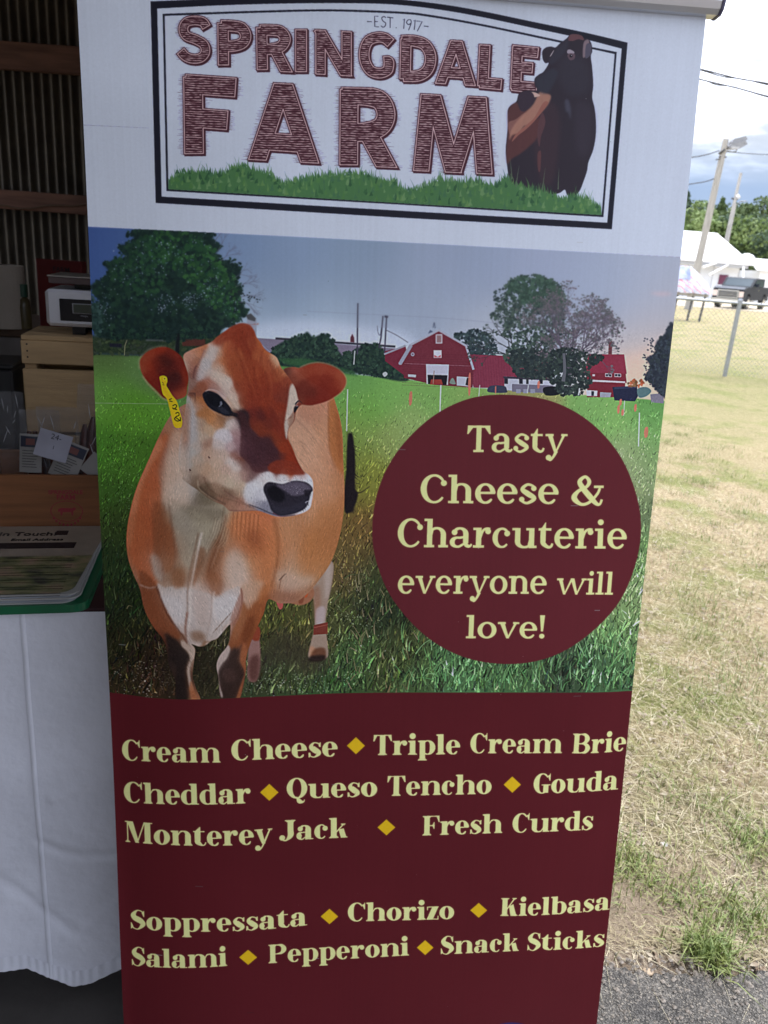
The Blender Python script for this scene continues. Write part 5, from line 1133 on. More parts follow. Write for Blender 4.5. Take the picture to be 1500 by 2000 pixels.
    m = nt.nodes.new('ShaderNodeMix'); m.data_type = 'RGBA'; m.blend_type = 'MULTIPLY'; m.inputs[0].default_value = 1; L(r1.outputs[0], m.inputs[6]); L(r2.outputs[0], m.inputs[7]); L(m.outputs[2], P.inputs['Base Color'])
    b = nt.nodes.new('ShaderNodeBump'); b.inputs['Strength'].default_value = .8; b.inputs['Distance'].default_value = .004; L(vo.outputs['Distance'], b.inputs['Height']); L(b.outputs[0], P.inputs['Normal'])
    r = np.random.default_rng(11); xs = np.concatenate([np.linspace(-8, .3, 30), np.linspace(.32, 1.6, 90), np.linspace(1.7, 9, 40)])
    edge = 1.425 + .012 * np.sin(xs * 7) + .02 * np.sin(xs * 2.1 + 1) + r.normal(0, .008, len(xs)) + np.where(xs > .95, (xs - .95) * .28, 0).clip(0, .3)
    a = MB(); n = len(xs)
    vs = [(x, -9, .012) for x in xs] + [(x, e, .012 + .002 * math.sin(x * 40)) for x, e in zip(xs, edge)] + [(x, e + .015, -.012) for x, e in zip(xs, edge)]
    a.add(vs, [(j * n + i, j * n + i + 1, (j + 1) * n + i + 1, (j + 1) * n + i) for j in range(2) for i in range(n - 1)])
    tag(a.build('asphalt', asp), kind='structure')
    fl = MB().box(-5.2, .98, -.02, .3, 6.1, .016); tag(fl.build('shed_floor', mat('dark packed floor', (.045, .04, .037), .9, bump=.4, bscale=30)), kind='structure')

def scatter():
    """blades, straw and stones near the camera"""
    r = np.random.default_rng(21)
    def blades(name, n, area, hts, wid, m, lean, flat=0., clump=None):
        v = np.zeros((n, 5, 3)); c = area(n)
        h = r.uniform(*hts, n); a = r.uniform(0, 6.283, n); ln = np.abs(r.normal(0, lean, n)) + .12; w = r.uniform(*wid, n)
        dx, dy = np.cos(a), np.sin(a); sx, sy = -dy * w, dx * w
        up = h * (1 - flat)
        for k, (t, ww) in enumerate([(0, 1), (0, -1), (.55, .8), (.55, -.8), (1, 0)]):
            bend = t ** 1.7
            v[:, k, 0] = c[:, 0] + dx * h * ln * bend + sx * ww; v[:, k, 1] = c[:, 1] + dy * h * ln * bend + sy * ww
            v[:, k, 2] = .004 + up * t * (1 - .35 * bend * np.minimum(ln, 1.4)) + flat * .006 * t
        f = (np.arange(n)[:, None, None] * 5 + np.array([[0, 1, 3], [0, 3, 2], [2, 3, 4]])[None]).reshape(-1, 3)
        me = bpy.data.meshes.new(name); me.from_pydata(v.reshape(-1, 3).tolist(), [], f.tolist()); me.materials.append(m); me.update()
        o = bpy.data.objects.new(name, me); COL.objects.link(o); return o
    def wedge(y0, y1, p=1.6):
        def f(n):
            y = y0 + (y1 - y0) * r.random(n) ** p; lo = .33 * y + .02; hi = .62 * y + .35
            return np.stack([lo + (hi - lo) * r.random(n), y], 1)
        return f
    def clumps(y0, y1, k, s, p=1.3):
        c = wedge(y0, y1, p)(k)
        return lambda n: c[r.integers(0, k, n)] + r.normal(0, s, (n, 2)) * (.5 + r.random((n, 1)))
    dry = mat('dry straw', (.50, .42, .26), .8, var=.3, scale=60, col2=(.30, .24, .14)); pale = mat('pale straw', (.62, .55, .38), .75, var=.2, scale=50)
    gre = mat('green blade', (.13, .19, .045), .6, scale=30, col2=(.26, .30, .08)); ye = mat('yellow green blade', (.28, .30, .09), .6, scale=30, col2=(.38, .36, .15))
    tag(blades('dry_grass', 26000, wedge(1.50, 9), (.012, .045), (.0006, .0016), dry, 1.3, .55), 'short dry straw lying over the worn lawn', 'dry grass', kind='stuff')
    tag(blades('pale_straw', 5200, wedge(1.50, 6, 1.4), (.04, .13), (.0006, .0013), pale, 1.2, .93), 'long pale straws lying flat on the worn lawn', 'straw', kind='stuff')
    tag(blades('green_grass', 9000, clumps(1.62, 9, 120, .075), (.015, .055), (.0008, .0018), gre, .8), 'thin green grass growing in small patches', 'grass', kind='stuff')
    tag(blades('yellow_grass', 4500, clumps(1.60, 8, 200, .07), (.02, .06), (.0008, .0018), ye, .9), 'yellowish grass growing between the straw', 'grass', kind='stuff')
    n = 2600; c = wedge(1.46, 7, 1.5)(n); lv = []; lf = []
    for i in range(n):
        s = abs(r.normal(.005, .003)) + .002; a = r.uniform(0, 6.28); x, y = c[i]; q = np.array([(1.6, 0), (0, .7), (-1.5, .1), (.1, -.7)]) * s; R2 = np.array([[math.cos(a), -math.sin(a)], [math.sin(a), math.cos(a)]])
        q = q @ R2.T; lv += [(x + q[k, 0], y + q[k, 1], .006 + r.uniform(0, .006)) for k in range(4)]; lf.append((4 * i, 4 * i + 1, 4 * i + 2, 4 * i + 3))
    tag(MB().add(lv, lf).build('leaf_litter', mat('dead leaves', (.17, .11, .07), .8, col2=(.46, .40, .30), scale=45)), 'small dead leaves and chaff scattered over the lawn', 'leaf litter', kind='stuff')
    # tuft by the asphalt edge and ones beyond, each a thing
    for i, (px, py, n, s, h, lb) in enumerate([(1380, 1868, 330, .030, .085, 'bushy green grass tuft growing at the edge of the asphalt'), (1345, 1770, 200, .05, .05, 'flattened green tuft just above the largest tuft by the asphalt'), (1450, 1800, 260, .05, .06, 'green tuft at the right edge of the photo above the asphalt'), (1235, 1700, 200, .05, .06, 'green tuft growing beside the lower right edge of the banner'), (1470, 1650, 200, .05, .055, 'green tuft at the right edge of the photo, further from the asphalt')]):
        p = at(px, py, z=0)
        o = blades('grass_tuft', n, lambda k: r.normal(0, s, (k, 2)), (h * .4, h), (.001, .0024), gre, .75); o.location = (p[0], p[1], 0)
        tag(o, lb, 'grass tuft', 'grass tufts near the asphalt', 'stuff')
    # stones at the edge of the asphalt and on it
    st = MB()
    for i in range(1500):
        e = r.random() < .55
        y = r.normal(1.5, .09) if e else r.uniform(1.25, 1.44); x = r.uniform(.50, 1.5); s = abs(r.normal(.0022, .0014)) + .0008
        if e and y < 1.42: continue
        z = .012 if not e else 0.0; q = [(x + s * a, y + s * b, z + s * c) for a, b, c in ((1.2, 0, .2), (.3, 1, .1), (-1, .4, .2), (-.5, -1, .1), (.6, -.8, .15), (.1, .1, .9))]
        st.add(q, [(0, 1, 5), (1, 2, 5), (2, 3, 5), (3, 4, 5), (4, 0, 5)])
    for i in range(330):
        y = r.normal(1.425, .03); x = r.uniform(.50, 1.5); s = abs(r.normal(.003, .002)) + .001
        st.add([(x + s * a, y + s * b, .0125 + s * c) for a, b, c in ((1.2, 0, .1), (.3, 1, .1), (-1, .4, .1), (-.5, -1, .1), (.6, -.8, .1), (.1, .1, .6))], [(0, 1, 5), (1, 2, 5), (2, 3, 5), (3, 4, 5), (4, 0, 5)])
    tag(st.build('gravel', mat('grit stones', (.22, .19, .16), .8, var=.45, scale=90)), 'small grit stones along the edge of the asphalt', 'gravel', kind='stuff')
    for px, py, s, lb in [(1265, 1902, .011, 'light tan pebble on the edge of the asphalt near the banner'), (1430, 1727, .011, 'dark stone lying in the dry grass above the tufts'), (1296, 1652, .010, 'whitish pebble in the grass beside the banner')]:
        p = at(px, py, z=.0); q = MB(); q.grid(lambda u, v: (s * 1.3 * math.cos(u * 6.283) * math.sin(v * 3.1416) * (1 + .1 * math.sin(u * 19)), s * math.sin(u * 6.283) * math.sin(v * 3.1416), s * .7 * (1 - math.cos(v * 3.1416)) * .7), 12, 7)
        c = (.10, .09, .08) if 'dark' in lb else ((.62, .60, .58) if 'whit' in lb else (.50, .38, .26))
        tag(q.build('pebble', mat('pebble ' + lb[:5], c, .7), loc=(p[0], p[1], .0)), lb, 'pebble')

# ---------------------------------------------------------------- the open shed
def build_shed():
    root = thing('market_shed', (-2.4, 6, 0), 'dark open shed of corrugated metal on wooden girts behind the tables', 'shed')
    o0 = np.array(root.location)
    def D(mb, n, m): return mb.build(n, m, root, tuple(-o0))
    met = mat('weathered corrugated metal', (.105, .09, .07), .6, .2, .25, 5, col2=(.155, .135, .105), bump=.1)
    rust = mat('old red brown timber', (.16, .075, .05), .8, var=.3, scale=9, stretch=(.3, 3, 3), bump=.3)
    # each corrugated sheet of the back wall is a part: .92 m wide, ribs .066 m apart
    pit = .0665
    for k in range(6):
        x0 = -5.1 + k * .93; nrib = 14; S = 10
        pts = [(x0 + i * pit / S, 6 + (.017 * math.cos(2 * math.pi * i / S)) - .003 * (k % 2)) for i in range(nrib * S + 1)]
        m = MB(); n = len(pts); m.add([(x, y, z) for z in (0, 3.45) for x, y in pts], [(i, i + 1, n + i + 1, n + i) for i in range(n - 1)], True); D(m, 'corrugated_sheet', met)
    for z0, z1, dz in ((2.640, 2.81, 0), (1.735, 1.865, 0), (.75, .88, 0)): D(MB().box(-5.1, 5.91, z0, .4, 5.965, z1, bev=.004), 'girt', rust)
    D(MB().tube([(-3.4 + i * .1, 5.9, 1.80 - .05 * math.sin(i * .31) + .01 * math.sin(i * 1.7)) for i in range(14)], .006, 6), 'cable', mat('brown cable', (.12, .07, .04), .6))
    for x in (-3.9, -1.2): D(MB().box(x, 5.85, 0, x + .09, 5.91, 3.4), 'post', rust)
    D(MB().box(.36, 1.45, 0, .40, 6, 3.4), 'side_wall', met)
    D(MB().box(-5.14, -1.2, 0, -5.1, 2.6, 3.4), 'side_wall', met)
    D(MB().box(-5.3, -1.9, 3.45, .62, 6.1, 3.49), 'roof', met)  # its unseen overhang past the shed front is added for shade
    for y in (-1.2, .6, 2.4, 4.2): D(MB().box(-5.1, y, 3.27, .36, y + .05, 3.45), 'rafter', rust)
    D(MB().box(-5.1, 1.36, 2.62, .36, 1.40, 3.27), 'front_fascia', rust)
    # unseen walls beside and behind the camera, added to shade the left side
    D(MB().box(-1.12, -1.75, .0, -1.07, .95, 3.3), 'shade_partition', met); D(MB().box(-1.06, -1.75, .0, .20, -1.70, 3.3), 'shade_partition', met); D(MB().box(-5.1, .95, .0, -1.13, 1.0, 3.2), 'shade_front_wall', met)
# ---------------------------------------------------------------- table and what stands on it
YAW = math.radians(14); TO = np.array([-.60, 1.262, 0.]); TZ = .948
TX, TY = np.array([math.cos(YAW), math.sin(YAW), 0]), np.array([-math.sin(YAW), math.cos(YAW), 0])
def tl(px, py, z=None, y=None):
    """photo point -> table coordinates, on a height z or on the upright plane y"""
    d = ray(px, py); c = CAMP - TO
    if z is not None: t = (z - CAMZ) / d[2]
    else: t = (y - c @ TY) / (d @ TY)
    p = c + d * t; return np.array([p @ TX, p @ TY, p[2]])
def tthing(name, x, y, z, label, cat, group=None, rz=0):
    p = TO + TX * x + TY * y
    return thing(name, (p[0], p[1], z), label, cat, group, YAW + rz)
def text_mesh(s, size, m, name, parent, loc, rot, ext=.0003, bold=0., al='CENTER'):
    cu = bpy.data.curves.new(name, 'FONT'); cu.body = s; cu.size = size; cu.extrude = ext; cu.offset = bold; cu.align_x = al; cu.align_y = 'CENTER'; cu.resolution_u = 3
    tmp = bpy.data.objects.new('tmp', cu); COL.objects.link(tmp); dg = bpy.context.evaluated_depsgraph_get(); me = bpy.data.meshes.new_from_object(tmp.evaluated_get(dg)); bpy.data.objects.remove(tmp)
    me.name = name; me.materials.clear(); me.materials.append(m); o = bpy.data.objects.new(name, me); COL.objects.link(o); o.parent = parent; o.location = loc; o.rotation_euler = rot; return o
def build_table():
    wood = mat('pale pine', (.46, .31, .16), .65, var=.14, scale=7, stretch=(1, 6, 8), bump=.15, bscale=40, coord='Object')
    ply = mat('stained box wood', (.22, .085, .03), .6, var=.2, scale=6, stretch=(.6, 4, 9), bump=.12)
    dk = mat('maroon table cover', (.045, .012, .014), .7)
    t = tthing('market_table', 0, 0, 0, 'market table with a dark maroon top behind the left edge of the banner', 'table')
    MB().box(-1.5, -.002, TZ - .03, .62, .80, TZ - .002, bev=.004).build('tabletop', dk, t)
    gm = mat('grey steel leg', (.3, .3, .3), .4, .7)
    for x in (-1.4, .55):
        for y in (.08, .7): MB().tube([(x, y, .018), (x, y, TZ - .03)], .014, 8).build('leg', gm, t)
    # cloth skirt of several hanging folds
    cl = tthing('tablecloth', -.4, 0, 0, 'white cotton cloth with stitched seam hanging from the table front', 'tablecloth')
    cotton = mat('white cotton', (.70, .71, .78), .9, var=.07, scale=4, bump=.2, bscale=40, detail=8)
    hem = [(-1.2, .10), (-.30, .11)] + [(q_[0], q_[2]) for q_ in (tl(a_, b_, y=-.032) for a_, b_ in ((2, 1886), (52, 1889), (90, 1912), (140, 1934), (175, 1929), (240, 1901)))] + [(.2, .10), (.4, .09), (1.4, .09)]
    hx, hz = [a for a, b in hem], [b for a, b in hem]
    def skirt(u, v):
        x = -1.1 + 1.72 * u; zb = float(np.interp(x, hx, hz)); z = TZ - .004 - (TZ - .004 - zb) * v
        fold = .013 * math.sin(x * 15 + .8) * v ** 1.6 + .004 * math.sin(x * 31 + v * 3) * v ** 3 + .006 * math.sin(x * 8 - v * 6)*v
        wr = .0030 * math.exp(-((v - .62 - .35 * (x - .05)) / .012) ** 2) * (x > -.05) - .0028 * math.exp(-((v - .40 + .5 * (x - .1)) / .014) ** 2) * (x > -.02) + .0026 * math.exp(-((v - .85 + .9 * abs(x - .02)) / .02) ** 2) + .0016 * math.sin(x * 26 + v * 19 + 2 * math.sin(v * 7 + x * 5)) * math.sin(v * 11 + x * 9) + .0010 * math.sin(-x * 37 + v * 23 + 3 * math.sin(x * 11)) * math.sin(x * 17 + v * 6)
        return (x + .4, -.010 - .02 * v + fold * .8 + wr, z)
    m = MB(); m.grid(skirt, 300, 120); m.build('cloth_panel', cotton, cl)
    def strip(x0, x1, off, name, du=.0):
        g = MB(); g.grid(lambda u, v: tuple(np.array(skirt((x0 + (x1 - x0) * u + 1.1) / 1.72, v)) + (0, off - .0022 * math.sin(u * 3.14), 0)), 4, 120); g.build(name, cotton, cl)
    sx = tl(60, 1400, y=-.01)[0]
    strip(sx - .4 + .395, sx - .4 + .405, -.0006, 'seam')
    g = MB(); g.grid(lambda u, v: tuple(np.array(skirt(u, .955 + .045 * v)) + (0, -.0018 - .0006 * math.sin(u * 620 + 5 * math.sin(u * 41)), 0)), 1200, 3); g.build('hem', cotton, cl)
    # tray with a stack of sign-up sheets
    zt = TZ + .001
    a = tl(150, 1165, z=zt + .02); far = tl(100, 1037, z=zt + .02)[1]; rx0 = a[0]; rx1 = tl(203, 1045, z=zt + .02)[0]
    tr = tthing('paper_tray', rx0 - .24, 0, zt, 'shallow green tray reaching over the table edge under the sign-up sheets', 'tray')
    O = rx0 - .24
    def outline(x1, y0, y1, x0=-.62, rc=.03, skew=None):
        pts = [(x0, y0)] + [(x1 - rc + rc * math.sin(q), y0 + rc - rc * math.cos(q)) for q in np.linspace(0, 1.4, 7)] + [(x1 + (rx1 - rx0) * .98, y1), (x0, y1)]
        return pts
    gp = mat('green plastic', (.006, .11, .045), .3, var=.1)
    F = lambda u, v, w: (u, v, w)
    MB().prism(outline(.262, -.022, far + .004), F, 0, .0155).build('tray_body', gp, tr)
    sh = tthing('sign_up_sheet_stack', O, 0, zt + .016, 'stack of ruled sign-up sheets with a black bar, lying in the green tray', 'paper stack')
    paper = mat('paper', (.34, .34, .33), .7, var=.04)
    for k in range(5):
        MB().prism(outline(.240 + .004 * (k % 3), -.016 + .0015 * k, far - .002, rc=.028 - k * .002), F, k * .0032, k * .0032 + .0028).build('sheet', mat('bluish paper', (.24, .26, .29), .6) if k % 2 else paper, sh)
    zs = 5 * .0032 - .0003
    top = bpy.data.materials.new('sign-up sheet print'); top.use_nodes = True; nt = top.node_tree; P = nt.nodes['Principled BSDF']; L = nt.links.new; P.inputs['Roughness'].default_value = .35
    tcn = nt.nodes.new('ShaderNodeTexCoord'); n = nt.nodes.new('ShaderNodeTexNoise'); n.inputs['Scale'].default_value = 16; n.inputs['Detail'].default_value = 7
    mp = nt.nodes.new('ShaderNodeMapping'); mp.inputs['Scale'].default_value = (1, 2.2, 1); L(tcn.outputs['Object'], mp.inputs[0]); L(mp.outputs[0], n.inputs[0])
    rr = nt.nodes.new('ShaderNodeValToRGB'); el = rr.color_ramp.elements; el[0].position = .36; el[0].color = (.05, .055, .04, 1); el[1].position = .66; el[1].color = (.30, .20, .14, 1)
    for p, c in ((.45, (.12, .14, .06, 1)), (.53, (.20, .19, .09, 1))): q = el.new(p); q.color = c
    L(n.outputs[0], rr.inputs[0]); L(rr.outputs[0], P.inputs['Base Color'])
    ys = lambda py: tl(80, py, z=zt + .034)[1]
    MB().prism(outline(.236, -.006, ys(1085), rc=.034), F, zs + .0006, zs + .0009).build('cover_print', top, sh)
    tan = mat('cream form', (.28, .23, .18), .6)
    MB().prism([(-.62, ys(1085) + .001), (.246, ys(1085) + .001), (.262, far - .006), (-.62, far - .006)], F, zs + .0006, zs + .0009).build('form_header', tan, sh)
    ink = mat('black print', (.01, .01, .014), .5)
    MB().prism([(-.6, ys(1070)), (.205, ys(1070)), (.206, ys(1059)), (-.6, ys(1059))], F, zs + .0012, zs + .0015).build('black_bar', ink, sh)
    for k in range(19):
        y = ys(1168 - k * 4.6); MB().prism([(-.55, y), (.215, y), (.215, y + .0012), (-.55, y + .0012)], F, zs + .0012, zs + .0014).build('rule', ink if k % 3 else tan, sh)
    text_mesh('Keep In Touch!', .030, ink, 'lettering', sh, (.065, ys(1042), zs + .0012), (0, 0, 0), bold=.0006)
    text_mesh('Email Address', .018, ink, 'lettering', sh, (.125, ys(1053), zs + .0012), (0, 0, 0), bold=.0004)
    for x in (-.03, .155): MB().box(x, ys(1044), zs + .001, x + .025, ys(1036), zs + .0016).build('corner_mark', ink, sh)
    # open box of bagged meat
    y0 = far + .006; z0 = TZ + .001; top_z = tl(100, 929, y=y0)[2]
    bx = tthing('wooden_sales_box', 0, y0, z0, 'shallow brown wooden box stamped in red, holding bagged meat with paper labels', 'box')
    xl = tl(-55, 1000, y=y0)[0]; xr = xl + .46; dp = .24; h = top_z - z0
    MB().box(xl, 0, 0, xr, .012, h, bev=.002).build('front_board', ply, bx); MB().box(xl, dp - .012, 0, xr, dp, h * .98, bev=.002).build('back_board', ply, bx)
    MB().box(xl, .013, 0, xl + .012, dp - .013, h, bev=.002).build('end_board', ply, bx); MB().box(xr - .012, .013, 0, xr, dp - .013, h, bev=.002).build('end_board', ply, bx)
    MB().box(xl + .013, .013, .001, xr - .013, dp - .013, .008).build('bottom_board', ply, bx)
    red = mat('red stamp ink', (.28, .03, .04), .7)
    c = tl(130, 990, y=y0); cx, cz = c[0], c[2] - z0; W_ = .038; up = (math.pi / 2, 0, 0)
    text_mesh('SPRINGDALE', .0125, red, 'stamp_lettering', bx, (cx, -.0006, cz + .034), up, bold=.0003)
    text_mesh('FARM', .0155, red, 'stamp_lettering', bx, (cx, -.0006, cz + .022), up, bold=.0006)
    ring = MB(); N = 40
    for ra, rb in ((.034, .0322),): ring.add([(cx + q * math.cos(k * 2 * math.pi / N), -.0007, cz - .010 + q * .72 * math.sin(k * 2 * math.pi / N)) for q in (ra, rb) for k in range(N)], [(k, (k + 1) % N, N + (k + 1) % N, N + k) for k in range(N)])
    ring.build('stamp_ring', red, bx)
    cw = [(-.018, .004), (-.012, .008), (.012, .007), (.016, .010), (.020, .006), (.017, .002), (.014, .001), (.013, -.010), (.010, -.010), (.009, -.002), (-.008, -.002), (-.010, -.010), (-.013, -.010), (-.014, 0), (-.018, -.002)]
    MB().add([(cx + x, -.0008, cz - .010 + z) for x, z in cw], [tuple(range(len(cw)))]).build('stamp_cow', red, bx)
    arc = MB()
    for k in range(9): q = math.pi * (1.15 + .7 * k / 8); arc.box(cx + .031 * math.cos(q) - .002, -.0012, cz - .012 + .030 * math.sin(q) - .003, cx + .031 * math.cos(q) + .002, -.0004, cz - .012 + .030 * math.sin(q) + .002)
    arc.build('stamp_lettering', red, bx)
    # upright pine crate behind the box
    yc = y0 + dp + .03
    def cp(px, py): q = tl(px, py, y=yc); return q[0], q[2]
    xa = cp(42, 700)[0]; zt_ = cp(60, 655)[1]; zb = z0
    xb = xa + .36; dc = .22
    cr = tthing('pine_crate', 0, yc, zb, 'pale pine crate standing on end behind the box, carrying the white scale', 'crate')
    H_ = zt_ - zb; zz = lambda py: cp(100, py)[1] - zb
    s1, s2, s3 = zz(660) , zz(712), zz(722)
    slats = [(s2, H_ - .012), (s3 - .155, s3), (0.0, s3 - .163)]
    for a_, b_ in slats: MB().box(xa, 0, a_, xb, .011, b_, bev=.0015).build('slat', wood, cr)
    for x in (xa + .004, xb - .030): MB().box(x, .0115, 0, x + .026, .030, H_ - .013).build('corner_batten', wood, cr)
    for k in range(3): MB().box(xa + .001, .004 + k * .074, H_ - .0115, xb - .001, .004 + k * .074 + .068, H_, bev=.0015).build('slat', wood, cr)
    for k in range(3): MB().box(xa, .031 + k * .064, .02, xa + .010, .031 + k * .064 + .056, H_ - .013).build('slat', wood, cr)
    MB().box(xa + .012, dc - .012, .02, xb - .012, dc - .004, H_ - .014).build('back_panel', wood, cr)
    nl = mat('dark nail head', (.03, .02, .02), .5, .5)
    for z in (zz(674), zz(687), zz(699)): MB().tube([(xa + .014, -.0012, z), (xa + .014, .002, z)], .0022, 8).build('nail', nl, cr)
    # scale
    ys_ = yc + .03
    q = lambda px, py: (tl(px, py, y=ys_)[0], tl(px, py, y=ys_)[2])
    x0, zb_ = q(91, 636); _, zt2 = q(95, 564); zb_ = max(zb_, zb + H_ + .006); x1 = x0 + .25
    sc = tthing('kitchen_scale', 0, ys_, zb + H_ + .001, 'white electronic scale with a black display panel on top of the pine crate', 'scale'); zo = zb + H_ + .001
    wp = mat('white plastic', (.62, .62, .66), .4, var=.02)
    MB().box(x0, 0, zb_ - zo, x1, .20, zt2 - zo, bev=.008).build('housing', wp, sc)
    bl = mat('black panel', (.008, .008, .012), .25)
    pa, pb = q(118, 626), q(120, 583); MB().box(pa[0], -.002, pa[1] - zo, x1 - .02, .001, pb[1] - zo, bev=.002).build('display_panel', bl, sc)
    la, lb = q(142, 612), q(142, 592); MB().box(la[0], -.0045, la[1] - zo, la[0] + .075, -.0022, lb[1] - zo, bev=.001).build('display_frame', mat('grey trim', (.30, .30, .32), .4), sc)
    MB().box(la[0] + .003, -.0055, la[1] - zo + .002, la[0] + .072, -.0046, lb[1] - zo - .002).build('display_glass', mat('lcd glass', (.06, .07, .055), .15), sc)
    text_mesh('Weight', .006, mat('grey lettering', (.25, .25, .28), .5), 'lettering', sc, (la[0] + .026, -.0024, la[1] - zo - .005), (math.pi / 2, 0, 0), ext=.0001)
    st = mat('dull steel platform', (.10, .07, .07), .4, .3)
    pz = q(100, 553)[1] - zo; pt = q(100, 540)[1] - zo
    MB().box(x0 + .01, .0, pz, x1 + .01, .20, pt, bev=.002).build('weighing_platform', st, sc); MB().box(x0 + .008, -.002, pt + .0005, x1 + .012, .202, pt + .003).build('platform_edge', mat('bright steel', (.5, .48, .46), .3, .8), sc)
    MB().box(x0 + .06, .06, zt2 - zo - .001, x0 + .18, .14, pz + .001).build('platform_support', bl, sc)
    for x in (x0 + .055, x1 - .02): MB().box(x, .02, 0, x + .03, .06, zb_ - zo + .002).build('foot', bl, sc)
    for x in (x0 + .055, x1 - .02): MB().box(x, .14, 0, x + .03, .18, zb_ - zo + .002).build('foot', bl, sc)
    # meat in bags, labels, price card
    inside = z0 + .009
    meat = mat('dried sausage', (.075, .018, .012), .3, var=.5, scale=30, bump=.3); film = mat('clear film', (.30, .30, .32), .10, alpha=.16, spec=1.0, var=.02, bump=1.0, bscale=70)
    crm = mat('cream card', (.27, .26, .25), .6, var=.05); blu = mat('label navy print', (.02, .025, .05), .5); brn = mat('label red brown print', (.16, .05, .045), .5)
    r = np.random.default_rng(4)
    def bag(px, py, w, hgt, yd, lean, tilt, label, fill, grp='bags of cured meat in the wooden box'):
        c = tl(px, py, y=y0 + yd); b = tthing('meat_bag', c[0], y0 + yd, inside, label, 'bag', grp)
        zc = c[2] - inside
        def shell(sg):
            def f(u, v):
                x = (u - .5) * w; z = v * (zc + hgt / 2); k = math.sin(math.pi * min(1, max(0, u))) ** .6
                crz = .0030 * math.sin(u * 31 + v * 17) * math.sin(v * 41 - u * 13) + .002 * math.sin(u * 70 + v * 60)
                return (x * math.cos(tilt) + z * math.sin(tilt) , sg * (.012 * k * (1 - v * .6) + .001) + crz + lean * v, z * math.cos(tilt))
            return f
        g = MB(); g.grid(shell(-1), 26, 30); g.grid(shell(1), 14, 16); g.build('film', film, b)
        rd_ = MB()  # pale opaque ridges imitate the highlights on creased film
        for k in range(9):
            x = r.uniform(-.42, .42) * w; z = r.uniform(.25, .9) * (zc + hgt / 2); L_ = r.uniform(.008, .035); dx = r.uniform(-.012, .012)
            rd_.tube([(x + z * math.sin(tilt) + dx * t, -.0135 * (1 - z * 1.5) - .001 + lean * z, z + L_ * t) for t in (0, .4, .7, 1)], [.0003, .0011, .0009, .0002], 5)
        rd_.build('film_crease_glint', mat('film crease glint', (.45, .45, .48), .15, spec=1.0), b)['kind'] = 'stuff'
        for k in range(fill):
            x = (-.3 + .6 * (k + .5) / fill) * w; L_ = (zc + hgt / 2) * r.uniform(.55, .85)
            pts = [(x + t * L_ * math.sin(tilt) + .004 * math.sin(t * 5 + k), lean * t, .004 + t * L_ * math.cos(tilt)) for t in np.linspace(0, 1, 9)]
            MB().tube(pts, [.007, .013, .015, .012, .015, .015, .012, .010, .004], 10).build('sausage', meat, b)
        return b
    def card(px, py, w, hgt, yd, rot, label, m, name='paper_label', deco=1, cat='label', lines=7):
        c = tl(px, py, y=y0 + yd); b = tthing(name, c[0], y0 + yd, c[2], label, cat); b.rotation_euler = (math.radians(-8), rot, YAW)
        g = MB(); g.grid(lambda u, v: ((u - .5) * w, -.004 * math.sin(u * 3.14), (v - .5) * hgt), 8, 2); g.build('card', m, b)
        if deco:
            g = MB(); g.grid(lambda u, v: ((u - .5) * w * .92, -.0006 - .004 * math.sin(u * 3.14), hgt * (.16 + v * .28)), 8, 1); g.build('printed_heading', blu, b)
            g = MB()
            for k in range(lines): g.box(-w * .36, -.0056, hgt * (.06 - k * .07), w * r.uniform(.1, .36), -.0050, hgt * (.06 - k * .07) + .0012)
            g.build('printed_lines', ink, b)
            MB().box(-w * .2, -.0060, hgt * .22, w * .2, -.0052, hgt * .38).build('printed_emblem', brn, b)
        return b
    bag(163, 812, .075, .14, .10, .02, .08, 'tall bag of dark dried sausage rising at the right end of the box', 3)
    bag(125, 838, .085, .10, .07, .0, -.05, 'half empty clear bag behind the price card', 2)
    bag(78, 826, .085, .06, .10, .0, .0, 'clear bag of dark jerky behind the leftmost upright label', 5)
    bag(24, 815, .07, .12, .16, .0, -.03, 'crumpled empty clear bag standing at the far left of the box', 0)
    card(60, 885, .045, .085, .035, .05, 'cream printed label standing upright left of the price card', crm)
    card(134, 900, .058, .085, .03, .42, 'cream printed label tilted to the right below the price card', crm)
    card(188, 912, .05, .05, .035, .7, 'cream label lying tilted at the right end of the box against the banner', crm, deco=0)
    pc = card(104, 870, .068, .060, .012, .30, 'white handwritten price card reading 24 on the bags', mat('white card', (.33, .33, .40), .6), 'price_card', 0, 'price card')
    text_mesh('24-', .017, ink, 'lettering', pc, (.002, -.0046, .019), (math.pi / 2, 0, 0), ext=.0001); text_mesh('1', .012, ink, 'lettering', pc, (.002, -.0046, -.004), (math.pi / 2, 0, 0), ext=.0001)
    # dark bin to the left behind the box
    dz = tl(20, 700, y=yc + .1); o = tthing('dark_bin', tl(36, 800, y=yc - .02)[0] - .126, yc - .02, z0, 'black bin standing left of the pine crate', 'bin')
    MB().box(-.2, 0, 0, .118, .16, .335, bev=.006).build('bin_body', mat('black plastic', (.012, .012, .014), .5), o); MB().box(-.205, -.004, .336, .122, .165, .346, bev=.003).build('bin_lid', mat('black plastic', (.012, .012, .014), .5), o)
    # back counter with things on it
    Y3 = 3.0; sz = at(20, 640, Y=Y3)[2]
    ct = thing('back_counter', (-1.6, Y3 + .2, 0), 'brown wooden counter standing deeper in the shed at the left', 'counter')
    bw = mat('brown board', (.10, .06, .04), .6, scale=5, stretch=(1, 6, 1)); MB().box(-1.6, -.24, sz - .03, 1.0, .36, sz, bev=.004).build('countertop', bw, ct)
    MB().box(-1.58, -.225, sz - .115, .98, -.205, sz - .032).build('front_rail', mat('grey painted rail', (.20, .18, .17), .6), ct)
    for x in (-1.5, .9):
        for y in (-.18, .28): MB().box(x, y, 0.018, x + .06, y + .06, sz - .032).build('leg', bw, ct)
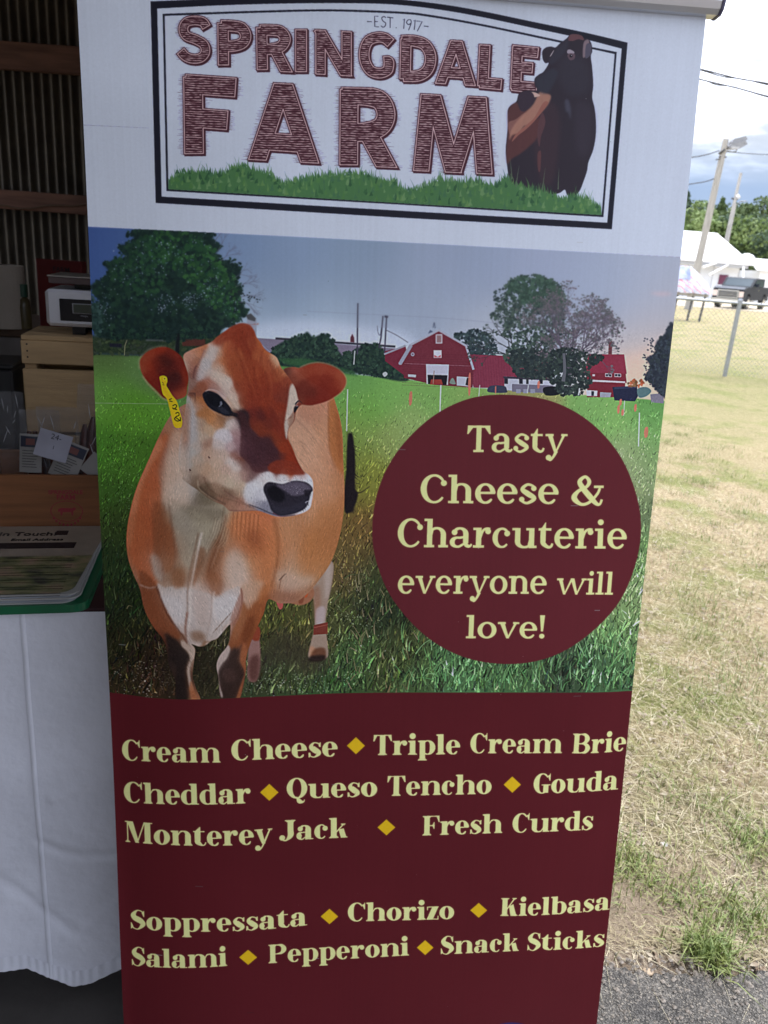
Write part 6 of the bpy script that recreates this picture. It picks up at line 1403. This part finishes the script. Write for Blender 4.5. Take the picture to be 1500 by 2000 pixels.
    a_ = at(0, 520, Y=Y3)[0]; b_ = at(38, 520, Y=Y3)[0]; h_ = at(20, 519, Y=Y3)[2] - sz
    pr = thing('paper_towel_roll', ((a_ + b_) / 2 - .03, Y3, sz + .001), 'cream paper towel roll standing on the back counter at the left edge', 'paper roll')
    rl = MB(); rl.tube([(0, 0, .0), (0, 0, h_)], .075, 28, smooth=False); rl.build('roll', mat('cream paper', (.42, .36, .30), .8, var=.03, bump=.3, bscale=120), pr); MB().tube([(0, 0, h_ + .0005), (0, 0, h_ + .001)], .02, 16).build('core', bw, pr)
    a_ = at(57, 505, Y=Y3); b_ = at(148, 505, Y=Y3)
    rf = thing('red_box_file', ((a_[0] + b_[0]) / 2, Y3 + .05, sz + .001), 'tall red cardboard panel with a dark title standing on the back counter behind the scale', 'panel')
    rd = mat('red card', (.13, .012, .012), .6); w_ = (b_[0] - a_[0]) / 2; MB().box(-w_, 0, 0, w_, .05, a_[2] - sz, bev=.003).build('panel_body', rd, rf)
    text_mesh('FARM', .026, ink, 'lettering', rf, (.01, -.0008, a_[2] - sz - .035), (math.pi / 2, 0, 0), bold=.0005)
    bt = thing('squeeze_bottle', (*(at(46, 600, Y=Y3)[:2] * (1, 1)), sz + .001), 'small dark green capped bottle between the paper roll and the red panel', 'bottle')
    MB().tube([(0, 0, 0), (0, 0, .08), (0, 0, .11), (0, 0, .118)], [.026, .027, .022, .012], 16).build('bottle_body', mat('amber brown plastic', (.09, .07, .03), .3), bt); MB().tube([(0, 0, .1185), (0, 0, .165)], .02, 16).build('cap', mat('green cap', (.02, .07, .04), .4), bt)
# ---------------------------------------------------------------- lawn, fence, poles, buildings, trees to the right
def up_h(px, py, Y): return at(px, py, Y=Y)
def build_far():
    gal = mat('galvanised steel', (.36, .37, .38), .45, .6, .12, 20)
    # chain-link fence: the post by the photo's right edge stands 10 m away
    PX, PY_ = at(1415, 735, z=0)[:2]
    k = 10.0 / PY_; Yf = PY_
    base = at(1415, 735, z=0); top = at(1447, 590, Y=base[1])
    fr = thing('chain_link_fence', (base[0], base[1], 0), 'galvanised chain-link fence with a round top rail crossing the lawn', 'fence')
    o0 = np.array(fr.location); zt = top[2]
    l = at(1322, 569, z=zt); r_ = at(1500, 597, z=zt)
    # direction of the rail on the ground, from the two ends seen
    d = (r_ - l)[:2]; d /= np.linalg.norm(d)
    if not (abs(d[0]) > .3): d = np.array([.96, -.28])
    d = np.array([.985, -.17]) if True else d
    def pt(s, z): return (d[0] * s, d[1] * s, z)
    post = None
    for s in (-6.0, -3.0, 0, 3.0, 6.0):
        p = MB().tube([pt(s, 0), pt(s, zt + .02)], .038, 12).build('post', gal, fr); MB().tube([pt(s, zt + .021), pt(s, zt + .06)], [.044, .03], 12).build('post_cap', gal, p)
    MB().tube([pt(-9, zt - .02), pt(9, zt - .02)], .026, 10).build('top_rail', gal, fr)
    w = MB(); P_ = .085; H = zt - .06; n = int(18 / P_)
    # diamond wires of the netting, joined: far past 300 strands
    for i in range(n + int(H / P_) + 1):
        for sg in (1, -1):
            s0 = -9 + i * P_ if sg == 1 else -9 - H + i * P_
            x0 = s0; x1 = s0 + H * sg if sg == 1 else s0 + H
            if sg == 1: a, b = (s0, .03), (s0 - H, .03 + H)
            else: a, b = (s0, .03), (s0 + H, .03 + H)
            w.tube([pt(a[0], a[1]), pt(b[0], b[1])], .0019, 3, cap=False)
    o = w.build('wire_netting', gal, fr); tag(o, kind='stuff')
    # dirt road
    a, b = at(1320, 588, z=0), at(1500, 603, z=0)
    rd = MB(); ra = at(1400, 603, z=0)[1]; rb = at(1400, 588, z=0)[1]
    rd.add([(-80, ra, .01), (160, ra, .01), (160, rb * 1.05, .01), (-80, rb * 1.05, .01)], [(0, 1, 2, 3)]); tag(rd.build('dirt_road', mat('sandy road', (.55, .46, .33), .95, var=.12, scale=.8)), kind='structure')
    # main light pole
    pw = mat('weathered pole wood', (.40, .375, .34), .85, var=.18, scale=6, stretch=(4, 4, .25), bump=.3, bscale=14)
    Yp = 46.
    b0 = at(1352, 575, Y=Yp); t0 = at(1419, 272, Y=Yp)
    def pole(px0, py0, px1, py1, Y, r0, r1, label, grp='wooden utility poles'):
        a, b = at(px0, py0, Y=Y), at(px1, py1, Y=Y)
        f = a + (b - a) * (0 - a[2]) / (b[2] - a[2]); root = thing('utility_pole', (f[0], f[1], 0), label, 'utility pole', grp)
        v = b - f; MB().tube([(0, 0, 0), tuple(v * .5), tuple(v)], [r0, (r0 + r1) / 2, r1], 14).build('shaft', pw, root); return root, f, v
    root, f, v = pole(1357, 545, 1418, 272, Yp, .23, .15, 'tall wooden pole carrying a grey floodlight in front of the white building')
    stl = mat('grey lamp housing', (.30, .30, .31), .5, .4); dkm = mat('dark fitting', (.08, .08, .08), .6)
    U = lambda px, py, dy=0.: Vector(at(px, py, Y=Yp + dy)) - Vector(root.location)
    MB().tube([U(1409, 294), U(1411, 297)], .2, 12).build('band', dkm, root); MB().tube([U(1404, 306, -.1), U(1419, 307, -.1)], .035, 8).build('step_bolt', dkm, root); MB().tube([U(1398, 312, -.1), U(1408, 310, -.1)], .03, 8).build('step_bolt', dkm, root)
    MB().tube([U(1376, 478), U(1377, 470), U(1379, 464)], [.06, .11, .05], 8).build('junction_box', dkm, root)
    br = MB().tube([U(1415, 296), U(1421, 295), U(1430, 297), U(1437, 296), U(1441, 290)], .03, 8).build('lamp_bracket', stl, root)
    def flood(c, w, h, dpt): 
        C0 = U(*c); q = MB(); q.prism([(0, 0), (.62, .10), (.95, .42), (.80, .62), (.12, .40), (-.02, .18)], lambda a, b, z: tuple(C0 + Vector((a * w, z, b * h))), -dpt, dpt); return q
    lp = flood((1420, 292), .98, .72, .30).build('floodlight', stl, root); flood((1426, 283), .82, .72, .24).build('floodlight', stl, root)
    MB().box(*(list(U(1424, 291) + Vector((0, -.31, -.02)))), *(list(U(1424, 291) + Vector((.42, -.30, .10))))).build('lamp_glass', mat('lamp glass', (.5, .5, .5), .2), lp)
    root2, f2, v2 = pole(1419, 466, 1447, 338, 86., .23, .14, 'thin grey pole behind the white roof, left of its paler twin')
    U2 = lambda px, py: Vector(at(px, py, Y=86.)) - Vector(root2.location)
    MB().tube([U2(1446, 345), U2(1448, 338)], .12, 8).build('pole_cap', dkm, root2); MB().tube([U2(1429, 387), U2(1439, 391)], .10, 8).build('cross_arm', dkm, root2)
    MB().tube([U2(1438, 386), U2(1443, 382)], .28, 10).build('insulator', mat('white porcelain', (.7, .7, .72), .3), root2); MB().tube([U2(1440, 398), U2(1447, 393), U2(1458, 393)], .05, 8).build('lamp_arm', stl, root2)
    pole(1421, 476, 1437, 398, 85., .13, .09, 'pale narrow pole leaning against the thin grey pole behind the white roof')
    # overhead wires: strung between far supports, seen against the sky
    wm = mat('black cable', (.06, .06, .065), .6)
    def wire(pts, Y, r, label, name='overhead_wire'):
        P3 = [Vector(at(px, py, Y=Y + dy)) for px, py, dy in pts]; c = P3[0]; fine = []
        A = np.array([list(p - c) for p in P3]); A = cr(A, False, 8); tag(MB().tube([tuple(p) for p in A], r, 6).build(name, wm, loc=tuple(c)), label, 'wire', 'overhead wires')
    wire([(1300, 122, 0), (1372, 136, 0), (1440, 153, 0), (1500, 163, 0), (1640, 190, 0)], 18, .016, 'uppermost thick black cable crossing the sky beside the banner')
    wire([(1300, 118, 0), (1372, 138, 0), (1412, 150, 0), (1455, 155, 0), (1500, 166, 0), (1640, 196, 0)], 18, .012, 'thin cable twisted along the uppermost thick black cable')
    wire([(1300, 136, 0), (1372, 156, 0), (1440, 172, 0), (1500, 188, 0), (1640, 220, 0)], 18, .016, 'second thick black cable, below the uppermost one')
    wire([(1300, 140, 0), (1372, 156, 0), (1400, 166, 0), (1436, 170, 0), (1500, 190, 0), (1640, 224, 0)], 18, .011, 'thin cable twisted along the second thick black cable')
    wire([(1300, 160, 0), (1392, 184, 0), (1440, 192, 0), (1500, 207, 0), (1640, 236, 0)], 24, .008, 'faint thin wire below the two thick cables')
    wire([(1260, 318, 0), (1345, 308, 0), (1380, 302, 0), (1405, 294, 0)], Yp, .03, 'wire running left from the top of the floodlight pole')
    wire([(1260, 372, 0), (1345, 360, 0), (1380, 354, 0), (1404, 345, 0)], Yp, .03, 'wire running left from the middle of the floodlight pole')
    wire([(1415, 296, 0), (1440, 298, 0), (1480, 301, 0), (1600, 306, 0)], Yp, .02, 'wire running right from the top of the floodlight pole')
    # white building with a big roof
    wr = mat('white metal roof', (.84, .84, .84), .5, var=.02); ww = mat('white siding', (.76, .80, .85), .7, var=.04)
    Yb = 70.
    q = lambda px, py, Y: np.array(at(px, py, Y=Y))
    bd = thing('exhibition_hall', (*q(1400, 570, Yb)[:2], 0), 'white hall with a broad white roof and a maroon door behind the floodlight pole', 'building')
    o0 = np.array(bd.location); loc = tuple(-o0)
    eL, eR = q(1180, 497, Yb - 1), q(1470, 519, Yb - 1); rL, rR = q(1180, 432, Yb + 9), q(1400, 458, Yb + 9); ez = (eL[2] + eR[2]) / 2; rz = rR[2]
    eL[2] = eR[2] = ez; rL[2] = rR[2] = rz
    back = [np.array([eR[0] + 1., Yb + 19, ez]), np.array([eL[0], Yb + 19, ez])]
    R_ = MB(); th = .12
    R_.add([eL, eR, rR, rL] + [p + np.array([0, 0, th]) for p in (eL, eR, rR, rL)], [(0, 1, 2, 3)[::-1], (4, 5, 6, 7), (0, 1, 5, 4)])
    R_.add([eR, back[0], rR] + [p + np.array([0, 0, th]) for p in (eR, back[0], rR)], [(0, 1, 2)[::-1], (3, 4, 5), (0, 1, 4, 3)])
    R_.add([rL, rR, back[0], back[1]], [(0, 1, 2, 3)]); R_.build('roof', wr, bd, loc)
    MB().box(eL[0] + .5, Yb, 0, eR[0] - .6, Yb + 17, ez - .02).build('wall', ww, bd, loc)
    for i in range(9):
        x = eR[0] - .6 - i * 2.2; MB().box(x - .04, Yb - .03, .1, x, Yb - .002, ez - .1).build('siding_seam', mat('grey seam', (.45, .47, .5), .7), bd, loc)
    MB().box(eL[0] + .5, Yb - .9, ez - .28, eR[0] - .3, Yb - .8, ez - .05).build('eave_board', mat('grey eave', (.40, .41, .42), .7), bd, loc)
    dA, dB = q(1401, 558, Yb), q(1417, 537, Yb); MB().box(dA[0], Yb - .08, .35, dB[0] + .25, Yb - .01, max(dB[2], 2.2)).build('door', mat('maroon door', (.13, .03, .07), .6), bd, loc)
    MB().box(dA[0] - .02, Yb - .12, (max(dB[2], 2.2) + .35) / 2, dB[0] + .02, Yb - .09, (max(dB[2], 2.2) + .35) / 2 + .12).build('door_rail', ww, bd, loc)
    for a_, b_ in (((1373, 522), (1400, 513)), ((1385, 537), (1422, 517)), ((1451, 545), (1452, 520))):
        pa, pb = q(*a_, Yb - 1.4), q(*b_, Yb - .9); MB().tube([tuple(pa), tuple(pb)], .10, 6).build('eave_brace', wr, bd, loc)
    # second white roof to the right
    w2 = thing('white_tent', (*q(1490, 560, 78)[:2], 0), 'low white tent roof and wall behind the dark pickup', 'tent'); o0 = np.array(w2.location); loc = tuple(-o0)
    a1, a2 = q(1462, 506, 80), q(1640, 522, 80); lo = q(1475, 528, 77)
    MB().add([(a1[0] - .3, 77, lo[2]), (a2[0], 77, lo[2]), (a2[0], 80, a1[2]), (a1[0], 80, a1[2]), (a1[0] - .3, 77, lo[2] + .1), (a2[0], 77, lo[2] + .1), (a2[0], 80, a1[2] + .1), (a1[0], 80, a1[2] + .1)], [(4, 5, 6, 7), (0, 1, 5, 4), (0, 3, 7, 4), (0, 1, 2, 3)]).build('roof', wr, w2, loc)
    MB().box(a1[0] + .2, 77.3, 0, a2[0], 83, lo[2]).build('wall', wr, w2, loc)
    sa = MB().grid(lambda u, v: tuple(q(1458, 507, 77) + np.array([.75 * math.cos(u * 6.28) * math.sin(v * 3.1), .75 * math.sin(u * 6.28) * math.sin(v * 3.1), .55 * math.cos(v * 3.1)])), 16, 8); sa.build('roof_vent', wr, w2, loc)
    # pickup
    pickup()
    # flag cloth over a stand
    Yc = 33.
    c = q(1346, 585, Yc); fc = thing('flag_cloth_stand', (c[0], c[1], 0), 'stars and stripes coloured cloth draped over a bulky stand left of the floodlight pole', 'draped cloth')
    fm = bpy.data.materials.new('flag cloth'); fm.use_nodes = True; nt = fm.node_tree; P = nt.nodes['Principled BSDF']; L = nt.links.new; P.inputs['Roughness'].default_value = .8
    tcn = nt.nodes.new('ShaderNodeTexCoord'); wv = nt.nodes.new('ShaderNodeTexWave'); wv.inputs['Scale'].default_value = 1.5; wv.inputs['Distortion'].default_value = 6; wv.inputs['Detail'].default_value = 3; mp = nt.nodes.new('ShaderNodeMapping'); mp.inputs['Rotation'].default_value = (0, .9, 0); L(tcn.outputs['Object'], mp.inputs[0]); L(mp.outputs[0], wv.inputs[0])
    rr = nt.nodes.new('ShaderNodeValToRGB'); el = rr.color_ramp.elements; el[0].position = 0; el[0].color = (.66, .20, .28, 1); el[1].position = 1; el[1].color = (.80, .80, .86, 1)
    for p, cc in ((.16, (.80, .70, .74, 1)), (.3, (.82, .8, .84, 1)), (.62, (.80, .80, .86, 1)), (.70, (.22, .28, .62, 1)), (.80, (.30, .34, .66, 1)), (.88, (.78, .78, .84, 1))): z = el.new(p); z.color = cc
    L(wv.outputs[0], rr.inputs[0]); L(rr.outputs[0], P.inputs['Base Color'])
    tl_, tr_ = q(1318, 518, Yc), q(1376, 566, Yc); wd = (tr_[0] - tl_[0]); ht = tl_[2]; zb = q(1340, 571, Yc)[2]
    def dr(u, v):
        prof = ht - (ht - zb - .35) * max(0, u - .42) ** 1.15 / .58 ** 1.15 - .12 * (u < .1) ; z = zb + (prof - zb) * v
        s = math.sin(math.pi * v); return ((u - .55) * wd * 1.05, -.5 + .10 * math.sin(u * 26) * (1 - v * .5) + .5 * v * v, z)
    g = MB(); g.grid(dr, 40, 20); g.grid(lambda u, v: (dr(u, 1)[0], dr(u, 1)[1] + v * 1.0, dr(u, 1)[2] - .1 * v), 40, 4); g.build('cloth', fm, fc); g = MB(); g.grid(lambda u, v: tuple(np.array(dr(u * .38, .50 + .47 * v)) + (0, -.03, .01)), 14, 8); g.build('blue_field', mat('blue cloth', (.12, .17, .50), .8, col2=(.55, .58, .72), scale=2.2), fc)
    for x in (-.45 * wd, .0, .36 * wd): MB().tube([(x, -.2, 0), (x + .08, -.2, zb + .3)], .05, 8).build('stand_leg', dkm, fc)
    for y in (-.35, .35): MB().box(-.5 * wd, y, zb - .12, .45 * wd, y + .08, zb - .03).build('stand_beam', pw, fc)
    trees()

def pickup():
    Y = 52.; q = lambda px, py, dy=0: np.array(at(px, py, Y=Y + dy))
    a, b = q(1404, 590), q(1462, 598)
    s = 1.0
    root = thing('pickup_truck', (q(1440, 600)[0], Y, 0), 'dark pickup with a chrome grille parked behind the fence at the right', 'pickup truck', rz=math.radians(0))
    body = mat('dark slate paint', (.012, .016, .024), .5, .0, .04, spec=.2); chr_ = mat('chrome', (.72, .72, .73), .2, .9); blk = mat('black rubber', (.02, .02, .02), .8); gl = mat('windscreen glass', (.07, .09, .10), .08, var=.05); lampm = mat('headlamp lens', (.75, .62, .55), .2)
    # local frame: the truck points to the lower left; l along its length (to the right and back), w across
    th = math.radians(52); ex = np.array([math.cos(th), math.sin(th), 0]); ey = np.array([-math.sin(th), math.cos(th), 0])
    k = 1.04
    def F(l, w, z): p = ex * l * k + ey * w * k + np.array([0, 0, z * k]); return tuple(p)
    fx = q(1450, 590)[0] - root.location[0]
    off = np.array([fx, 0, 0]); G = lambda l, w, z: tuple(np.array(F(l, w, z)) + off)
    side = [(0.0, .62), (.02, 1.18), (.30, 1.30), (1.50, 1.36), (2.20, 1.88), (2.6, 1.94), (4.2, 1.92), (4.35, 1.42), (5.9, 1.42), (5.92, .60), (5.35, .58), (5.25, .85), (4.95, 1.0), (4.6, .95), (4.4, .58), (1.62, .56), (1.52, .86), (1.2, 1.0), (.85, .92), (.72, .56), (.1, .50)]
    # near side at w=0; far side at w=1.9; front face towards the viewer's left
    MB().prism(side, lambda l, z, w: G(l, w, z), 0, 1.9).build('body', body, root)
    MB().prism([(1.62, 1.40), (2.22, 1.84), (2.28, 1.84), (1.70, 1.40)], lambda l, z, w: G(l - .05, w, z + .02), .15, 1.75).build('windscreen', gl, root)
    MB().prism([(1.85, 1.40), (2.32, 1.82), (3.05, 1.84), (3.05, 1.42)], lambda l, z, w: G(l, w, z), -.012, -.002).build('window', gl, root); MB().prism([(3.15, 1.42), (3.15, 1.84), (4.0, 1.82), (4.1, 1.42)], lambda l, z, w: G(l, w, z), -.012, -.002).build('window', gl, root)
    for l in (1.18, 4.92):
        for w in (-.02, 1.65):
            wh = MB(); c = [G(l, w, .42), G(l, w + .27, .42)]; wh.tube(c, .42 * k, 20); t = wh.build('wheel', blk, root); MB().tube([G(l, w - .012, .42), G(l, w - .002, .42)], .24 * k, 16).build('rim', chr_, t)
    MB().prism([(.30, .66), (1.60, .66), (1.60, 1.14), (.30, 1.14)], lambda w, z, d: G(d, w, z), -.045, -.004).build('grille_surround', chr_, root)
    MB().prism([(.38, .72), (1.52, .72), (1.52, 1.06), (.38, 1.06)], lambda w, z, d: G(d, w, z), -.06, -.047).build('grille', mat('dark grille', (.05, .05, .055), .4, .5), root)
    for z in (.80, .88, .97): MB().prism([(.38, z), (1.52, z), (1.52, z + .025), (.38, z + .025)], lambda w, zz, d: G(d, w, zz), -.075, -.062).build('grille_bar', chr_, root)
    for w in (.02, 1.62): MB().prism([(w, .74), (w + .26, .74), (w + .26, 1.08), (w, 1.08)], lambda a, z, d: G(d, a, z), -.03, -.004).build('headlight', lampm, root)
    MB().prism([(-.02, .40), (1.92, .40), (1.92, .62), (-.02, .62)], lambda w, z, d: G(d, w, z), -.16, -.004).build('bumper', chr_, root)
    MB().prism([(.02, 1.20), (.30, 1.315), (1.50, 1.375), (1.5, 1.385), (.3, 1.33), (.0, 1.215)], lambda l, z, w: G(l, w, z), .06, 1.84).build('hood_edge', mat('reflecting hood', (.05, .055, .065), .2, .3), root)
    MB().prism([(1.95, 1.42), (1.98, 1.60), (2.15, 1.60), (2.15, 1.42)], lambda l, z, w: G(l, w, z), -.26, -.03).build('mirror', body, root)
    MB().prism([(2.95, 1.18), (3.2, 1.18), (3.2, 1.22), (2.95, 1.22)], lambda l, z, w: G(l, w, z), -.03, -.004).build('door_handle', chr_, root)

def trees():
    r = np.random.default_rng(8)
    trunkm = mat('bark', (.11, .085, .065), .9, bump=.3)
    leafm = [mat('leaf mid', (.085, .135, .045), .7, col2=(.15, .20, .07), scale=.6), mat('leaf bright', (.13, .20, .05), .7, col2=(.22, .28, .09), scale=.6), mat('leaf blue', (.06, .10, .055), .7, col2=(.11, .16, .085), scale=.6)]
    spec = []
    # (px of the crown centre, top py, distance, crown width m, kind, material, label)
    L_ = [(1344, 372, 96, 6, 'c', 2, 'tall dark conifer against the sky at the right edge of the banner'),
          (1372, 392, 100, 7, 'd', 1, 'bright rounded tree just left of the floodlight pole'),
          (1352, 408, 92, 7, 'd', 1, 'low bright tree standing in front of the tall dark conifer'),
          (1413, 386, 100, 6, 'c', 0, 'conifer with open top just right of the floodlight pole'),
          (1396, 400, 106, 7, 'd', 2, 'bluish tree directly behind the floodlight pole'),
          (1437, 396, 104, 7, 'd', 0, 'mid green tree behind the two thin poles'),
          (1464, 393, 98, 7, 'd', 0, 'dark round tree right of the two thin poles'),
          (1455, 425, 88, 8, 'd', 1, 'low broad tree in front, right of the two thin poles'),
          (1497, 380, 96, 8, 'd', 0, 'tall loose tree at the right edge of the photo'),
          (1482, 420, 88, 8, 'd', 2, 'low dark tree in front of the tall loose one at the right edge'),
          (1424, 425, 90, 7, 'd', 1, 'low bright tree filling the gap behind the thin poles'),
          (1320, 395, 98, 8, 'd', 0, 'tree mostly hidden behind the right edge of the banner'),
          ]
    for px, py, Y, wd, kd, mi, lb in L_:
        t = at(px, py, Y=Y); H = t[2]; root = thing('pine_tree' if kd == 'c' else 'broadleaf_tree', (t[0], Y, 0), lb or 'tree of the far line beyond the right edge of the photo', 'tree', 'trees along the far edge of the field')
        MB().tube([(0, 0, 0), (.1, 0, H * .5), (0, 0, H * .93)], [.32, .2, .05], 8).build('trunk', trunkm, root)
        n = 5200
        if kd == 'c':
            z = H * (1 - r.random(n) ** .75 * .92); lev = np.floor(z / 1.1); a = r.random(n) * 6.283
            R = (H - z) * .36 * (.45 + .55 * np.abs(np.sin(lev * 2.3 + a * 2.5))) * r.random(n) ** .4 + .1
            c = np.stack([R * np.cos(a), R * np.sin(a), z - R * .12 + r.normal(0, .08, n)], 1)
        else:
            nb = 26; bc = np.stack([r.normal(0, wd * .24, nb), r.normal(0, wd * .2, nb), H * (.30 + .62 * r.random(nb))], 1); br = r.uniform(.9, 1.7, nb) * wd / 8
            bc[0] = (0, 0, H - 1.0 * wd / 8)
            bi = r.integers(0, nb, n); dd = r.normal(size=(n, 3)); dd /= np.linalg.norm(dd, axis=1)[:, None]
            c = bc[bi] + dd * (br[bi] * r.random(n) ** .33)[:, None] * np.array([1.25, 1.25, .8]); c[:, 2] = np.minimum(c[:, 2], H)
        s = r.uniform(.10, .24, n)
        e1 = r.normal(size=(n, 3)); e1 /= np.linalg.norm(e1, axis=1)[:, None]; e2 = np.cross(e1, r.normal(size=(n, 3))); e2 /= np.linalg.norm(e2, axis=1)[:, None]
        v = np.stack([c + e1 * s[:, None], c + e2 * s[:, None] * .8, c - e1 * s[:, None], c - e2 * s[:, None] * .8], 1).reshape(-1, 3)
        me = bpy.data.meshes.new('crown'); me.from_pydata(v.tolist(), [], (np.arange(n)[:, None] * 4 + np.arange(4)[None]).tolist()); me.materials.append(leafm[mi]); me.update()
        o = bpy.data.objects.new('crown', me); COL.objects.link(o); o.parent = root
    # undergrowth and forest mass behind the single trees
    n = 26000; x = r.uniform(10, 160, n); y = r.uniform(104, 122, n); z = r.random(n) * (6.8 + 1.2 * np.sin(x * .5) + np.sin(x * 1.3))
    c = np.stack([x, y, z], 1); s = r.uniform(.2, .42, n); e1 = r.normal(size=(n, 3)); e1 /= np.linalg.norm(e1, axis=1)[:, None]; e2 = np.cross(e1, r.normal(size=(n, 3))); e2 /= np.linalg.norm(e2, axis=1)[:, None]
    v = np.stack([c + e1 * s[:, None], c + e2 * s[:, None], c - e1 * s[:, None], c - e2 * s[:, None]], 1).reshape(-1, 3)
    me = bpy.data.meshes.new('wood_mass'); me.from_pydata(v.tolist(), [], (np.arange(n)[:, None] * 4 + np.arange(4)[None]).tolist()); me.materials.append(leafm[0]); me.update()
    o = bpy.data.objects.new('far_wood', me); COL.objects.link(o); tag(o, 'continuous far wood behind the single trees', 'wood', kind='stuff')
# ---------------------------------------------------------------- assemble
ART_GAIN = (1.42, 1.40, 1.36)
build_ground()
build_shed()
build_far()
build_banner()
build_table()
scatter()
